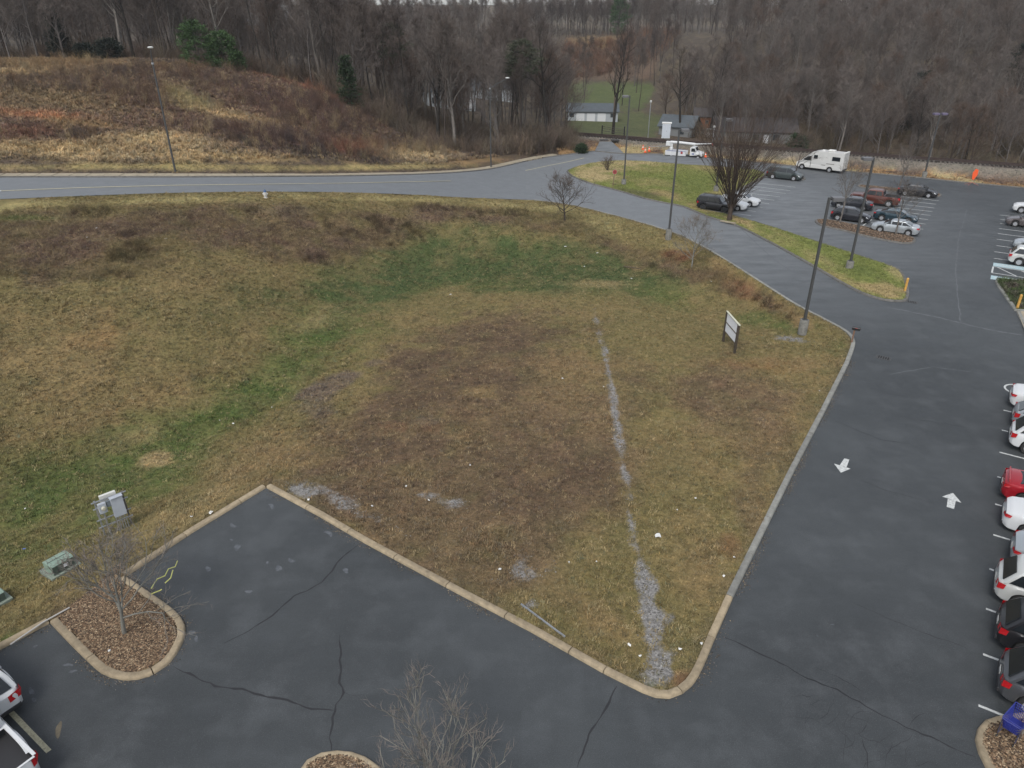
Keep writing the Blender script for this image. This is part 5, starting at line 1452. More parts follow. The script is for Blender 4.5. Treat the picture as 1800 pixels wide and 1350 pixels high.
specimen(dict(H=2.6, r=.05, clear=.2, n1=12, n2=6, n3=5, ntw=3, ang=62, spread=.6, wob=.4, up=.03, tw=.4, tww=.011, upend=.03), 403, TM['lichen'], (1822,1295), 'low bare tree leaning over the dark car at the lower right', z=.1)
specimen(dict(H=4.9, r=.12, clear=.2, n1=20, n2=8, n3=6, ntw=3, ang=64, spread=.66, wob=.35, up=.07, tw=.5, tww=.018, upend=.08), 404, TM['brown'], (993,388), 'small round bare tree on the verge by the junction')
specimen(dict(H=4.6, r=.08, clear=.18, n1=16, n2=7, n3=6, ntw=3, ang=58, spread=.62, wob=.35, up=.06, tw=.5, tww=.016, upend=.06), 405, TM['lichen'], (1216,470), 'thin bare tree on the bank below the lane')
# vase shaped tree
def vase_tree(seed, H, m, n=64):
    T = Tri(seed); rn = T.r
    tp, tr = T.limb(Vector((0, 0, -.2)), Vector((0, 0, 1)), 2.0, .28, .26, 3, .02, 0, 8)
    for k in range(n):
        a = rn.uniform(0, 6.283); tl = rn.random() ** .6 * .74
        d = Vector((math.cos(a) * tl, math.sin(a) * tl, 1)).normalized(); p = Vector((math.cos(a) * .12, math.sin(a) * .12, rn.uniform(1.0, 2.2)))
        L = (H - 1.8) * rn.uniform(.82, 1.08) * (1 - .1 * tl)
        bp, br = T.limb(p, d, L, rn.uniform(.03, .07), .008, 7, .16, .01, 4)
        for j in range(13):
            t = rn.uniform(.25, .98); q, dq, rq = T.at(bp, br, t); a2 = R(rn.uniform(10, 26)); d2 = (dq * math.cos(a2) + T.perp(dq) * math.sin(a2)).normalized()
            cp, cr = T.limb(q, d2, L * .34 * rn.uniform(.5, 1), max(.012, rq * .6), .008, 3, .12, .03, 3)
            for i in range(9):
                q3, d3, r3 = T.at(cp, cr, rn.uniform(.1, .98)); a3 = R(rn.uniform(12, 35)); T.twig(q3, (d3 * math.cos(a3) + T.perp(d3) * math.sin(a3)).normalized(), rn.uniform(.4, .9), .015)
    return T
add_tree('vase_tree', tree_meshes('vase_tree', vase_tree(410, 11.4, None), TM['rusty']), px(1282, 386, .2), 0, 1, 'large vase shaped bare tree in front of the white sedans')
# grit and leaves gathered along the foot of the near kerbs
sm = dict(H=5.4, r=.10, clear=.25, n1=14, n2=6, n3=5, ntw=3, ang=48, spread=.45, wob=.3, up=.06, tw=.55, tww=.018, upend=.08)
specimen({**sm, 'H': 6.6, 'n1': 16, 'spread': .5, 'ang': 52}, 421, TM['pale'], (1476,391), 'young bare tree in the mulch island beside the black hatchback', z=.15)
specimen({**sm, 'H': 5.4, 'n1': 15, 'spread': .55, 'ang': 52}, 422, TM['pale'], (1574,411), 'young bare tree at the tail of the silver sedan', z=.15)
specimen({**sm, 'H': 6.6, 'spread': .5}, 423, TM['pale'], (1580,334), 'young bare tree in the narrow island beside the black sedan', z=.1)
specimen({**sm, 'H': 6.4, 'spread': .5}, 424, TM['brown'], (1397,314), 'young bare tree in front of the camper nose', z=.1)
specimen({**sm, 'H': 2.2, 'multi': 3, 'clear': .05, 'n1': 6, 'n2': 4, 'n3': 3}, 425, TM['rusty'], (1068,300), 'thin straw coloured shrub on the grass island', z=.15)
# big tree by the crossing, evergreens
def ev(seed, H, Rr, shape, m, pos, label, n=5200, name='evergreen_tree', leaf=.32, low=.05):
    me = make_evergreen(seed, H, Rr, shape, n, m, leaf, low)
    return add_tree(name, me, (pos[0], pos[1], gz(pos[0], pos[1]) - .1), 0, 1, label)
for i, (x, y, D, H, Rr, shp, mm, lab) in enumerate([
    (352,110,127,6.5,2.6,'round',M_EV2,'broad green pine at the edge of the crest woods, left of its pair'),(395,118,128,5.6,2.3,'round',M_EV2,'broad green pine at the edge of the crest woods, right of its pair'),
    (195,103,129,3.0,1.9,'round',M_EV3,'low dark cedar on the crest right of the two small ones'),(150,103,129,2.4,1.4,'round',M_EV3,'small dark cedar on the crest beside the low one'),(105,85,134,8,1.7,'cone',M_EV3,'narrow dark cedar among bare trees at the upper left'),
    (615,190,123,7.5,2.0,'cone',M_EV1,'dark green cedar at the foot of the crest slope'),(420,128,129,3.2,1.3,'cone',M_EV2,'young green pine right of the broad pines'),
    (1088,40,392,17,4.5,'pine',M_EV2,'tall pale green pine above the rusty clearing'),
    (1612,190,165,10,3.6,'round',M_EV3,'dark evergreen half hidden in the right woods'),(1775,180,172,13,3.4,'round',M_EV3,'tall dark evergreen near the right edge'),(1600,205,158,7,2.5,'cone',M_EV3,'narrow dark evergreen beside the half hidden one'),
    (1022,253,130,1.3,.45,'cone',M_EV1,'small dark shrub at the end of the thicket'),(1400,262,134,3.4,1.5,'round',M_EV1,'dark green bush behind the railway above the camper')]):
    p = pd(x, y, D); ev(500 + i, H, Rr, shp, mm, p, lab, 5200 if H > 5 else 3000, leaf=.34 if D < 300 else .7, low=.02)
p = pd(915, 90, 131); ev(530, 17.5, 3.4, 'pine', mat('needles_dull', C(70,74,60), .9, noise=.3, nscale=.8, spec=.2), p, 'tall pine with a dull green upper crown in the thicket', 4200, 'pine_tree', .36, .68)
p = pd(690, 90, 133); ev(531, 15.5, 2.6, 'pine', MATS['needles_dull'], p, 'slender pine with thin green crown in the left thicket', 2400, 'pine_tree', .34, .6)
p = px(1190, 262, .5)
big = make_tree(601, H=21, r=.36, clear=.3, n1=20, n2=7, n3=5, ntw=3, spread=.36, wob=.5, ang=50)
BIGM = tree_meshes('big_tree', big, TM['dark'])
for (x, y, D, sc, lab) in [(1078,222,150,.92,'tall dark bare tree beside the white shed'),(770,250,128,.95,'large dark oak with spreading limbs in the thicket'),(235,100,133,.85,'leaning bare tree on the left crest'),(1700,270,133,.55,'gnarled dark bare tree behind the railway at the right'),
                           (1195,225,155,.8,'dark bare tree behind the signal cabinet'),(1250,222,160,.85,'dark bare tree beside the rusty shed'),(960,235,133,1.0,'tall bare tree at the right end of the thicket'),(1610,268,134,.55,'gnarled dark bare tree behind the railway left of the other')]:
    p = pd(x, y, D); add_tree('bare_tree', BIGM, (p[0], p[1], gz(p[0], p[1])), rnd.uniform(0, 6), sc, lab)
# ---------------------------------------------------------------- lamp posts
M_POLE = mat('pole_bronze', C(70,71,71), .6, .2, noise=.08, nscale=2)
M_HEAD = mat('lamp_head_grey', C(104,104,106), .5, .2)
M_LENS = mat('lamp_lens', C(190,192,190), .3)
M_CONC = mat('concrete_base', C(112,111,105), .9, noise=.3, nscale=3, bump=.3)
M_GALV = mat('galvanised', C(170,174,178), .45, .6, noise=.1, nscale=5)
def lot_lamp(p, H, head, label, double=False, topcol=None):
    """head : direction (radians) the head reaches to"""
    o = empty('lamp_post', p, 0, label, 'lamp post', 'tall lamp posts around the lot')
    MB().lathe([(.33, -.3), (.33, .84), (.30, .88), (.0, .88)], 20).build('concrete_base', M_CONC, o, smooth=True)
    MB().box((0, 0, .905), (.36, .36, .05)).build('base_plate', M_POLE, o)
    mb = MB(); a, b = .095, .08
    mb.add([(-a, -a, .87), (a, -a, .87), (a, a, .87), (-a, a, .87), (-b, -b, H), (b, -b, H), (b, b, H), (-b, b, H)], [(0, 1, 5, 4), (1, 2, 6, 5), (2, 3, 7, 6), (3, 0, 4, 7), (4, 5, 6, 7)])
    mb.build('pole', M_POLE, o, bevel=.015)
    for s in ((0, math.pi) if double else (0,)):
        an = head + s; d = Vector((math.cos(an), math.sin(an), 0)); Mz = Matrix.Rotation(an, 3, 'Z')
        MB().box(d * .16 + Vector((0, 0, H - .12)), (.22, .07, .09), M=Mz).build('arm', M_POLE, o)
        hd = MB().box(d * .58 + Vector((0, 0, H - .10)), (.80, .60, .27), M=Mz).build('lamp_head', topcol or M_HEAD, o, bevel=.03)
        MB().box(d * .6 + Vector((0, 0, H - .25)), (.6, .44, .03), M=Mz).build('lens', M_LENS, hd)
def lamp_at(base, top, head, label, **k):
    p = px(*base, .05); p.z = .02
    D = p.y; z = pd(top[0], top[1], D).z
    lot_lamp(p, z - p.z, head, label, **k)
lamp_at((1411,580), (1460,347), R(0), 'nearest tall lamp post, on the grass right of the blank board')
lamp_at((1492,474), (1534,277), R(180), 'tall lamp post near the pointed end of the grass island')
lamp_at((1175,416), (1197,227), R(0), 'tall lamp post on the verge between two small bare trees')
lamp_at((1096,326), (1108,168), R(180), 'tall lamp post at the left end of the grass island near the stop sign')
lamp_at((1258,338), (1275,209), R(0), 'tall lamp post behind the vase shaped tree')
lamp_at((1624,312), (1650,199), R(0), 'double headed lamp post at the foot of the railway bank', double=True, topcol=mat('lamp_top_violet', C(96,88,112), .5))
def street_lamp(p, H, side, L_, label, rise):
    o = empty('street_lamp', p, 0, label, 'street lamp', 'old street lamps beyond the street')
    MB().tube([(0, 0, -.3), (0, 0, H * .5), (0, 0, H)], [.115, .10, .085], 8).build('pole', M_POLE, o, smooth=True)
    MB().tube([(0, 0, H - .06), (0, 0, H + .12)], [.13, .13], 8).build('collar', M_GALV, o, smooth=True)
    e = Vector((side * L_, -.2, H + rise))
    MB().tube([(0, 0, H), (side * L_ * .4, -.1, H + rise * .5), e], [.075, .065, .05], 6).build('arm', M_POLE, o, smooth=True)
    hd = MB().lathe([(.05, 0), (.16, .04), (.17, .12), (.09, .2), (.0, .21)], 10, Matrix.Scale(1.9, 3, Vector((1, 0, 0)))).build('lamp_head', M_LENS, o, smooth=True, loc=e)
p = pd(308, 300, on_ground(308, 300).y); p.z = gz(p.x, p.y)
zt = pd(275, 112, p.y).z
street_lamp(p, zt - p.z, .35, .6, 'slim street lamp with a short upright arm on the left hill', 1.5)
bpy.data.objects[-1] if False else None
p = px(863, 288, 1.0); p.z = gz(p.x, p.y)
street_lamp(p, pd(862, 156, p.y).z - p.z, 1, 2.6, 'street lamp with a long slanting arm in front of the thicket', 1.4)

# ---------------------------------------------------------------- signs, boxes, posts
M_WOODP = mat('dark_timber', C(88,78,60), .9, noise=.3, nscale=6)
M_PANEL = mat('white_board', C(222,224,228), .6, noise=.04, nscale=3)
M_EDGE = mat('board_edge', C(190,190,170), .7)
pL, pR = on_ground(1271, 601), on_ground(1291, 621)
# two post leaning board
o = empty('notice_board', pL, 0, 'blank white two panel board on two timber posts in the field', 'sign')
v = pR - pL; v.z = 0; wdt = v.length; ang = math.atan2(v.y, v.x)
if wdt < 1.5: pass
dirv = v.normalized(); topL = 2.15
for q in (Vector((0, 0, 0)), v): MB().box(q + Vector((0, 0, 1.15)), (.15, .15, 2.5), ang).build('post', mat('board_post', C(62,54,44), .9, noise=.2), o)
nrm = Vector((dirv.y, -dirv.x, 0))
if nrm.y > 0: nrm = -nrm
mid = v * .5 - nrm * .01
for zc, h_ in ((1.98, .70), (1.24, .66)): MB().box(mid + Vector((0, 0, zc)), (wdt - .15, .03, h_), ang).build('panel', M_PANEL, o)
MB().box(mid + Vector((0, 0, 1.60)), (wdt - .15, .09, .07), ang).build('middle_rail', M_WOODP, o)
MB().box(mid + Vector((0, 0, .87)), (wdt - .15, .09, .06), ang).build('bottom_rail', M_WOODP, o)
MB().box(mid + Vector((0, 0, 2.38)), (wdt + .3, .14, .05), ang).build('top_cap', M_EDGE, o)
# mailbox
p = px(1497, 602, .1)
o = empty('mailbox', p, math.atan2(BX.y, BX.x), 'black mailbox on a timber post at the kerb corner', 'mailbox')
MB().box((0, 0, .5), (.10, .10, 1.0)).build('post', mat('weathered_post', C(120,92,74), .9, noise=.2), o)
M_BLK = mat('black_gloss', (.012, .012, .013), .3)
prof = [(-.1, 0), (.1, 0), (.1, .14)] + [(.1 * math.cos(R(a)), .14 + .1 * math.sin(R(a))) for a in range(15, 180, 15)] + [(-.1, .14)]
mb = MB(); n = len(prof)
mb.add([(-.18, y, 1.0 + z) for y, z in prof] + [(.36, y, 1.0 + z) for y, z in prof], [tuple(range(n))[::-1], tuple(range(n, 2 * n))] + [(i, (i + 1) % n, (i + 1) % n + n, i + n) for i in range(n)])
mb.build('box', M_BLK, o, smooth=True)
MB().box((.37, 0, 1.12), (.015, .19, .2)).build('door', mat('black_door', (.03, .03, .032), .4), o)
MB().box((.1, -.11, 1.16), (.16, .01, .03)).build('flag', mat('mail_flag', C(150,40,34), .5), o)
# stop sign seen from its back face
p = px(1077, 331, .15)
o = empty('stop_sign', p, 0, 'small red sign on a leaning post at the left end of the island', 'sign')
MB().tube([(0, 0, -.2), (.05, 0, 1.1), (.16, .1, 2.35)], .035, 6).build('post', mat('sign_post', C(112,84,78), .7), o)
for nm, rr, mm, yy in (('sign_rim', .34, mat('sign_rim', C(170,150,146), .6), .0), ('sign_face', .30, mat('sign_red', C(150,58,54), .6), -.012)):
    pts = [(rr * math.cos(R(22.5 + 45 * k)), rr * math.sin(R(22.5 + 45 * k))) for k in range(8)]
    mb = MB(); mb.add([(x + .16, yy + .05, z + 2.2) for x, z in pts] + [(x + .16, yy + .06, z + 2.2) for x, z in pts], [tuple(range(8)), tuple(range(8, 16))[::-1]] + [(i, (i + 1) % 8, (i + 1) % 8 + 8, i + 8) for i in range(8)])
    mb.build(nm, mm, o)
MB().box((.16, .03, 2.2), (.12, .012, .2)).build('dark_bracket', M_BLK, o)
# yellow bollards
M_YEL = mat('bollard_yellow', C(196,150,72), .7, noise=.15, nscale=5)
def bollard(base, top, label):
    p = px(*base); p.z = 0.1
    o = empty('bollard', p, 0, label, 'bollard', 'yellow bollards beside the drive')
    z = pd(top[0], top[1], p.y).z
    MB().tube([(0, 0, -.2), (0, 0, z - .15)], .10, 12).build('post', M_YEL, o, smooth=True)
    MB().lathe([(.105, 0), (.09, .05), (.05, .08), (0, .09)], 12).build('cap', M_YEL, o, smooth=True, loc=(0, 0, z - .16))
bollard((1590,513), (1595,489), 'yellow bollard at the tip of the grass island')
bollard((1787,544), (1795,518), 'yellow bollard in the planting bed at the right edge')
# fire hydrant
p = px(468, 352, E(468) - .25); p.z = gz(p.x, p.y)
o = empty('fire_hydrant', p, 0, 'white fire hydrant with a blue bonnet on the verge below the street', 'fire hydrant')
MW = mat('hydrant_white', C(208,206,200), .5); MBL = mat('hydrant_blue', C(40,78,124), .4)
MB().lathe([(.22, 0), (.22, .05), (.15, .07), (.14, .5), (.19, .52), (.19, .56), (.13, .58)], 14).build('barrel', MW, o, smooth=True)
MB().lathe([(.16, .585), (.16, .62), (.13, .74), (.06, .80), (.05, .86), (0, .87)], 14).build('bonnet', MBL, o, smooth=True)
for s in (-1, 1): MB().tube([(s * .13, 0, .42), (s * .26, 0, .42)], [.07, .08], 8).build('side_nozzle', MW, o, smooth=True)
MB().tube([(0, -.13, .36), (0, -.27, .36)], [.09, .1], 8).build('front_nozzle', MW, o, smooth=True)

# utility rack with meter and grey cabinet
M_CAB = mat('cabinet_grey', C(170,176,184), .5, noise=.05, nscale=3); M_MET = mat('meter_beige', C(176,174,158), .5)
p1 = on_ground(184, 942); p2 = on_ground(220, 927)
o = empty('meter_rack', p1, 0, 'electric meter and grey cabinet on a steel rack beside the lower kerb', 'utility rack')
v = p2 - p1; v.z = 0; W_ = max(1.25, v.length); u_ = v.normalized(); ang = math.atan2(u_.y, u_.x)
nr = Vector((u_.y, -u_.x, 0))
def RB(name, s, off, z, dims, m, parent=None, bev=0.0):
    return MB().box(u_ * s + nr * off + Vector((0, 0, z)), dims, ang).build(name, m, parent or o, bevel=bev)
for s in (0.03, W_ - .03): RB('post', s, 0, .95, (.07, .07, 2.1), M_GALV if s < .1 else mat('rack_dark', C(96,92,88), .7))
for z in (1.95, 1.6, .95, .55): RB('cross_rail', W_ / 2, .05, z, (W_ + .25, .05, .05), M_GALV)
RB('cabinet', W_ * .70, .17, 1.42, (.52, .20, 1.05), M_CAB, None, .01)
RB('cabinet_hood', W_ * .70, .19, 1.96, (.56, .26, .03), M_CAB)
mp = RB('meter_box', W_ * .20, .15, 1.60, (.34, .16, .52), M_CAB, None, .01)
MB().lathe([(.0, 0), (.11, 0), (.11, .08), (.08, .12), (0, .13)], 14).build('meter_dial', M_MET, mp, smooth=True, loc=u_ * W_ * .22 + nr * .24 + Vector((0, 0, 1.62)), rot=(R(90), 0, ang))
RB('small_box', W_ * .42, .13, 1.70, (.16, .12, .30), mat('box_dark', C(110,118,124), .5))
RB('rear_panel', W_ * .5, -.12, 1.92, (.7, .14, .34), mat('rear_white', C(206,206,200), .5))
for k in range(5):
    s = W_ * .52 + k * .105; MB().tube([u_ * s + nr * .14 + Vector((0, 0, .92)), u_ * s + nr * .14 + Vector((0, 0, -.1))], .025, 6).build('conduit', M_GALV, o, smooth=True)
MB().tube([u_ * W_ * .2 + nr * .12 + Vector((0, 0, 1.36)), u_ * W_ * .2 + nr * .12 + Vector((0, 0, -.1))], .04, 6).build('conduit', M_GALV, o, smooth=True)

# transformer boxes on pads
def transformer(c, label, W_=1.15, D_=1.0, H_=.8):
    o = empty('transformer', c, math.atan2(-AX.y, -AX.x) + R(0), label, 'transformer box', 'green transformer boxes in the grass')
    MB().box((0, 0, .03), (D_ + .32, W_ + .3, .16)).build('concrete_pad', M_CONC, o, bevel=.02)
    M_TG = mat('transformer_green', C(104,124,112), .5, noise=.06, nscale=3); M_TD = mat('transformer_front', C(74,86,78), .5, noise=.06, nscale=3)
    h, d, w = H_, D_ / 2, W_ / 2
    pr = [(-d, .11), (d, .11), (d, h * .9), (d * .5, h), (-d * .85, h), (-d, h * .92)]
    return o, pr, w, M_TG, M_TD
def tr_build(c, label, rz, W_=1.2, D_=.95, H_=.85):
    o = empty('transformer', c, rz, label, 'transformer box', 'green transformer boxes in the grass')
    MB().box((0, 0, .05), (W_ + .32, D_ + .3, .2)).build('concrete_pad', mat('green_pad', C(122,132,120), .9, noise=.2), o, bevel=.02)
    M_TG = mat('transformer_green', C(128,148,134), .5, noise=.06, nscale=3); M_TD = mat('transformer_front', C(72,84,76), .5, noise=.06, nscale=3)
    w, d, h = W_ / 2, D_ / 2, H_
    pr = [(-d, .16), (d, .16), (d, h * .9), (d * .55, h), (-d * .85, h), (-d, h * .9)]
    n = len(pr); mb = MB(); mb.add([(-w, y, z) for y, z in pr] + [(w, y, z) for y, z in pr], [tuple(range(n))[::-1], tuple(range(n, 2 * n))] + [(i, (i + 1) % n, (i + 1) % n + n, i + n) for i in range(n)])
    mb.build('tank', M_TG, o, bevel=.02)
    MB().box((0, -d - .012, h * .52 + .02), (W_ - .06, .02, h * .70)).build('front_door', M_TD, o)
    MB().box((0, 0, h + .006), (W_ - .1, .03, .015)).build('lid_seam', M_TD, o)
    MB().box((.08, -d - .026, h * .62), (.2, .01, .15)).build('notice_label', M_PANEL, o)
    MB().box((-.25, -d - .03, h * .5), (.04, .03, .12)).build('handle', M_BLK, o)
p = on_ground(108, 1000)
tr_build(p, 'green transformer box on a pad between the bare tree and the grass', math.atan2(AX.y, AX.x), .95, .75, .62)
p = on_ground(-14, 1062)
tr_build(p, 'second green transformer box cut by the left edge', math.atan2(AX.y, AX.x), .9, .75, .55)
# fallen sign post and loose conduit
p1, p2 = on_ground(916, 1064), on_ground(993, 1121)
o = empty('steel_post', p1, 0, 'galvanised steel post lying on the grass near the lower kerb', 'post')
d = p2 - p1
MB().box(d * .5 + Vector((0, 0, .06)), (d.length, .07, .04), math.atan2(d.y, d.x)).build('flange', M_GALV, o)
MB().box(d * .5 + Vector((0, 0, .09)), (d.length, .025, .03), math.atan2(d.y, d.x)).build('ridge', M_GALV, o)
p1, p2, p3 = px(18, 1133, .16), px(75, 1094, .2), px(122, 1068, .2)
o = MB().tube([Vector((0, 0, 0)), p2 - p1, p3 - p1], .03, 8).build('plastic_pipe', mat('grey_pvc', C(176,174,170), .5), None, smooth=True, loc=p1)
tag(o, 'loose grey plastic pipe lying along the lower left kerb', 'pipe')
# yellow tape caught in the corner tree
M_TAPE = mat('yellow_tape', C(200,200,120), .6)
tp = empty('yellow_tape', px(285, 1010, 2.0), 0, 'strands of yellow tape caught in the twigs of the corner tree', 'tape')
for pts in ([(266,1034),(276,1018),(290,1012),(296,1000),(308,996),(312,986)], [(290,1025),(300,1016),(304,1002)], [(266,1044),(281,1038),(284,1036)]):
    P = [px(x, y, 1.9 + rnd.uniform(-.15, .15)) - tp.location for x, y in pts]
    MB().tube(P, .022, 4).build('strand', M_TAPE, tp)
for a, b in (((215,1040), (300,1005)), ((235,1060), (312,990))):
    pass
# shopping cart
def cart():
    M_BL = mat('cart_blue', C(40,50,135), .4); M_WIRE = mat('cart_wire', C(90,92,120), .4, .5)
    p = px(1774, 1292, .12); p.z = .12
    o = empty('shopping_cart', p, R(38), 'blue shopping cart standing on the mulch of the lower right island', 'shopping cart')
    z0, z1 = .45, .98; b = [(-.32, -.2), (.38, -.17), (.38, .17), (-.32, .2)]; t = [(-.48, -.29), (.46, -.25), (.46, .25), (-.48, .29)]
    MB().add([(*q, z0) for q in b], [(0, 1, 2, 3)]).build('basket_floor', M_BL, o)
    for i in range(4):
        j = (i + 1) % 4; mb = MB()
        B0, B1, T0, T1 = Vector((*b[i], z0)), Vector((*b[j], z0)), Vector((*t[i], z1)), Vector((*t[j], z1))
        nn = 9
        for k in range(nn + 1):
            f = k / nn; mb.tube([B0.lerp(B1, f), T0.lerp(T1, f)], .011, 3)
        for k in range(1, 6):
            f = k / 6; mb.tube([B0.lerp(T0, f), B1.lerp(T1, f)], .009, 3)
        q = mb.build('basket_side', M_BL, o); q['kind'] = 'stuff'
    MB().tube([(*t[0], z1), (*t[1], z1), (*t[2], z1), (*t[3], z1), (*t[0], z1)], .018, 6).build('rim', M_BL, o, smooth=True)
    MB().tube([(-.62, -.27, 1.04), (-.62, .27, 1.04)], .022, 8).build('handle', mat('cart_handle', C(36,44,120), .4), o, smooth=True)
    mb = MB()
    for s in (-1, 1): mb.tube([(-.62, s * .27, 1.04), (-.48, s * .28, .96), (-.42, s * .25, .2), (.42, s * .17, .16)], .014, 5)
    mb.build('frame', M_WIRE, o, smooth=True)
    for x, s in ((-.4, .24), (-.4, -.24), (.42, .16), (.42, -.16)):
        MB().tube([(x, s - .015, .065), (x, s + .015, .065)], .065, 10).build('caster', M_BLK, o, smooth=True)
cart()
# orange temporary sign on a stand, orange cones
M_OR = mat('safety_orange', C(238,92,40), .6)
p = px(1708, 324, .1)
o = empty('roadwork_sign', p, 0, 'orange roadwork sign on a folding stand by the railway bank', 'sign')
MB().add([(-.05, 0, 2.15), (.38, 0, 2.0), (.45, .02, 1.3), (.05, .02, .55), (-.2, .02, .8), (-.3, .02, 1.6)], [(0, 1, 2, 3, 4, 5)]).build('sign_cloth', M_OR, o).modifiers.new('solid', 'SOLIDIFY').thickness = .02
MB().tube([(0, .04, .3), (.05, .04, 2.1)], .02, 6).build('mast', M_GALV, o)
for s, y in ((-1, -.4), (1, -.4), (-1, .4), (1, .4)): MB().tube([(0, .04, .3), (s * .75, y, -.08)], .018, 5).build('leg', mat('stand_leg', C(190,110,90), .5), o)
for x, y, lab in ((1240,276,'orange cone at the nose of the bucket truck'), (1134,268,'orange cone left of the bucket truck'), (1141,266,'orange cone beside another left of the bucket truck'), (1130,263,'orange cone on the weeds behind two others')):
    p = px(x, y, .2); o = empty('traffic_cone', p, 0, lab, 'traffic cone', 'orange cones around the bucket truck')
    MB().box((0, 0, .02), (.42, .42, .04)).build('base', M_OR, o)
    MB().lathe([(.17, .04), (.05, .8), (.04, .82), (0, .82)], 12).build('cone', M_OR, o, smooth=True)
    MB().lathe([(.125, .38), (.095, .52)], 12).build('band', M_PANEL, o, smooth=True)
# litter
M_PAPER = mat('paper_white', C(214,214,210), .8)
def scrap(x, y, s, lab, m=None, seed=0):
    rn = random.Random(int(x * 7 + y)); p = on_ground(x, y) + Vector((0, 0, .05))
    n = 7; mb = MB(); c = Vector((0, 0, .03)); pts = []
    for k in range(n):
        a = 2 * math.pi * k / n + rn.uniform(-.2, .2); r_ = s * rn.uniform(.5, 1.1); pts.append(Vector((math.cos(a) * r_ * 1.3, math.sin(a) * r_, rn.uniform(0, .06))))
    up = Vector((0, 0, .012))
    mb.add([c] + pts + [c + up] + [q + up for q in pts], [(0, 1 + (k + 1) % n, 1 + k) for k in range(n)] + [(n + 1, n + 2 + k, n + 2 + (k + 1) % n) for k in range(n)] + [(1 + k, 1 + (k + 1) % n, n + 2 + (k + 1) % n, n + 2 + k) for k in range(n)])
    o = mb.build('litter', m or M_PAPER, None, loc=p, rot=(0, 0, rn.uniform(0, 6)))
    tag(o, lab, 'litter', 'bits of litter in the grass')
L_ = [(1157,943,.22,'large white plastic bag lying right of the gravel line'),(371,904,.16,'flattened white paper beside the kerb right of the meter rack'),(337,910,.07,'tiny paper scrap left of the flattened paper by the kerb'),(879,1003,.11,'square white scrap above the steel post'),
 (543,879,.10,'white scrap beside the kerb corner at the top of the lower lot'),(654,891,.09,'white scrap on the grass below the first gravel patches'),(714,856,.09,'twisted white scrap above the middle gravel patch'),(754,881,.08,'white scrap on the middle gravel patch'),
 (827,820,.07,'lone white scrap in the dark brown grass'),(1222,878,.08,'round white scrap right of the gravel line, alone'),(1190,898,.05,'tiny scrap above the plastic bag'),(1000,991,.07,'small scrap left of the wide gravel end'),(1048,990,.06,'small scrap nearest the wide gravel end, left side'),
 (989,666,.10,'pale scrap in the straw patch at the field centre'),(1061,682,.05,'scrap touching the gravel line at its middle'),(792,518,.12,'grey scrap at the edge of the dark green grass'),(410,746,.09,'white scrap on the left slope of the field'),(478,717,.05,'tiny white scrap above the one on the left slope'),(386,740,.05,'tiny white scrap left of the one on the left slope'),
 (170,402,.16,'white scrap high in the dead brush, right of another'),(153,418,.12,'white scrap low in the dead brush at the left'),(292,421,.16,'white scrap in the dead brush at its middle'),(122,405,.12,'white scrap in the dead brush nearest the left edge'),(994,434,.18,'white scrap on the bank under the round bare tree'),(1050,445,.13,'scrap right of the one under the round bare tree'),
 (1027,470,.12,'scrap lowest on the green bank'),(1110,491,.12,'scrap on the green below the lane'),(1250,496,.1,'scrap in the dead weeds below the lane'),(268,422,.0,''),(1106,1136,.08,'scrap left of the gravel end near the point'),(1195,1143,.08,'round white scrap right of the gravel end near the point'),
 (1233,1133,.08,'white scrap at the rounded kerb'),(1125,1155,.08,'pale scrap beside the gravel at the point'),(45,897,.06,'small white scrap on the green grass at the left'),(1272,1015,.07,'scrap near the right kerb'),(1290,982,.07,'scrap on the reddish patch near the right kerb'),(193,1146,.07,'white cup lid on the pebbles of the corner island'),(1440,689,.06,'scrap by the grey kerb near the blank board'),(1151,1041,.0,'')]
for x, y, s, lab in L_:
    if s > 0: scrap(x, y, s * .8, lab)
p = on_ground(43, 966) + Vector((0, 0, .06))
o = MB().tube([(-.06, 0, 0), (.06, 0, 0)], .033, 10).build('drink_can', mat('can_blue', C(84,104,168), .35, .5), None, smooth=True, loc=p, rot=(0, 0, .4)); tag(o, 'blue drink can lying in the grass at the left', 'can')
o = MB().box((0, 0, 0), (1.9, .14, .08)).build('broken_board', M_WOODP, None, loc=on_ground(1112, 472) + Vector((0, 0, .12)), rot=(0, 0, R(-25))); tag(o, 'broken brown board on the bank below the lane', 'board')
p = px(1270, 400, .14)
o = empty('loose_kerb', p, 0, 'displaced pale kerb stone beside the lane under the vase shaped tree', 'kerb stone')
d = px(1293, 394, .14) - px(1266, 389, .14)
MB().box((0, 0, .08), (d.length, .2, .16), math.atan2(d.y, d.x)).build('stone', M_WALK, o, bevel=.02); o.location = (px(1266, 389, .14) + px(1293, 394, .14)) / 2
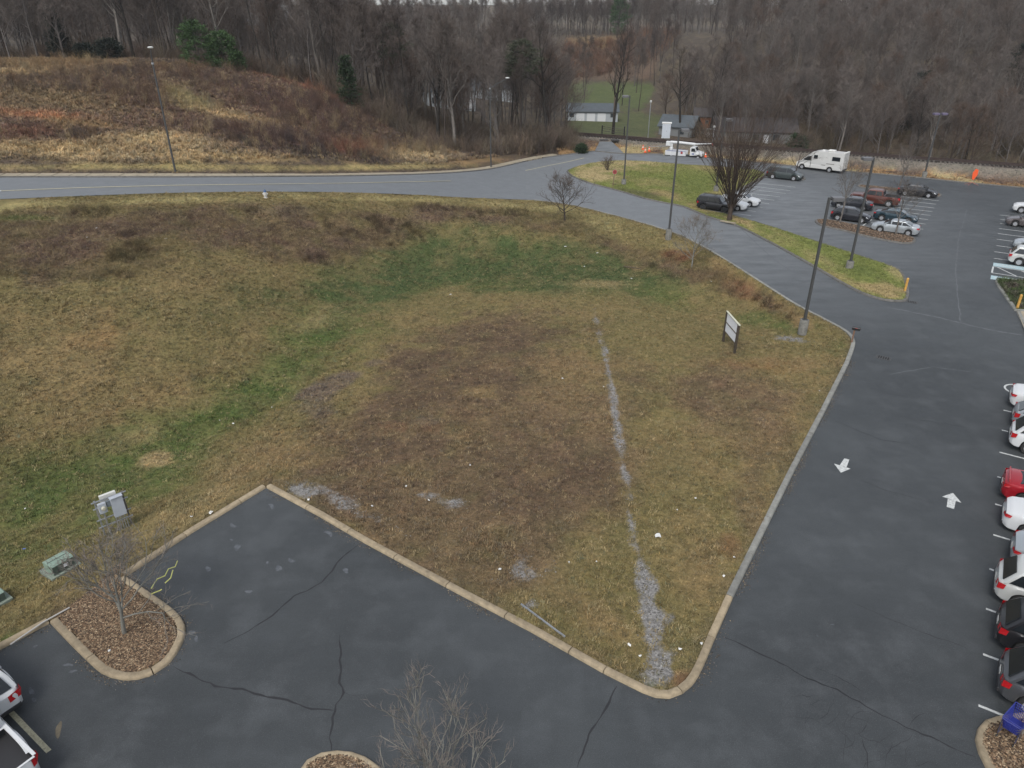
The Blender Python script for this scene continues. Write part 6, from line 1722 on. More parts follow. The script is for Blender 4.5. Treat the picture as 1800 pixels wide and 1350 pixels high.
# ---------------------------------------------------------------- vehicles
def paint(name, c, rough=.3, metal=0.0):
    return mat('car_' + name, c, rough, metal, coat=.25, spec=.35)
M_GLASS = mat('car_glass', (.012, .015, .018), .10, spec=.45)
M_TYRE = mat('tyre_rubber', (.018, .018, .018), .85)
M_RIM = mat('rim_alloy', C(176,178,182), .4, .4)
M_RIMD = mat('rim_dark', C(70,72,76), .35, .7)
M_TRIM = mat('black_trim', (.02, .02, .022), .6)
M_HL = mat('headlight_glass', C(214,218,222), .1, spec=.8)
M_TL = mat('taillight_red', C(176,20,28), .15, spec=.8)
M_CHR = mat('chrome', C(210,212,214), .15, .9)
M_PLATE = mat('plate_white', C(200,200,196), .6)
_wh = {}
def wheel_mesh(r, w, dark):
    k = (r, w, dark)
    if k not in _wh:
        Mx = Matrix.Rotation(R(-90), 3, 'X')
        t = MB().lathe([(r * .62, -w / 2), (r * .95, -w / 2), (r, -w * .36), (r, w * .36), (r * .95, w / 2), (r * .62, w / 2)], 24, Mx, caps=False).mesh('tyre', M_TYRE, True)
        mb = MB(); mb.lathe([(0, -w * .28), (r * .6, -w * .30), (r * .63, -w * .46), (r * .58, -w * .47), (r * .56, -w * .34), (0, -w * .33)], 20, Mx)
        for i in range(5):
            a = i * 2 * math.pi / 5
            d = Vector((math.cos(a), 0, math.sin(a))); q = Vector((-math.sin(a), 0, math.cos(a)))
            c = [d * r * .1 + q * r * .09, d * r * .58 + q * r * .07, d * r * .58 - q * r * .07, d * r * .1 - q * r * .09]
            mb.add([p + Vector((0, -w * .45, 0)) for p in c] + [p + Vector((0, -w * .30, 0)) for p in c], [(0, 1, 2, 3), (0, 4, 5, 1), (1, 5, 6, 2), (2, 6, 7, 3), (3, 7, 4, 0)])
        rim = mb.mesh('rim', M_RIMD if dark else M_RIM, False)
        _wh[k] = (t, rim)
    return _wh[k]
def ipl(x, pts):
    return float(np.interp(x, [p[0] for p in pts], [p[1] for p in pts]))
def vehicle(kind, loc, heading, body, label, name='parked_car', cat='car', group=None, roofcol=None, tailcol=None, rails=False, wheel_dark=False, glass_roof=False, plate=True):
    S = dict(
     sedan=dict(L=4.8, W=1.84, wb=2.8, r=.33, top=[(-2.4,.62),(-2.34,.93),(-2.15,1.03),(-1.7,1.07),(-1.0,1.05),(.95,1.0),(1.25,.97),(2.0,.84),(2.3,.70),(2.4,.52)], cab=(-1.75,-.95,.35,1.2), H=1.45, belt=1.02, doors=(-.62,.42)),
     hatch=dict(L=4.3, W=1.80, wb=2.6, r=.34, top=[(-2.15,.55),(-2.12,.9),(-2.0,1.05),(-1.0,1.06),(.85,1.02),(1.1,.99),(1.8,.86),(2.08,.70),(2.15,.5)], cab=(-2.0,-1.45,.25,1.15), H=1.52, belt=1.03, doors=(-.7,.3)),
     suv=dict(L=4.7, W=1.9, wb=2.75, r=.38, top=[(-2.35,.6),(-2.32,1.0),(-2.2,1.12),(-1.0,1.13),(.95,1.12),(1.2,1.09),(2.0,.98),(2.28,.82),(2.35,.58)], cab=(-2.2,-1.75,.3,1.15), H=1.74, belt=1.12, doors=(-.8,.2)),
     boxsuv=dict(L=4.5, W=1.86, wb=2.65, r=.38, top=[(-2.2,.6),(-2.18,1.08),(-1.0,1.10),(.75,1.10),(.95,1.08),(2.05,1.02),(2.22,.92),(2.25,.58)], cab=(-2.17,-2.05,.35,.9), H=1.78, belt=1.10, doors=(-.85,.1)),
     minivan=dict(L=5.05, W=1.98, wb=3.0, r=.35, top=[(-2.52,.6),(-2.48,1.0),(-1.0,1.08),(1.2,1.04),(1.5,1.02),(2.2,.86),(2.45,.70),(2.52,.5)], cab=(-2.42,-2.15,.6,1.65), H=1.76, belt=1.05, doors=(-1.05,.35)),
     coupe=dict(L=4.7, W=1.86, wb=2.75, r=.34, top=[(-2.35,.6),(-2.3,.92),(-2.1,1.02),(-1.6,1.04),(-.8,1.02),(.9,.96),(1.1,.94),(1.95,.80),(2.25,.66),(2.35,.5)], cab=(-1.9,-.75,.25,1.1), H=1.38, belt=.98, doors=(-.75,)),
     pickup=dict(L=5.85, W=2.02, wb=3.65, r=.41, top=[(-2.92,.7),(-2.9,1.22),(-2.6,1.25),(1.25,1.25),(1.5,1.2),(2.6,1.15),(2.88,1.0),(2.92,.62)], cab=(-.98,-.85,.75,1.35), H=1.92, belt=1.24, doors=(-.1,)),
    )[kind]
    L, W, wb, r = S['L'], S['W'], S['wb'], S['r']; hw = W / 2
    o = empty(name, loc, heading, label, cat, group)
    wx = (-wb / 2 - (.15 if kind == 'pickup' else 0), wb / 2 - (.15 if kind == 'pickup' else 0)) if kind != 'pickup' else (-1.75, 1.9)
    clr = .21 if kind in ('sedan', 'hatch', 'coupe', 'minivan') else .30
    xs = sorted(set([round(x, 3) for x in np.linspace(-L / 2, L / 2, 30)] + [round(w + dx, 3) for w in wx for dx in np.linspace(-(r + .075), r + .075, 15)] + [p[0] for p in S['top']]))
    rows = []
    for x in xs:
        zt = ipl(x, S['top']); e = abs(x) / (L / 2)
        zb = clr + max(0, e - .88) * 1.3
        for w in wx:
            if abs(x - w) < r + .07: zb = max(zb, r + math.sqrt(max(0, (r + .07) ** 2 - (x - w) ** 2)))
        zb = min(zb, zt - .03)
        w_ = hw * (1 - .17 * e ** 7 - (.10 * max(0, (e - .93) / .07) ** 2))
        mid = zb + (zt - zb) * .5
        rows.append([(x, 0, zb), (x, w_ * .93, zb), (x, w_ * .985, min(mid, zb + .05)), (x, w_, mid), (x, w_ * .985, zt - (zt - mid) * .35), (x, w_ * .93, zt - .02), (x, w_ * .80, zt + .005), (x, w_ * .4, zt + .03), (x, 0, zt + .035)])
    mb = MB(); m = 9
    for s in (1, -1):
        vs = [(p[0], p[1] * s, p[2]) for rw_ in rows for p in rw_]; fs = []
        for i in range(len(rows) - 1):
            for c in range(m - 1):
                f = (i * m + c, i * m + c + 1, (i + 1) * m + c + 1, (i + 1) * m + c)
                fs.append(f if s > 0 else f[::-1])
        fs.append(tuple(range(m))); fs.append(tuple((len(rows) - 1) * m + c for c in range(m)))
        mb.add(vs, fs)
    me = bpy.data.meshes.new('body'); me.from_pydata(mb.v, [], mb.f); me.materials.append(body)
    bm = bmesh.new(); bm.from_mesh(me); bmesh.ops.remove_doubles(bm, verts=bm.verts, dist=.0008)
    x_bed = -.98
    if kind == 'pickup':      # open bed
        dele = [f for f in bm.faces if f.calc_center_median().z > 1.15 and f.calc_center_median().x < x_bed - .05 and f.calc_center_median().x > -2.84 and abs(f.calc_center_median().y) < hw * .8]
        bmesh.ops.delete(bm, geom=dele, context='FACES')
    bmesh.ops.recalc_face_normals(bm, faces=bm.faces); bm.to_mesh(me); bm.free()
    me.polygons.foreach_set('use_smooth', [True] * len(me.polygons)); me.set_sharp_from_angle(angle=R(35))
    link('body', me, o)
    if kind == 'pickup':
        y = hw * .795
        mb = MB(); a, b, z0, z1 = -2.84, x_bed - .03, .93, 1.24
        mb.add([(a, -y, z0), (b, -y, z0), (b, y, z0), (a, y, z0), (a, -y, z1), (b, -y, z1), (b, y, z1), (a, y, z1)], [(0, 1, 2, 3), (0, 4, 5, 1), (1, 5, 6, 2), (2, 6, 7, 3), (3, 7, 4, 0)])
        mb.build('bed_liner', M_TRIM, o)
        for s in (-1, 1): MB().box(((a + b) / 2, s * hw * .87, 1.262), (b - a, .10, .03)).build('bed_rail', M_TRIM if tailcol is None else body, o, bevel=.01)
        MB().box((-2.88, 0, 1.245), (.07, hw * 1.7, .03)).build('tailgate_cap', body, o, bevel=.01)
    # cabin
    x0, x1, x2, x3 = S['cab']; zb, zt = S['belt'] - .03, S['H']
    bw, tw = hw * .90, hw * (.74 if kind not in ('boxsuv', 'pickup') else .80)
    nL = 9; rows = []
    def ring(f):     # f: 0 belt .. 1 roof edge
        return x0 + (x1 - x0) * f, x3 + (x2 - x3) * f, bw + (tw - bw) * f, zb + (zt - .05 - zb) * f
    mb = MB()
    lv = [ring(0), ring(.5), ring(.93), (x1 + .07, x2 - .07, tw * .95, zt - .02), ((x1 * .8 + x2 * .2), (x2 * .8 + x1 * .2), tw * .6, zt)]
    lv[1] = (lv[1][0] - (.03 if kind in ('sedan', 'coupe') else .0), lv[1][1] + .05, lv[1][2] + .03, lv[1][3])
    vs = []
    for xa, xb, y, z in lv:
        c = .10
        vs += [(xa, -y + c, z), (xa + c * .6, -y, z), (xb - c * .8, -y, z), (xb, -y + c * 1.4, z), (xb + .04, 0, z), (xb, y - c * 1.4, z), (xb - c * .8, y, z), (xa + c * .6, y, z), (xa, y - c, z), (xa - .03, 0, z)]
    n = 10; fs = []
    for i in range(len(lv) - 1):
        for k in range(n): fs.append((i * n + k, i * n + (k + 1) % n, (i + 1) * n + (k + 1) % n, (i + 1) * n + k))
    fs.append(tuple((len(lv) - 1) * n + k for k in range(n)))
    mb.add(vs, fs); mb.build('cabin', body, o, smooth=True)
    if roofcol or glass_roof:
        mb = MB(); xa, xb, y, z = lv[3]
        mb.add([(xa, -y, zt - .015), (xb, -y, zt - .015), (xb, y, zt - .015), (xa, y, zt - .015), (xa + .2, -y * .6, zt + .012), (xb - .2, -y * .6, zt + .012), (xb - .2, y * .6, zt + .012), (xa + .2, y * .6, zt + .012)], [(0, 1, 5, 4), (1, 2, 6, 5), (2, 3, 7, 6), (3, 0, 4, 7), (4, 5, 6, 7)])
        mb.build('roof_panel', roofcol or M_GLASS, o, smooth=True)
    def quad(name, pts, m_, off, parent=o):
        pts = [Vector(p) for p in pts]; nn = (pts[1] - pts[0]).cross(pts[-1] - pts[0]).normalized()
        c = sum(pts, Vector()) / len(pts)
        if nn.dot(c - Vector((0, 0, .9))) < 0: nn = -nn
        k = len(pts); vs = [p + nn * off for p in pts] + [p - nn * .03 for p in pts]
        return MB().add(vs, [tuple(range(k)), tuple(range(k, 2 * k))[::-1]] + [(i, (i + 1) % k, (i + 1) % k + k, i + k) for i in range(k)]).build(name, m_, parent)
    def side(f, x, s):
        xa, xb, y, z = ring(f); bul = .03 * math.sin(math.pi * f) + (.012)
        return (x, s * (y + bul), z)
    lo, hi = .12, .86
    # windscreen and rear glass
    def endq(xr, s, inset, frac=(lo, hi)):
        out = []
        for f, sg in ((frac[0], -1), (frac[0], 1), (frac[1], 1), (frac[1], -1)):
            xa, xb, y, z = ring(f); out.append(((xb if s > 0 else xa) + s * .055, sg * (y - inset), z))
        return out
    quad('windscreen', endq(0, 1, .13), M_GLASS, .03)
    quad('rear_window', endq(0, -1, .15), M_GLASS, .015)
    cuts = [None] + list(S['doors']) + [None]
    for s in (-1, 1):
        segs = []
        n_ = len(S['doors']) + 1
        for k in range(n_):
            pts = []
            for f, end in ((lo, 0), (lo, 1), (hi, 1), (hi, 0)):
                xa, xb, y, z = ring(f)
                a = xa + .16 if k == 0 else S['doors'][k - 1] + .05
                b = xb - .16 if k == n_ - 1 else S['doors'][k] - .05
                a, b = (a, max(a + .1, b))
                pts.append(side(f, a if end == 0 else b, s))
            if pts[1][0] - pts[0][0] > .15: quad('side_window', pts, M_GLASS, .012)
    # wheels
    tm, rm = wheel_mesh(r, .23, wheel_dark)
    for x in wx:
        for s in (-1, 1):
            w_ = link('wheel', tm, o, (x, s * (hw - .135), r), (0, 0, 0 if s < 0 else math.pi)); link('rim', rm, w_)
    MB().box(((wx[0] + wx[1]) / 2, 0, clr + .22), (wb - r * 1.0, W * .84, .36)).build('underbody', M_TRIM, o)
    for x in wx: MB().box((x, 0, r + .1), (r * 2.1, W * .66, .5)).build('wheel_well', M_TRIM, o)
    # lamps, bumpers, mirrors, plate
    zf = ipl(L / 2 - .12, S['top']); zr = ipl(-L / 2 + .10, S['top'])
    for s in (-1, 1):
        wf = hw * .84
        mb = MB(); xf = L / 2
        mb.add([(xf - .07, s * wf * .62, zf - .02), (xf - .02, s * wf * .62, zf - .17), (xf - .14, s * wf * 1.06, zf - .15), (xf - .42, s * hw * .985, zf - .02), (xf - .38, s * hw * .93, zf + .07), (xf - .17, s * wf * .7, zf + .045)], [(0, 1, 2, 3, 4, 5) if s > 0 else (5, 4, 3, 2, 1, 0)])
        mb.build('headlight', M_HL, o)
        hgt = .18 if kind in ('sedan', 'coupe') else .30
        y1 = hw * (.93 if kind != 'pickup' else .90); y0 = y1 - (.42 if kind in ('sedan', 'coupe', 'suv', 'hatch') else .17)
        mb = MB(); x = -L / 2 - .012
        mb.add([(x + .03, s * y0, zr - .05), (x, s * y0, zr - hgt), (x + .05, s * (y1 - .06), zr - hgt), (x + .26, s * (hw * .99 + .004), zr - hgt * .7), (x + .30, s * (hw * .965), zr + .0), (x + .06, s * (y1 - .06), zr - .01)], [(0, 1, 2, 5), (2, 3, 4, 5)])
        mb.build('taillight', M_TL, o)
        xm = x3 - .22 if kind != 'pickup' else x3 - .1
        MB().box((xm, s * (hw + .09), S['belt'] + .06), (.12, .2, .14)).build('wing_mirror', body, o, bevel=.03)
    MB().box((L / 2 - .05, 0, clr + .22), (.10, W * .72, .18)).build('front_bumper', M_TRIM, o, bevel=.03)
    MB().box((-L / 2 + .04, 0, clr + .18), (.12, W * .78, .17)).build('rear_bumper', M_TRIM if kind != 'pickup' else M_CHR, o, bevel=.03)
    if plate: MB().box((-L / 2 - .012, 0, (zr + clr) / 2 + .05), (.02, .32, .16)).build('number_plate', M_PLATE, o)
    MB().box((L / 2 - .03, 0, zf - .16), (.06, W * .42, .12)).build('grille', M_TRIM, o)
    for s in (-1, 1):
        for dx in S['doors']:
            MB().box((dx + .12, s * (hw + .005), S['belt'] - .16), (.16, .03, .03)).build('door_handle', body, o)
    if rails:
        for s in (-1, 1): MB().tube([(x1 + .15, s * tw * .86, zt + .05), (x2 - .1, s * tw * .86, zt + .05)], .022, 6).build('roof_rail', M_CHR if rails == 'chrome' else M_TRIM, o, smooth=True)
        for x in np.linspace(x1 + .5, x2 - .5, 2): MB().tube([(x, -tw * .86, zt + .07), (x, tw * .86, zt + .07)], .02, 6).build('cross_bar', M_TRIM, o, smooth=True)
    return o
HB = math.atan2(BX.y, BX.x)            # nose towards the lower right of the photo
def by_wheels(kind, x, y, nose, *a, half=.8, shift=0.0, **k):
    p = px(x, y) + AX * half + BX * shift
    return vehicle(kind, p, HB if nose > 0 else HB + math.pi, *a, **k)
WHITE = paint('white', C(205,207,208)); BLACK = paint('black', (.012,.012,.014)); SILVER = paint('silver', C(168,174,178), .3, .4); GREY = paint('grey', C(86,88,92), .3, .4); TEAL = paint('teal', C(44,64,74), .25, .3)
DKGREEN = paint('dark_green_grey', C(62,70,70), .3, .3); BROWN = paint('brown', C(92,52,44), .3, .3); RED = paint('red', C(160,28,40), .25, .2); CHAR = paint('charcoal', C(46,48,54), .25, .3); PEARL = paint('pearl', C(190,192,190), .3, .1); TAUPE = paint('taupe', C(98,92,92), .3, .4)
LOT = 'cars parked in the far lot'; ROW = 'cars parked along the right row'
o = by_wheels('boxsuv', 1254, 372, 1, BLACK, 'black boxy off roader with roof rack and rear spare wheel', group=LOT, rails=True, wheel_dark=True)
t_, r_ = wheel_mesh(.36, .23, False); q = link('spare_wheel', t_, o, (-2.36, 0, .98), (0, 0, R(-90)))
vehicle('sedan', px(1296, 371) - BX * 1.4 + AX * .8, HB, WHITE, 'white sedan half hidden behind the vase shaped tree, nearest the off roader', group=LOT)
vehicle('sedan', px(1317, 364) - BX * 1.4 + AX * .8, HB, WHITE, 'white sedan behind the other white sedan by the vase shaped tree', group=LOT)
by_wheels('minivan', 1376, 316, 1, DKGREEN, 'dark grey green minivan below the white camper', group=LOT)
vehicle('pickup', px(1560.5, 364) - BX * 1.75 + AX * .8, HB + math.pi, BROWN, 'reddish brown pickup truck beside the narrow mulch island', cat='pickup truck', group=LOT, name='pickup_truck')
by_wheels('sedan', 1610, 346, 1, BLACK, 'black sedan parked behind the brown pickup at the narrow island', group=LOT)
vehicle('sedan', px(1531, 373) - BX * 2.4 + AX * .9, HB + math.pi, CHAR, 'dark sedan with red tail lamps between the pickup and the hatchback', group=LOT)
by_wheels('hatch', 1492, 390, 1, CHAR, 'charcoal hatchback nearest the left end of the mulch island', group=LOT)
vehicle('coupe', px(1549, 388) + BX * 1.35 + AX * .8, HB, TEAL, 'dark teal coupe parked behind the silver sedan', group=LOT)
by_wheels('sedan', 1570, 411.5, -1, SILVER, 'silver sedan at the edge of the lower mulch island', group=LOT)
vehicle('suv', px(1793, 375) + BX * 1.4 + AX * .85, HB + math.pi, WHITE, 'white car with black bumper, highest at the right edge of the far lot', group=LOT)
vehicle('sedan', px(1783, 398.5) + BX * 1.4 + AX * .85, HB + math.pi, TAUPE, 'taupe sedan facing left at the right edge of the far lot', group=LOT)
vehicle('sedan', px(1796, 440) + BX * 1.5 + AX * .85, HB + math.pi, SILVER, 'silver car mostly hidden behind the silver crossover at the right edge', group=LOT)
vehicle('suv', px(1789, 467.5) + BX * 1.37 + AX * .85, HB, PEARL, 'silver crossover with a red tail lamp beside the hatched bay', group=LOT)
# right row, noses to the right; origin of each bay from the painted lines
ends = [px(1720,1240), px(1728,1150), px(1733,1070), px(1739,1000), px(1746,940), px(1749,886), px(1753,838), px(1757,795), px(1761,756), px(1764,721), px(1767,690)]
def bay(k, kind, setback, body, label, L_, **kw):
    c = (ends[k] + ends[k + 1]) / 2 + BX * (setback - .75 + L_ / 2)
    return vehicle(kind, c, HB, body, label, group=ROW, **kw)
bay(0, 'suv', 1.15, GREY, 'dark grey crossover under the bare twigs at the lower right', 4.7, glass_roof=True)
bay(1, 'suv', 1.0, BLACK, 'black crossover above the dark grey one in the right row', 4.7)
bay(2, 'suv', .85, PEARL, 'silver crossover with a wide rear window between two bay lines', 4.7)
bay(3, 'sedan', 1.35, SILVER, 'silver sedan in the right row below the white ones', 4.8)
bay(4, 'sedan', .95, WHITE, 'white sedan directly below the red car', 4.8)
bay(5, 'coupe', .85, RED, 'red coupe with a boot spoiler in the right row', 4.7)
bay(7, 'suv', 1.0, WHITE, 'white crossover above the empty bay in the right row', 4.7)
bay(8, 'hatch', 1.1, SILVER, 'silver hatchback second from the top of the right row', 4.3)
bay(9, 'sedan', .9, WHITE, 'white sedan at the top of the right row by the looped line', 4.8)
# spoiler on the red coupe
rc = [x for x in bpy.data.objects if x.get('label', '').startswith('red coupe')][0]
MB().tube([(-2.12, -.72, 1.0), (-2.16, -.66, 1.13), (-2.18, 0, 1.17), (-2.16, .66, 1.13), (-2.12, .72, 1.0)], [.035] * 5, 6).build('spoiler', RED, rc, smooth=True)
# lower left : tail ends, noses to the upper left
tl = px(70, 1338, .95)
c = tl - BX * 2.9 - AX * .92; c.z = 0
o = vehicle('pickup', c, HB + math.pi, WHITE, 'white pickup truck with a black bed liner at the lower left corner', cat='pickup truck', name='pickup_truck', tailcol=1)
c = px(30, 1247, .35) - BX * 2.35 - AX * .55; c.z = 0
vehicle('suv', c, HB + math.pi, WHITE, 'white crossover with black rear glass cut by the left edge', glass_roof=True)

# camper
def camper():
    w0, w1 = px(1409, 297), px(1457, 303)
    d = (w0 - w1).normalized(); ax = Vector((d.y, -d.x, 0)); ax = ax if ax.y > 0 else -ax
    c = (w0 + w1) / 2 + ax * .95; wbs = (w1 - w0).length
    o = empty('motorhome', c, math.atan2(d.y, d.x), 'white motorhome parked beside the far kerb below the railway', 'motorhome')
    cream = mat('camper_white', C(198,198,195), .4, noise=.04, nscale=2, coat=.3)
    f = wbs / 2 + .95; b = -wbs / 2 - 1.9; hw = 1.1
    prof = [(b, .45), (b, 2.75), (b + .15, 2.9), (f - 3.1, 2.95), (f - 2.3, 2.75), (f - 1.7, 2.3), (f - 1.0, 1.62), (f - .85, 1.45), (f - .25, 1.2), (f, 1.0), (f + .02, .5), (f - .1, .4)]
    arch = []
    n = len(prof)
    xw = (-wbs / 2, wbs / 2); rr = .46
    low = []
    for xc in (xw[1], xw[0]):
        low += [(xc + rr * math.cos(R(a)), .40 + rr * math.sin(R(a))) for a in range(0, 181, 20)]
    outline = prof[:-1] + [(f - .1, .40)] + low + [(b, .40)]
    outline = outline[1:] if outline[0] == outline[-1] else outline
    mb = MB(); sl = [(-hw + .06, .97), (-hw, 1), (hw, 1), (hw - .06, .97)]
    k = len(outline)
    # slices across the width, front narrows a little
    for (y0, y1) in ((-hw, hw),):
        vs = []
        for y in (y0, y1): vs += [(x, y * (1 - .10 * max(0, (x - (f - 1.8)) / 1.8)), z) for x, z in outline]
        tri = tessellate_polygon([[Vector((x, z, 0)) for x, z in outline]])
        fs = [tuple(t) for t in tri] + [tuple(i + k for i in t)[::-1] for t in tri] + [(i, (i + 1) % k, (i + 1) % k + k, i + k) for i in range(k)]
        mb.add(vs, fs)
    mb.build('body', cream, o, bevel=.05)
    for s in (-1, 1):
        for nm, x0_, x1_, z0_, z1_ in (('side_window', b + .55, b + 1.75, 1.75, 2.35), ('side_window', f - 3.15, f - 2.55, 1.8, 2.35)):
            MB().box(((x0_ + x1_) / 2, s * (hw + .012), (z0_ + z1_) / 2), (x1_ - x0_, .03, z1_ - z0_)).build(nm, M_GLASS, o, bevel=.04)
        mb = MB(); y = s * (hw * .955 + .03)
        mb.add([(f - 2.15, y * 1.02, 1.45), (f - 1.0, y * .97, 1.42), (f - 1.25, y * .985, 1.72), (f - 1.7, y, 2.1), (f - 2.15, y * 1.02, 2.12)], [(0, 1, 2, 3, 4)]); mb.build('cab_window', M_GLASS, o)
        MB().box((f - 2.22, s * (hw + .01), 1.3), (.06, .02, 1.6)).build('door_seam', M_TRIM, o)
        MB().box((b + 1.9, s * (hw + .012), 1.25), (1.2, .015, .10)).build('side_stripe', mat('camper_stripe', C(120,116,112), .5), o)
        MB().box((b + 2.9, s * (hw + .012), 1.0), (.6, .015, .08)).build('side_stripe', mat('camper_stripe', C(120,116,112), .5), o)
        MB().box((f - 1.2, s * (hw + .12), 1.6), (.1, .18, .28)).build('wing_mirror', M_TRIM, o, bevel=.03)
        MB().box((f - .3, s * .8, 1.08), (.35, .3, .14)).build('headlight', M_HL, o, bevel=.04)
    mb = MB(); mb.add([(f - 1.72 + .04, -.85, 2.28), (f - 1.72 + .04, .85, 2.28), (f - 1.0 + .05, .9, 1.66), (f - 1.0 + .05, -.9, 1.66)], [(0, 1, 2, 3)]); mb.build('windscreen', M_GLASS, o)
    MB().box((b + 2.3, 0, 3.06), (1.0, .8, .26)).build('roof_unit', mat('roof_white', C(214,214,210), .4), o, bevel=.08)
    MB().box((f - 3.6, 0, 3.0), (.5, .5, .14)).build('roof_vent', mat('roof_white', C(214,214,210), .4), o, bevel=.03)
    MB().box((b + .1, 0, 2.98), (.3, 2.0, .2)).build('rear_spoiler', mat('roof_white', C(214,214,210), .4), o, bevel=.05)
    tm, rm = wheel_mesh(.37, .25, False)
    for x in xw:
        for s in (-1, 1):
            w_ = link('wheel', tm, o, (x, s * (hw - .15), .37), (0, 0, 0 if s < 0 else math.pi)); link('rim', rm, w_)
    MB().box((0, 0, .62), (wbs + 1, 1.7, .4)).build('underbody', M_TRIM, o)
    MB().box((b - .03, 0, .5), (.12, 2.0, .16)).build('rear_bumper', M_TRIM, o)
camper()
# bucket truck
def bucket_truck():
    p = px(1206, 275.5, .15) + Vector((0, 1.6, 0)); p.z = gz(p.x, p.y) + .02
    o = empty('bucket_truck', p, math.atan2(rail_d.y, rail_d.x), 'white utility bucket truck with its boom folded over the cab', 'utility truck')
    o.scale = (.78, .78, .80)
    wt = mat('truck_white', C(206,208,208), .4, coat=.3); rd = mat('truck_red_panel', C(150,40,44), .5)
    MB().box((-.6, 0, .75), (7.6, .9, .2)).build('chassis', M_TRIM, o)
    # cab with sloped bonnet
    prof = [(1.5, .85), (1.5, 2.55), (1.7, 2.65), (2.5, 2.62), (2.85, 1.95), (2.95, 1.8), (4.0, 1.55), (4.15, 1.35), (4.15, .85)]
    arch = [(3.35 + .55 * math.cos(R(a)), .6 + .55 * math.sin(R(a))) for a in range(27, 160, 19)]
    outl = prof + arch; k = len(outl)
    tri = tessellate_polygon([[Vector((x, z, 0)) for x, z in outl]])
    vs = [(x, y * (.86 if x > 2.9 else 1), z) for y in (-1.12, 1.12) for x, z in outl]
    MB().add(vs, [tuple(t) for t in tri] + [tuple(i + k for i in t)[::-1] for t in tri] + [(i, (i + 1) % k, (i + 1) % k + k, i + k) for i in range(k)]).build('cab', wt, o, bevel=.04)
    for s in (-1, 1):
        MB().add([(1.75, s * 1.135, 1.75), (2.75, s * 1.135, 1.75), (2.5, s * 1.135, 2.4), (1.75, s * 1.135, 2.4)], [(0, 1, 2, 3)]).build('side_window', M_GLASS, o)
        MB().box((2.2, s * 1.135, 1.28), (.5, .01, .2)).build('door_emblem', mat('emblem_blue', C(60,80,150), .5), o)
        bx_ = MB().box((-1.7, s * .88, 1.15), (4.6, .48, .95)).build('tool_locker', wt, o, bevel=.03)
        for j in range(4): MB().box((-3.4 + j * 1.15, s * 1.125, 1.15), (1.0, .02, .8)).build('locker_door', mat('locker_white', C(196,198,200), .4), o, bevel=.01)
        MB().box((-.3, s * 1.14, 1.35), (.45, .02, .5)).build('red_panel', rd, o)
        MB().box((-1.6, s * 1.14, 1.62), (4.4, .02, .08)).build('blue_stripe', mat('emblem_blue', C(60,80,150), .5), o)
        MB().box((-4.2, s * 1.1, .75), (.14, .14, 1.2)).build('outrigger', mat('outrigger_cream', C(180,168,128), .6), o)
    MB().add([(2.56, -.9, 2.56), (2.56, .9, 2.56), (2.9, .9, 1.93), (2.9, -.9, 1.93)], [(0, 1, 2, 3)]).build('windscreen', M_GLASS, o)
    MB().lathe([(.42, 1.6), (.42, 2.1), (.3, 2.2), (.3, 3.0), (0, 3.0)], 14).build('turret', wt, o, smooth=True, loc=(-3.0, 0, 0))
    MB().tube([(-3.3, 0, 3.2), (-1.5, 0, 3.25), (2.2, 0, 3.12)], [.30, .28, .26], 8).build('lower_boom', wt, o, smooth=True)
    MB().tube([(2.2, 0, 3.15), (4.5, 0, 3.35), (5.8, 0, 3.5)], [.16, .12, .09], 8).build('boom_tip', wt, o, smooth=True)
    MB().tube([(5.8, 0, 3.5), (6.0, 0, 3.3), (6.0, 0, 3.0)], .07, 6).build('tip_hook', mat('tip_red', C(190,80,70), .5), o)
    MB().box((-3.7, 0, 2.9), (1.0, .9, .9)).build('bucket', wt, o, bevel=.06)
    MB().tube([(-3.9, .3, 2.3), (-8.2, .5, 1.9)], .05, 6).build('long_pole', M_GALV, o)
    tm, rm = wheel_mesh(.5, .3, False)
    for x in (3.35, -2.6):
        for s in (-1, 1):
            w_ = link('wheel', tm, o, (x, s * .92, .5), (0, 0, 0 if s < 0 else math.pi)); link('rim', rm, w_)
bucket_truck()
# ---------------------------------------------------------------- railway
M_RAIL = mat('rail_rust', C(70,58,54), .6, .5, noise=.2, nscale=2); M_SLEEP = mat('sleeper', C(52,46,42), .95, noise=.3, nscale=3)
RL = resample(rail_line, 1.0)
RL = [p for p in RL if 0 < p.x < 215]
rails = empty('railway_track', RL[0], label='rusty single railway track on the ballast', kind='structure')
for s in (-.72, .72):
    mb = MB(); P = []
    for i, p in enumerate(RL[::4]):
        t = rail_d; P.append(p + Vector((-t.y, t.x, 0)) * s - RL[0])
    for z, w_ in ((1.28 - 1.3, .07),):
        L1 = [q + Vector((-rail_d.y * .04, rail_d.x * .04, 0)) for q in P]; L2 = [q - Vector((-rail_d.y * .04, rail_d.x * .04, 0)) for q in P]
        n = len(P); up = Vector((0, 0, .10)); dn = Vector((0, 0, -.12))
        mb.add([q + up for q in L1] + [q + up for q in L2] + [q + dn for q in L1] + [q + dn for q in L2], [f for i in range(n - 1) for f in ((i, i + 1, n + i + 1, n + i), (i, 2 * n + i, 2 * n + i + 1, i + 1), (n + i, n + i + 1, 3 * n + i + 1, 3 * n + i))])
    mb.build('rail', M_RAIL, rails)
sl = resample(rail_line, .6); sl = [p for p in sl if 0 < p.x < 215]
sm_ = MB().box((0, 0, 0), (.30, 2.6, .22), math.atan2(rail_d.y, rail_d.x)).mesh('sleeper', M_SLEEP)
for i, p in enumerate(sl[:290]):
    link('sleeper', sm_, rails, p - RL[0] + Vector((0, 0, -.2)), (0, 0, rnd.uniform(-.02, .02)))
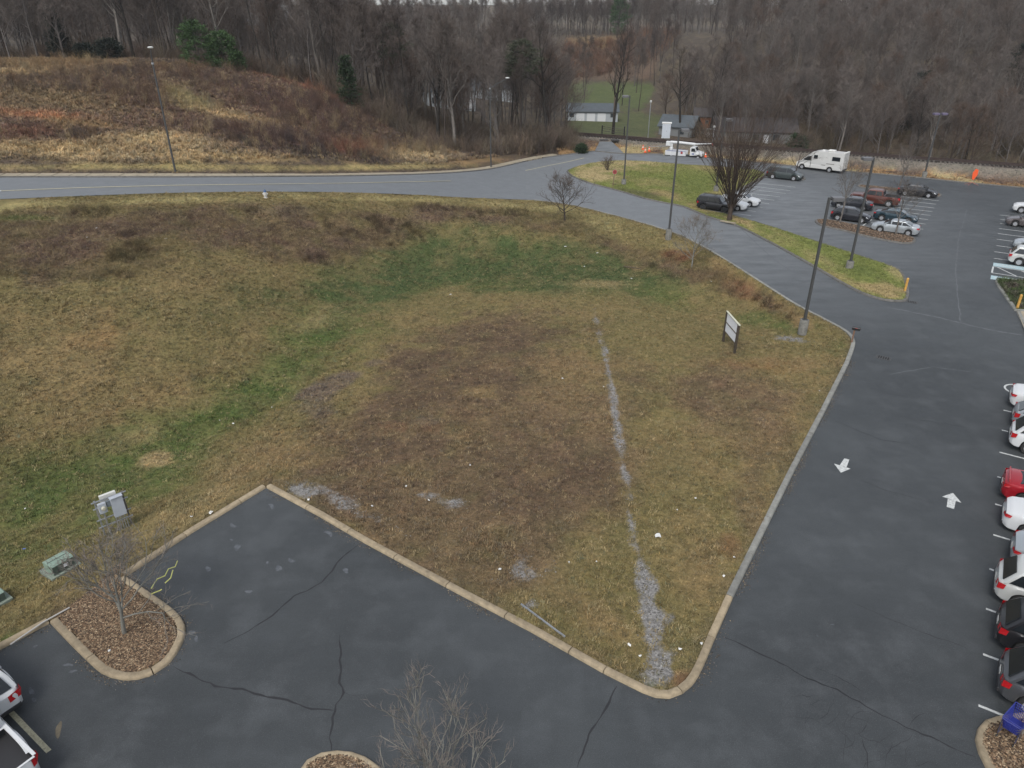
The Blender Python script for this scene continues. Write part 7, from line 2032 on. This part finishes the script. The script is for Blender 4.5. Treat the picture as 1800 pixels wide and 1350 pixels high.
# long dark ballast shoulder timber lying on the bank
a, b = px(1718, 292, .9), px(1796, 299, .8)
o = MB().box((0, 0, 0), ((b - a).length, .3, .2), math.atan2((b - a).y, (b - a).x)).build('loose_rail', M_RAIL, None, loc=(a + b) / 2 + Vector((0, 0, .12))); tag(o, 'loose rusty rail lying on the ballast at the right', 'rail')
# crossing panels and gate
for x0, lab in ((1055, 'left dark rubber crossing panel at the end of the access road'), (1074, 'right dark rubber crossing panel at the end of the access road')):
    p = px(x0 + 7, 246, 1.15); o = empty('crossing_panel', p, 0, lab, 'crossing panel', 'dark crossing panels')
    for k in range(3): MB().box((-.5 + k * .5, 0, .0), (.46, 1.3, .14)).build('rubber_slab', mat('crossing_rubber', C(58,56,56), .9), o)
gp = px(1060, 232, .3)
o = empty('road_gate', gp, 0, 'dark metal gate across the old road behind the railway', 'gate')
gp0 = px(1058, 235, .6) - gp; gp1 = px(1097, 237, .6) - gp
for q in (gp0, gp1): MB().box(q + Vector((0, 0, .5)), (.22, .22, 2.2)).build('post', M_BLK, o)
for z in (.55, 1.0, 1.35): MB().tube([gp0 + Vector((0, 0, z)), gp1 + Vector((0, 0, z - .3))], .045, 6).build('bar', mat('gate_dark', C(70,66,62), .7), o)
oldr = [px(1000,236,-.4), px(1040,233,-.4), px(1085,236,-.2), px(1098,243,.4), px(1040,242,.3), px(990,243,0)]
# signal cabinet
p = px(1170, 242, .9)
o = empty('signal_cabinet', p, R(-12), 'tall pale grey signal cabinet beside the railway', 'cabinet')
mc = mat('cabinet_silver', C(196,202,208), .4)
MB().box((0, 0, 1.3), (1.55, 1.3, 2.6)).build('body', mc, o, bevel=.03)
MB().box((0, 0, 2.68), (1.8, 1.5, .16)).build('roof', mat('roof_white', C(214,214,210), .4), o, bevel=.03)
for s in (-1, 1): MB().box((s * .38, -.66, 1.3), (.70, .03, 2.2)).build('door', mat('cabinet_door', C(186,192,200), .4), o, bevel=.01)
MB().box((.08, -.69, 1.25), (.04, .03, .2)).build('handle', M_TRIM, o)
MB().box((0, 0, -.9), (1.7, 1.45, 1.85)).build('base', M_CONC, o)

# ---------------------------------------------------------------- buildings
M_SIDING = mat('white_siding', C(160,166,170), .7, noise=.04, nscale=1); M_RGREY = mat('grey_roof', C(74,81,86), .7, noise=.12, nscale=1.5); M_WDK = mat('dark_window', (.03,.035,.04), .2)
M_RBROWN = mat('brown_roof', C(62,57,56), .85, noise=.15, nscale=1.2); M_PALE = mat('pale_wall', C(112,114,114), .8, noise=.05)
def house(c, rz, L_, D_, Hw, Hr, wall, roof, label, wins=(), doors=(), cat='building', name='house', over=.35, gar=()):
    o = empty(name, c, rz, label, cat)
    MB().box((0, 0, Hw / 2 - .4), (L_, D_, Hw + .8)).build('wall', wall, o)
    mb = MB(); mb.add([(-L_ / 2, -D_ / 2, Hw), (-L_ / 2, D_ / 2, Hw), (-L_ / 2, 0, Hw + Hr - .05), (L_ / 2, -D_ / 2, Hw), (L_ / 2, D_ / 2, Hw), (L_ / 2, 0, Hw + Hr - .05)], [(0, 2, 1), (3, 4, 5), (0, 3, 5, 2), (1, 2, 5, 4)])
    mb.build('gable', wall, o)
    lx, ly = L_ / 2 + over, D_ / 2 + over; dz = Hr * over / (D_ / 2)
    for s in (-1, 1):
        t_ = .14
        MB().add([(-lx, s * ly, Hw - dz), (lx, s * ly, Hw - dz), (lx, 0, Hw + Hr), (-lx, 0, Hw + Hr), (-lx, s * ly, Hw - dz + t_), (lx, s * ly, Hw - dz + t_), (lx, 0, Hw + Hr + t_), (-lx, 0, Hw + Hr + t_)], [(0, 1, 2, 3), (4, 5, 6, 7), (0, 1, 5, 4), (1, 2, 6, 5), (2, 3, 7, 6), (3, 0, 4, 7)]).build('roof', roof, o)
    for x, w_, z, h_ in wins:
        f = MB().box((x, -D_ / 2 - .03, z), (w_ + .16, .06, h_ + .16)).build('window', mat('window_frame', C(120,120,118), .7), o)
        MB().box((x, -D_ / 2 - .07, z), (w_, .03, h_)).build('pane', M_WDK, f)
    for x, w_, h_ in doors: MB().box((x, -D_ / 2 - .04, h_ / 2), (w_, .06, h_)).build('door', mat('door_grey', C(206,208,210), .6), o)
    return o
def put(x, y, D, dz=0.0):
    p = pd(x, y, D); p.z = gz(p.x, p.y) + dz; return p
p = px(1040, 209, -1.2); p.z = gz(p.x, p.y)
house(p, R(-4), 12.5, 6, 2.3, 1.5, M_SIDING, M_RGREY, 'long white shed with a grey roof behind the railway', name='long_shed', wins=[(-5.0, 1.0, 1.4, .8), (4.9, .8, 1.4, .8)], doors=[(-2.9, 2.0, 1.9), (-.3, 2.0, 1.9), (2.3, 2.0, 1.9)])
p = px(1193, 238, -.8); p.z = gz(p.x, p.y) - .3
house(p, R(-28), 7, 6, 2.4, 1.8, M_PALE, M_RGREY, 'pale cottage with a grey gable roof right of the signal cabinet', wins=[(-1.6, .9, 1.4, 1.0), (1.4, .9, 1.4, 1.0)])
p = px(1235, 226, -.8); p.z = gz(p.x, p.y)
house(p, R(-10), 4.2, 4, 3.4, 1.4, mat('rusty_wall', C(150,92,62), .9, noise=.2, nscale=1), M_RBROWN, 'small rusty orange shed among trees above the bucket truck', name='shed', wins=[(.6, .6, 2.2, .6)])
p = px(1322, 240, -.6); p.z = gz(p.x, p.y) - .4
house(p, R(-8), 16, 8, 2.6, 2.1, M_PALE, M_RBROWN, 'low house with a wide brown roof behind the vase shaped tree', wins=[(-4, 1.2, 1.5, 1.1), (0, 1.2, 1.5, 1.1), (4, 1.2, 1.5, 1.1)], doors=[(2, 1, 2)])
p = put(788, 160, 200); 
house(p, R(10), 13, 9, 4.2, 2.4, M_SIDING, M_RGREY, 'white house glimpsed through the middle woods', wins=[(-4, 1.2, 2, 1.4), (-1, 1.2, 2, 1.4), (3, 1.2, 2, 1.4)], doors=[(5, 1.1, 2.1)])
p = put(860, 150, 230)
house(p, R(-6), 16, 9, 3.2, 2.2, M_SIDING, M_RGREY, 'grey roofed house glimpsed right of the white house in the woods', wins=[(-4, 1.2, 1.8, 1.2), (2, 1.2, 1.8, 1.2)])
p = pd(455, 22, 330)
p.z = pd(455, 26, 330).z - 3.0
house(p, R(2), 24, 10, 4.2, 2.2, M_SIDING, M_PALE, 'long white building glimpsed high through the crest woods', wins=[(-9 + 2.6 * k, 1.2, 2.4, 1.4) for k in range(8)])
# small cars and clutter in the yards
for (x, y, cn, lab) in ((1256,238,'white','white car in the yard below the rusty shed'), (1243,236,'silver','silver car in the yard left of the white one')):
    p = px(x, y, -.6); p.z = gz(p.x, p.y)
    vehicle('hatch', p, R(200), WHITE if cn == 'white' else SILVER, lab)
# utility poles by the crossing
M_UP = mat('utility_pole', C(96,84,74), .95, noise=.2, nscale=2)
for x, y, D, H_, lab in ((1078,215,168,13,'brown utility pole beside the white shed'),):
    p = put(x, y, D); o = empty('utility_pole', p, 0, lab, 'utility pole')
    MB().tube([(0, 0, -.5), (0, 0, H_)], [.17, .12], 8).build('pole', M_UP, o, smooth=True); MB().box((0, 0, H_ - .8), (2.2, .12, .12)).build('crossarm', M_UP, o)
# wooden posts of a yard light
for x, y, zt_, lab in ((1139,240,6.5,'slim pole with a white lamp right of the white shed'), (1253,245,3.0,'short white post in the yard')):
    p = px(x, y, .6); p.z = gz(p.x, p.y); o = empty('yard_light', p, 0, lab, 'yard light')
    MB().tube([(0, 0, -.3), (0, 0, zt_)], .07, 6).build('pole', M_GALV, o, smooth=True); MB().lathe([(.05, 0), (.22, .1), (.2, .45), (0, .5)], 8).build('lamp_head', M_LENS, o, smooth=True, loc=(0, 0, zt_))

# ---------------------------------------------------------------- air
hz = MB().box((0, 0, 0), (1, 1, 1))
hm = bpy.data.materials.new('haze'); hm.use_nodes = True
hn = hm.node_tree; hn.nodes.remove(hn.nodes['Principled BSDF'])
pv = hn.nodes.new('ShaderNodeVolumePrincipled'); pv.inputs['Density'].default_value = HAZE = 0.00013
pv.inputs['Color'].default_value = (.93, .96, 1.0, 1); pv.inputs['Anisotropy'].default_value = .1
hn.links.new(pv.outputs[0], hn.nodes['Material Output'].inputs['Volume'])
o = hz.build('haze', hm)
o.scale = (2300, 2800, 62); o.location = (0, 1180, 62 / 2 - 12)
tag(o, 'thin winter haze over the valley', kind='stuff')
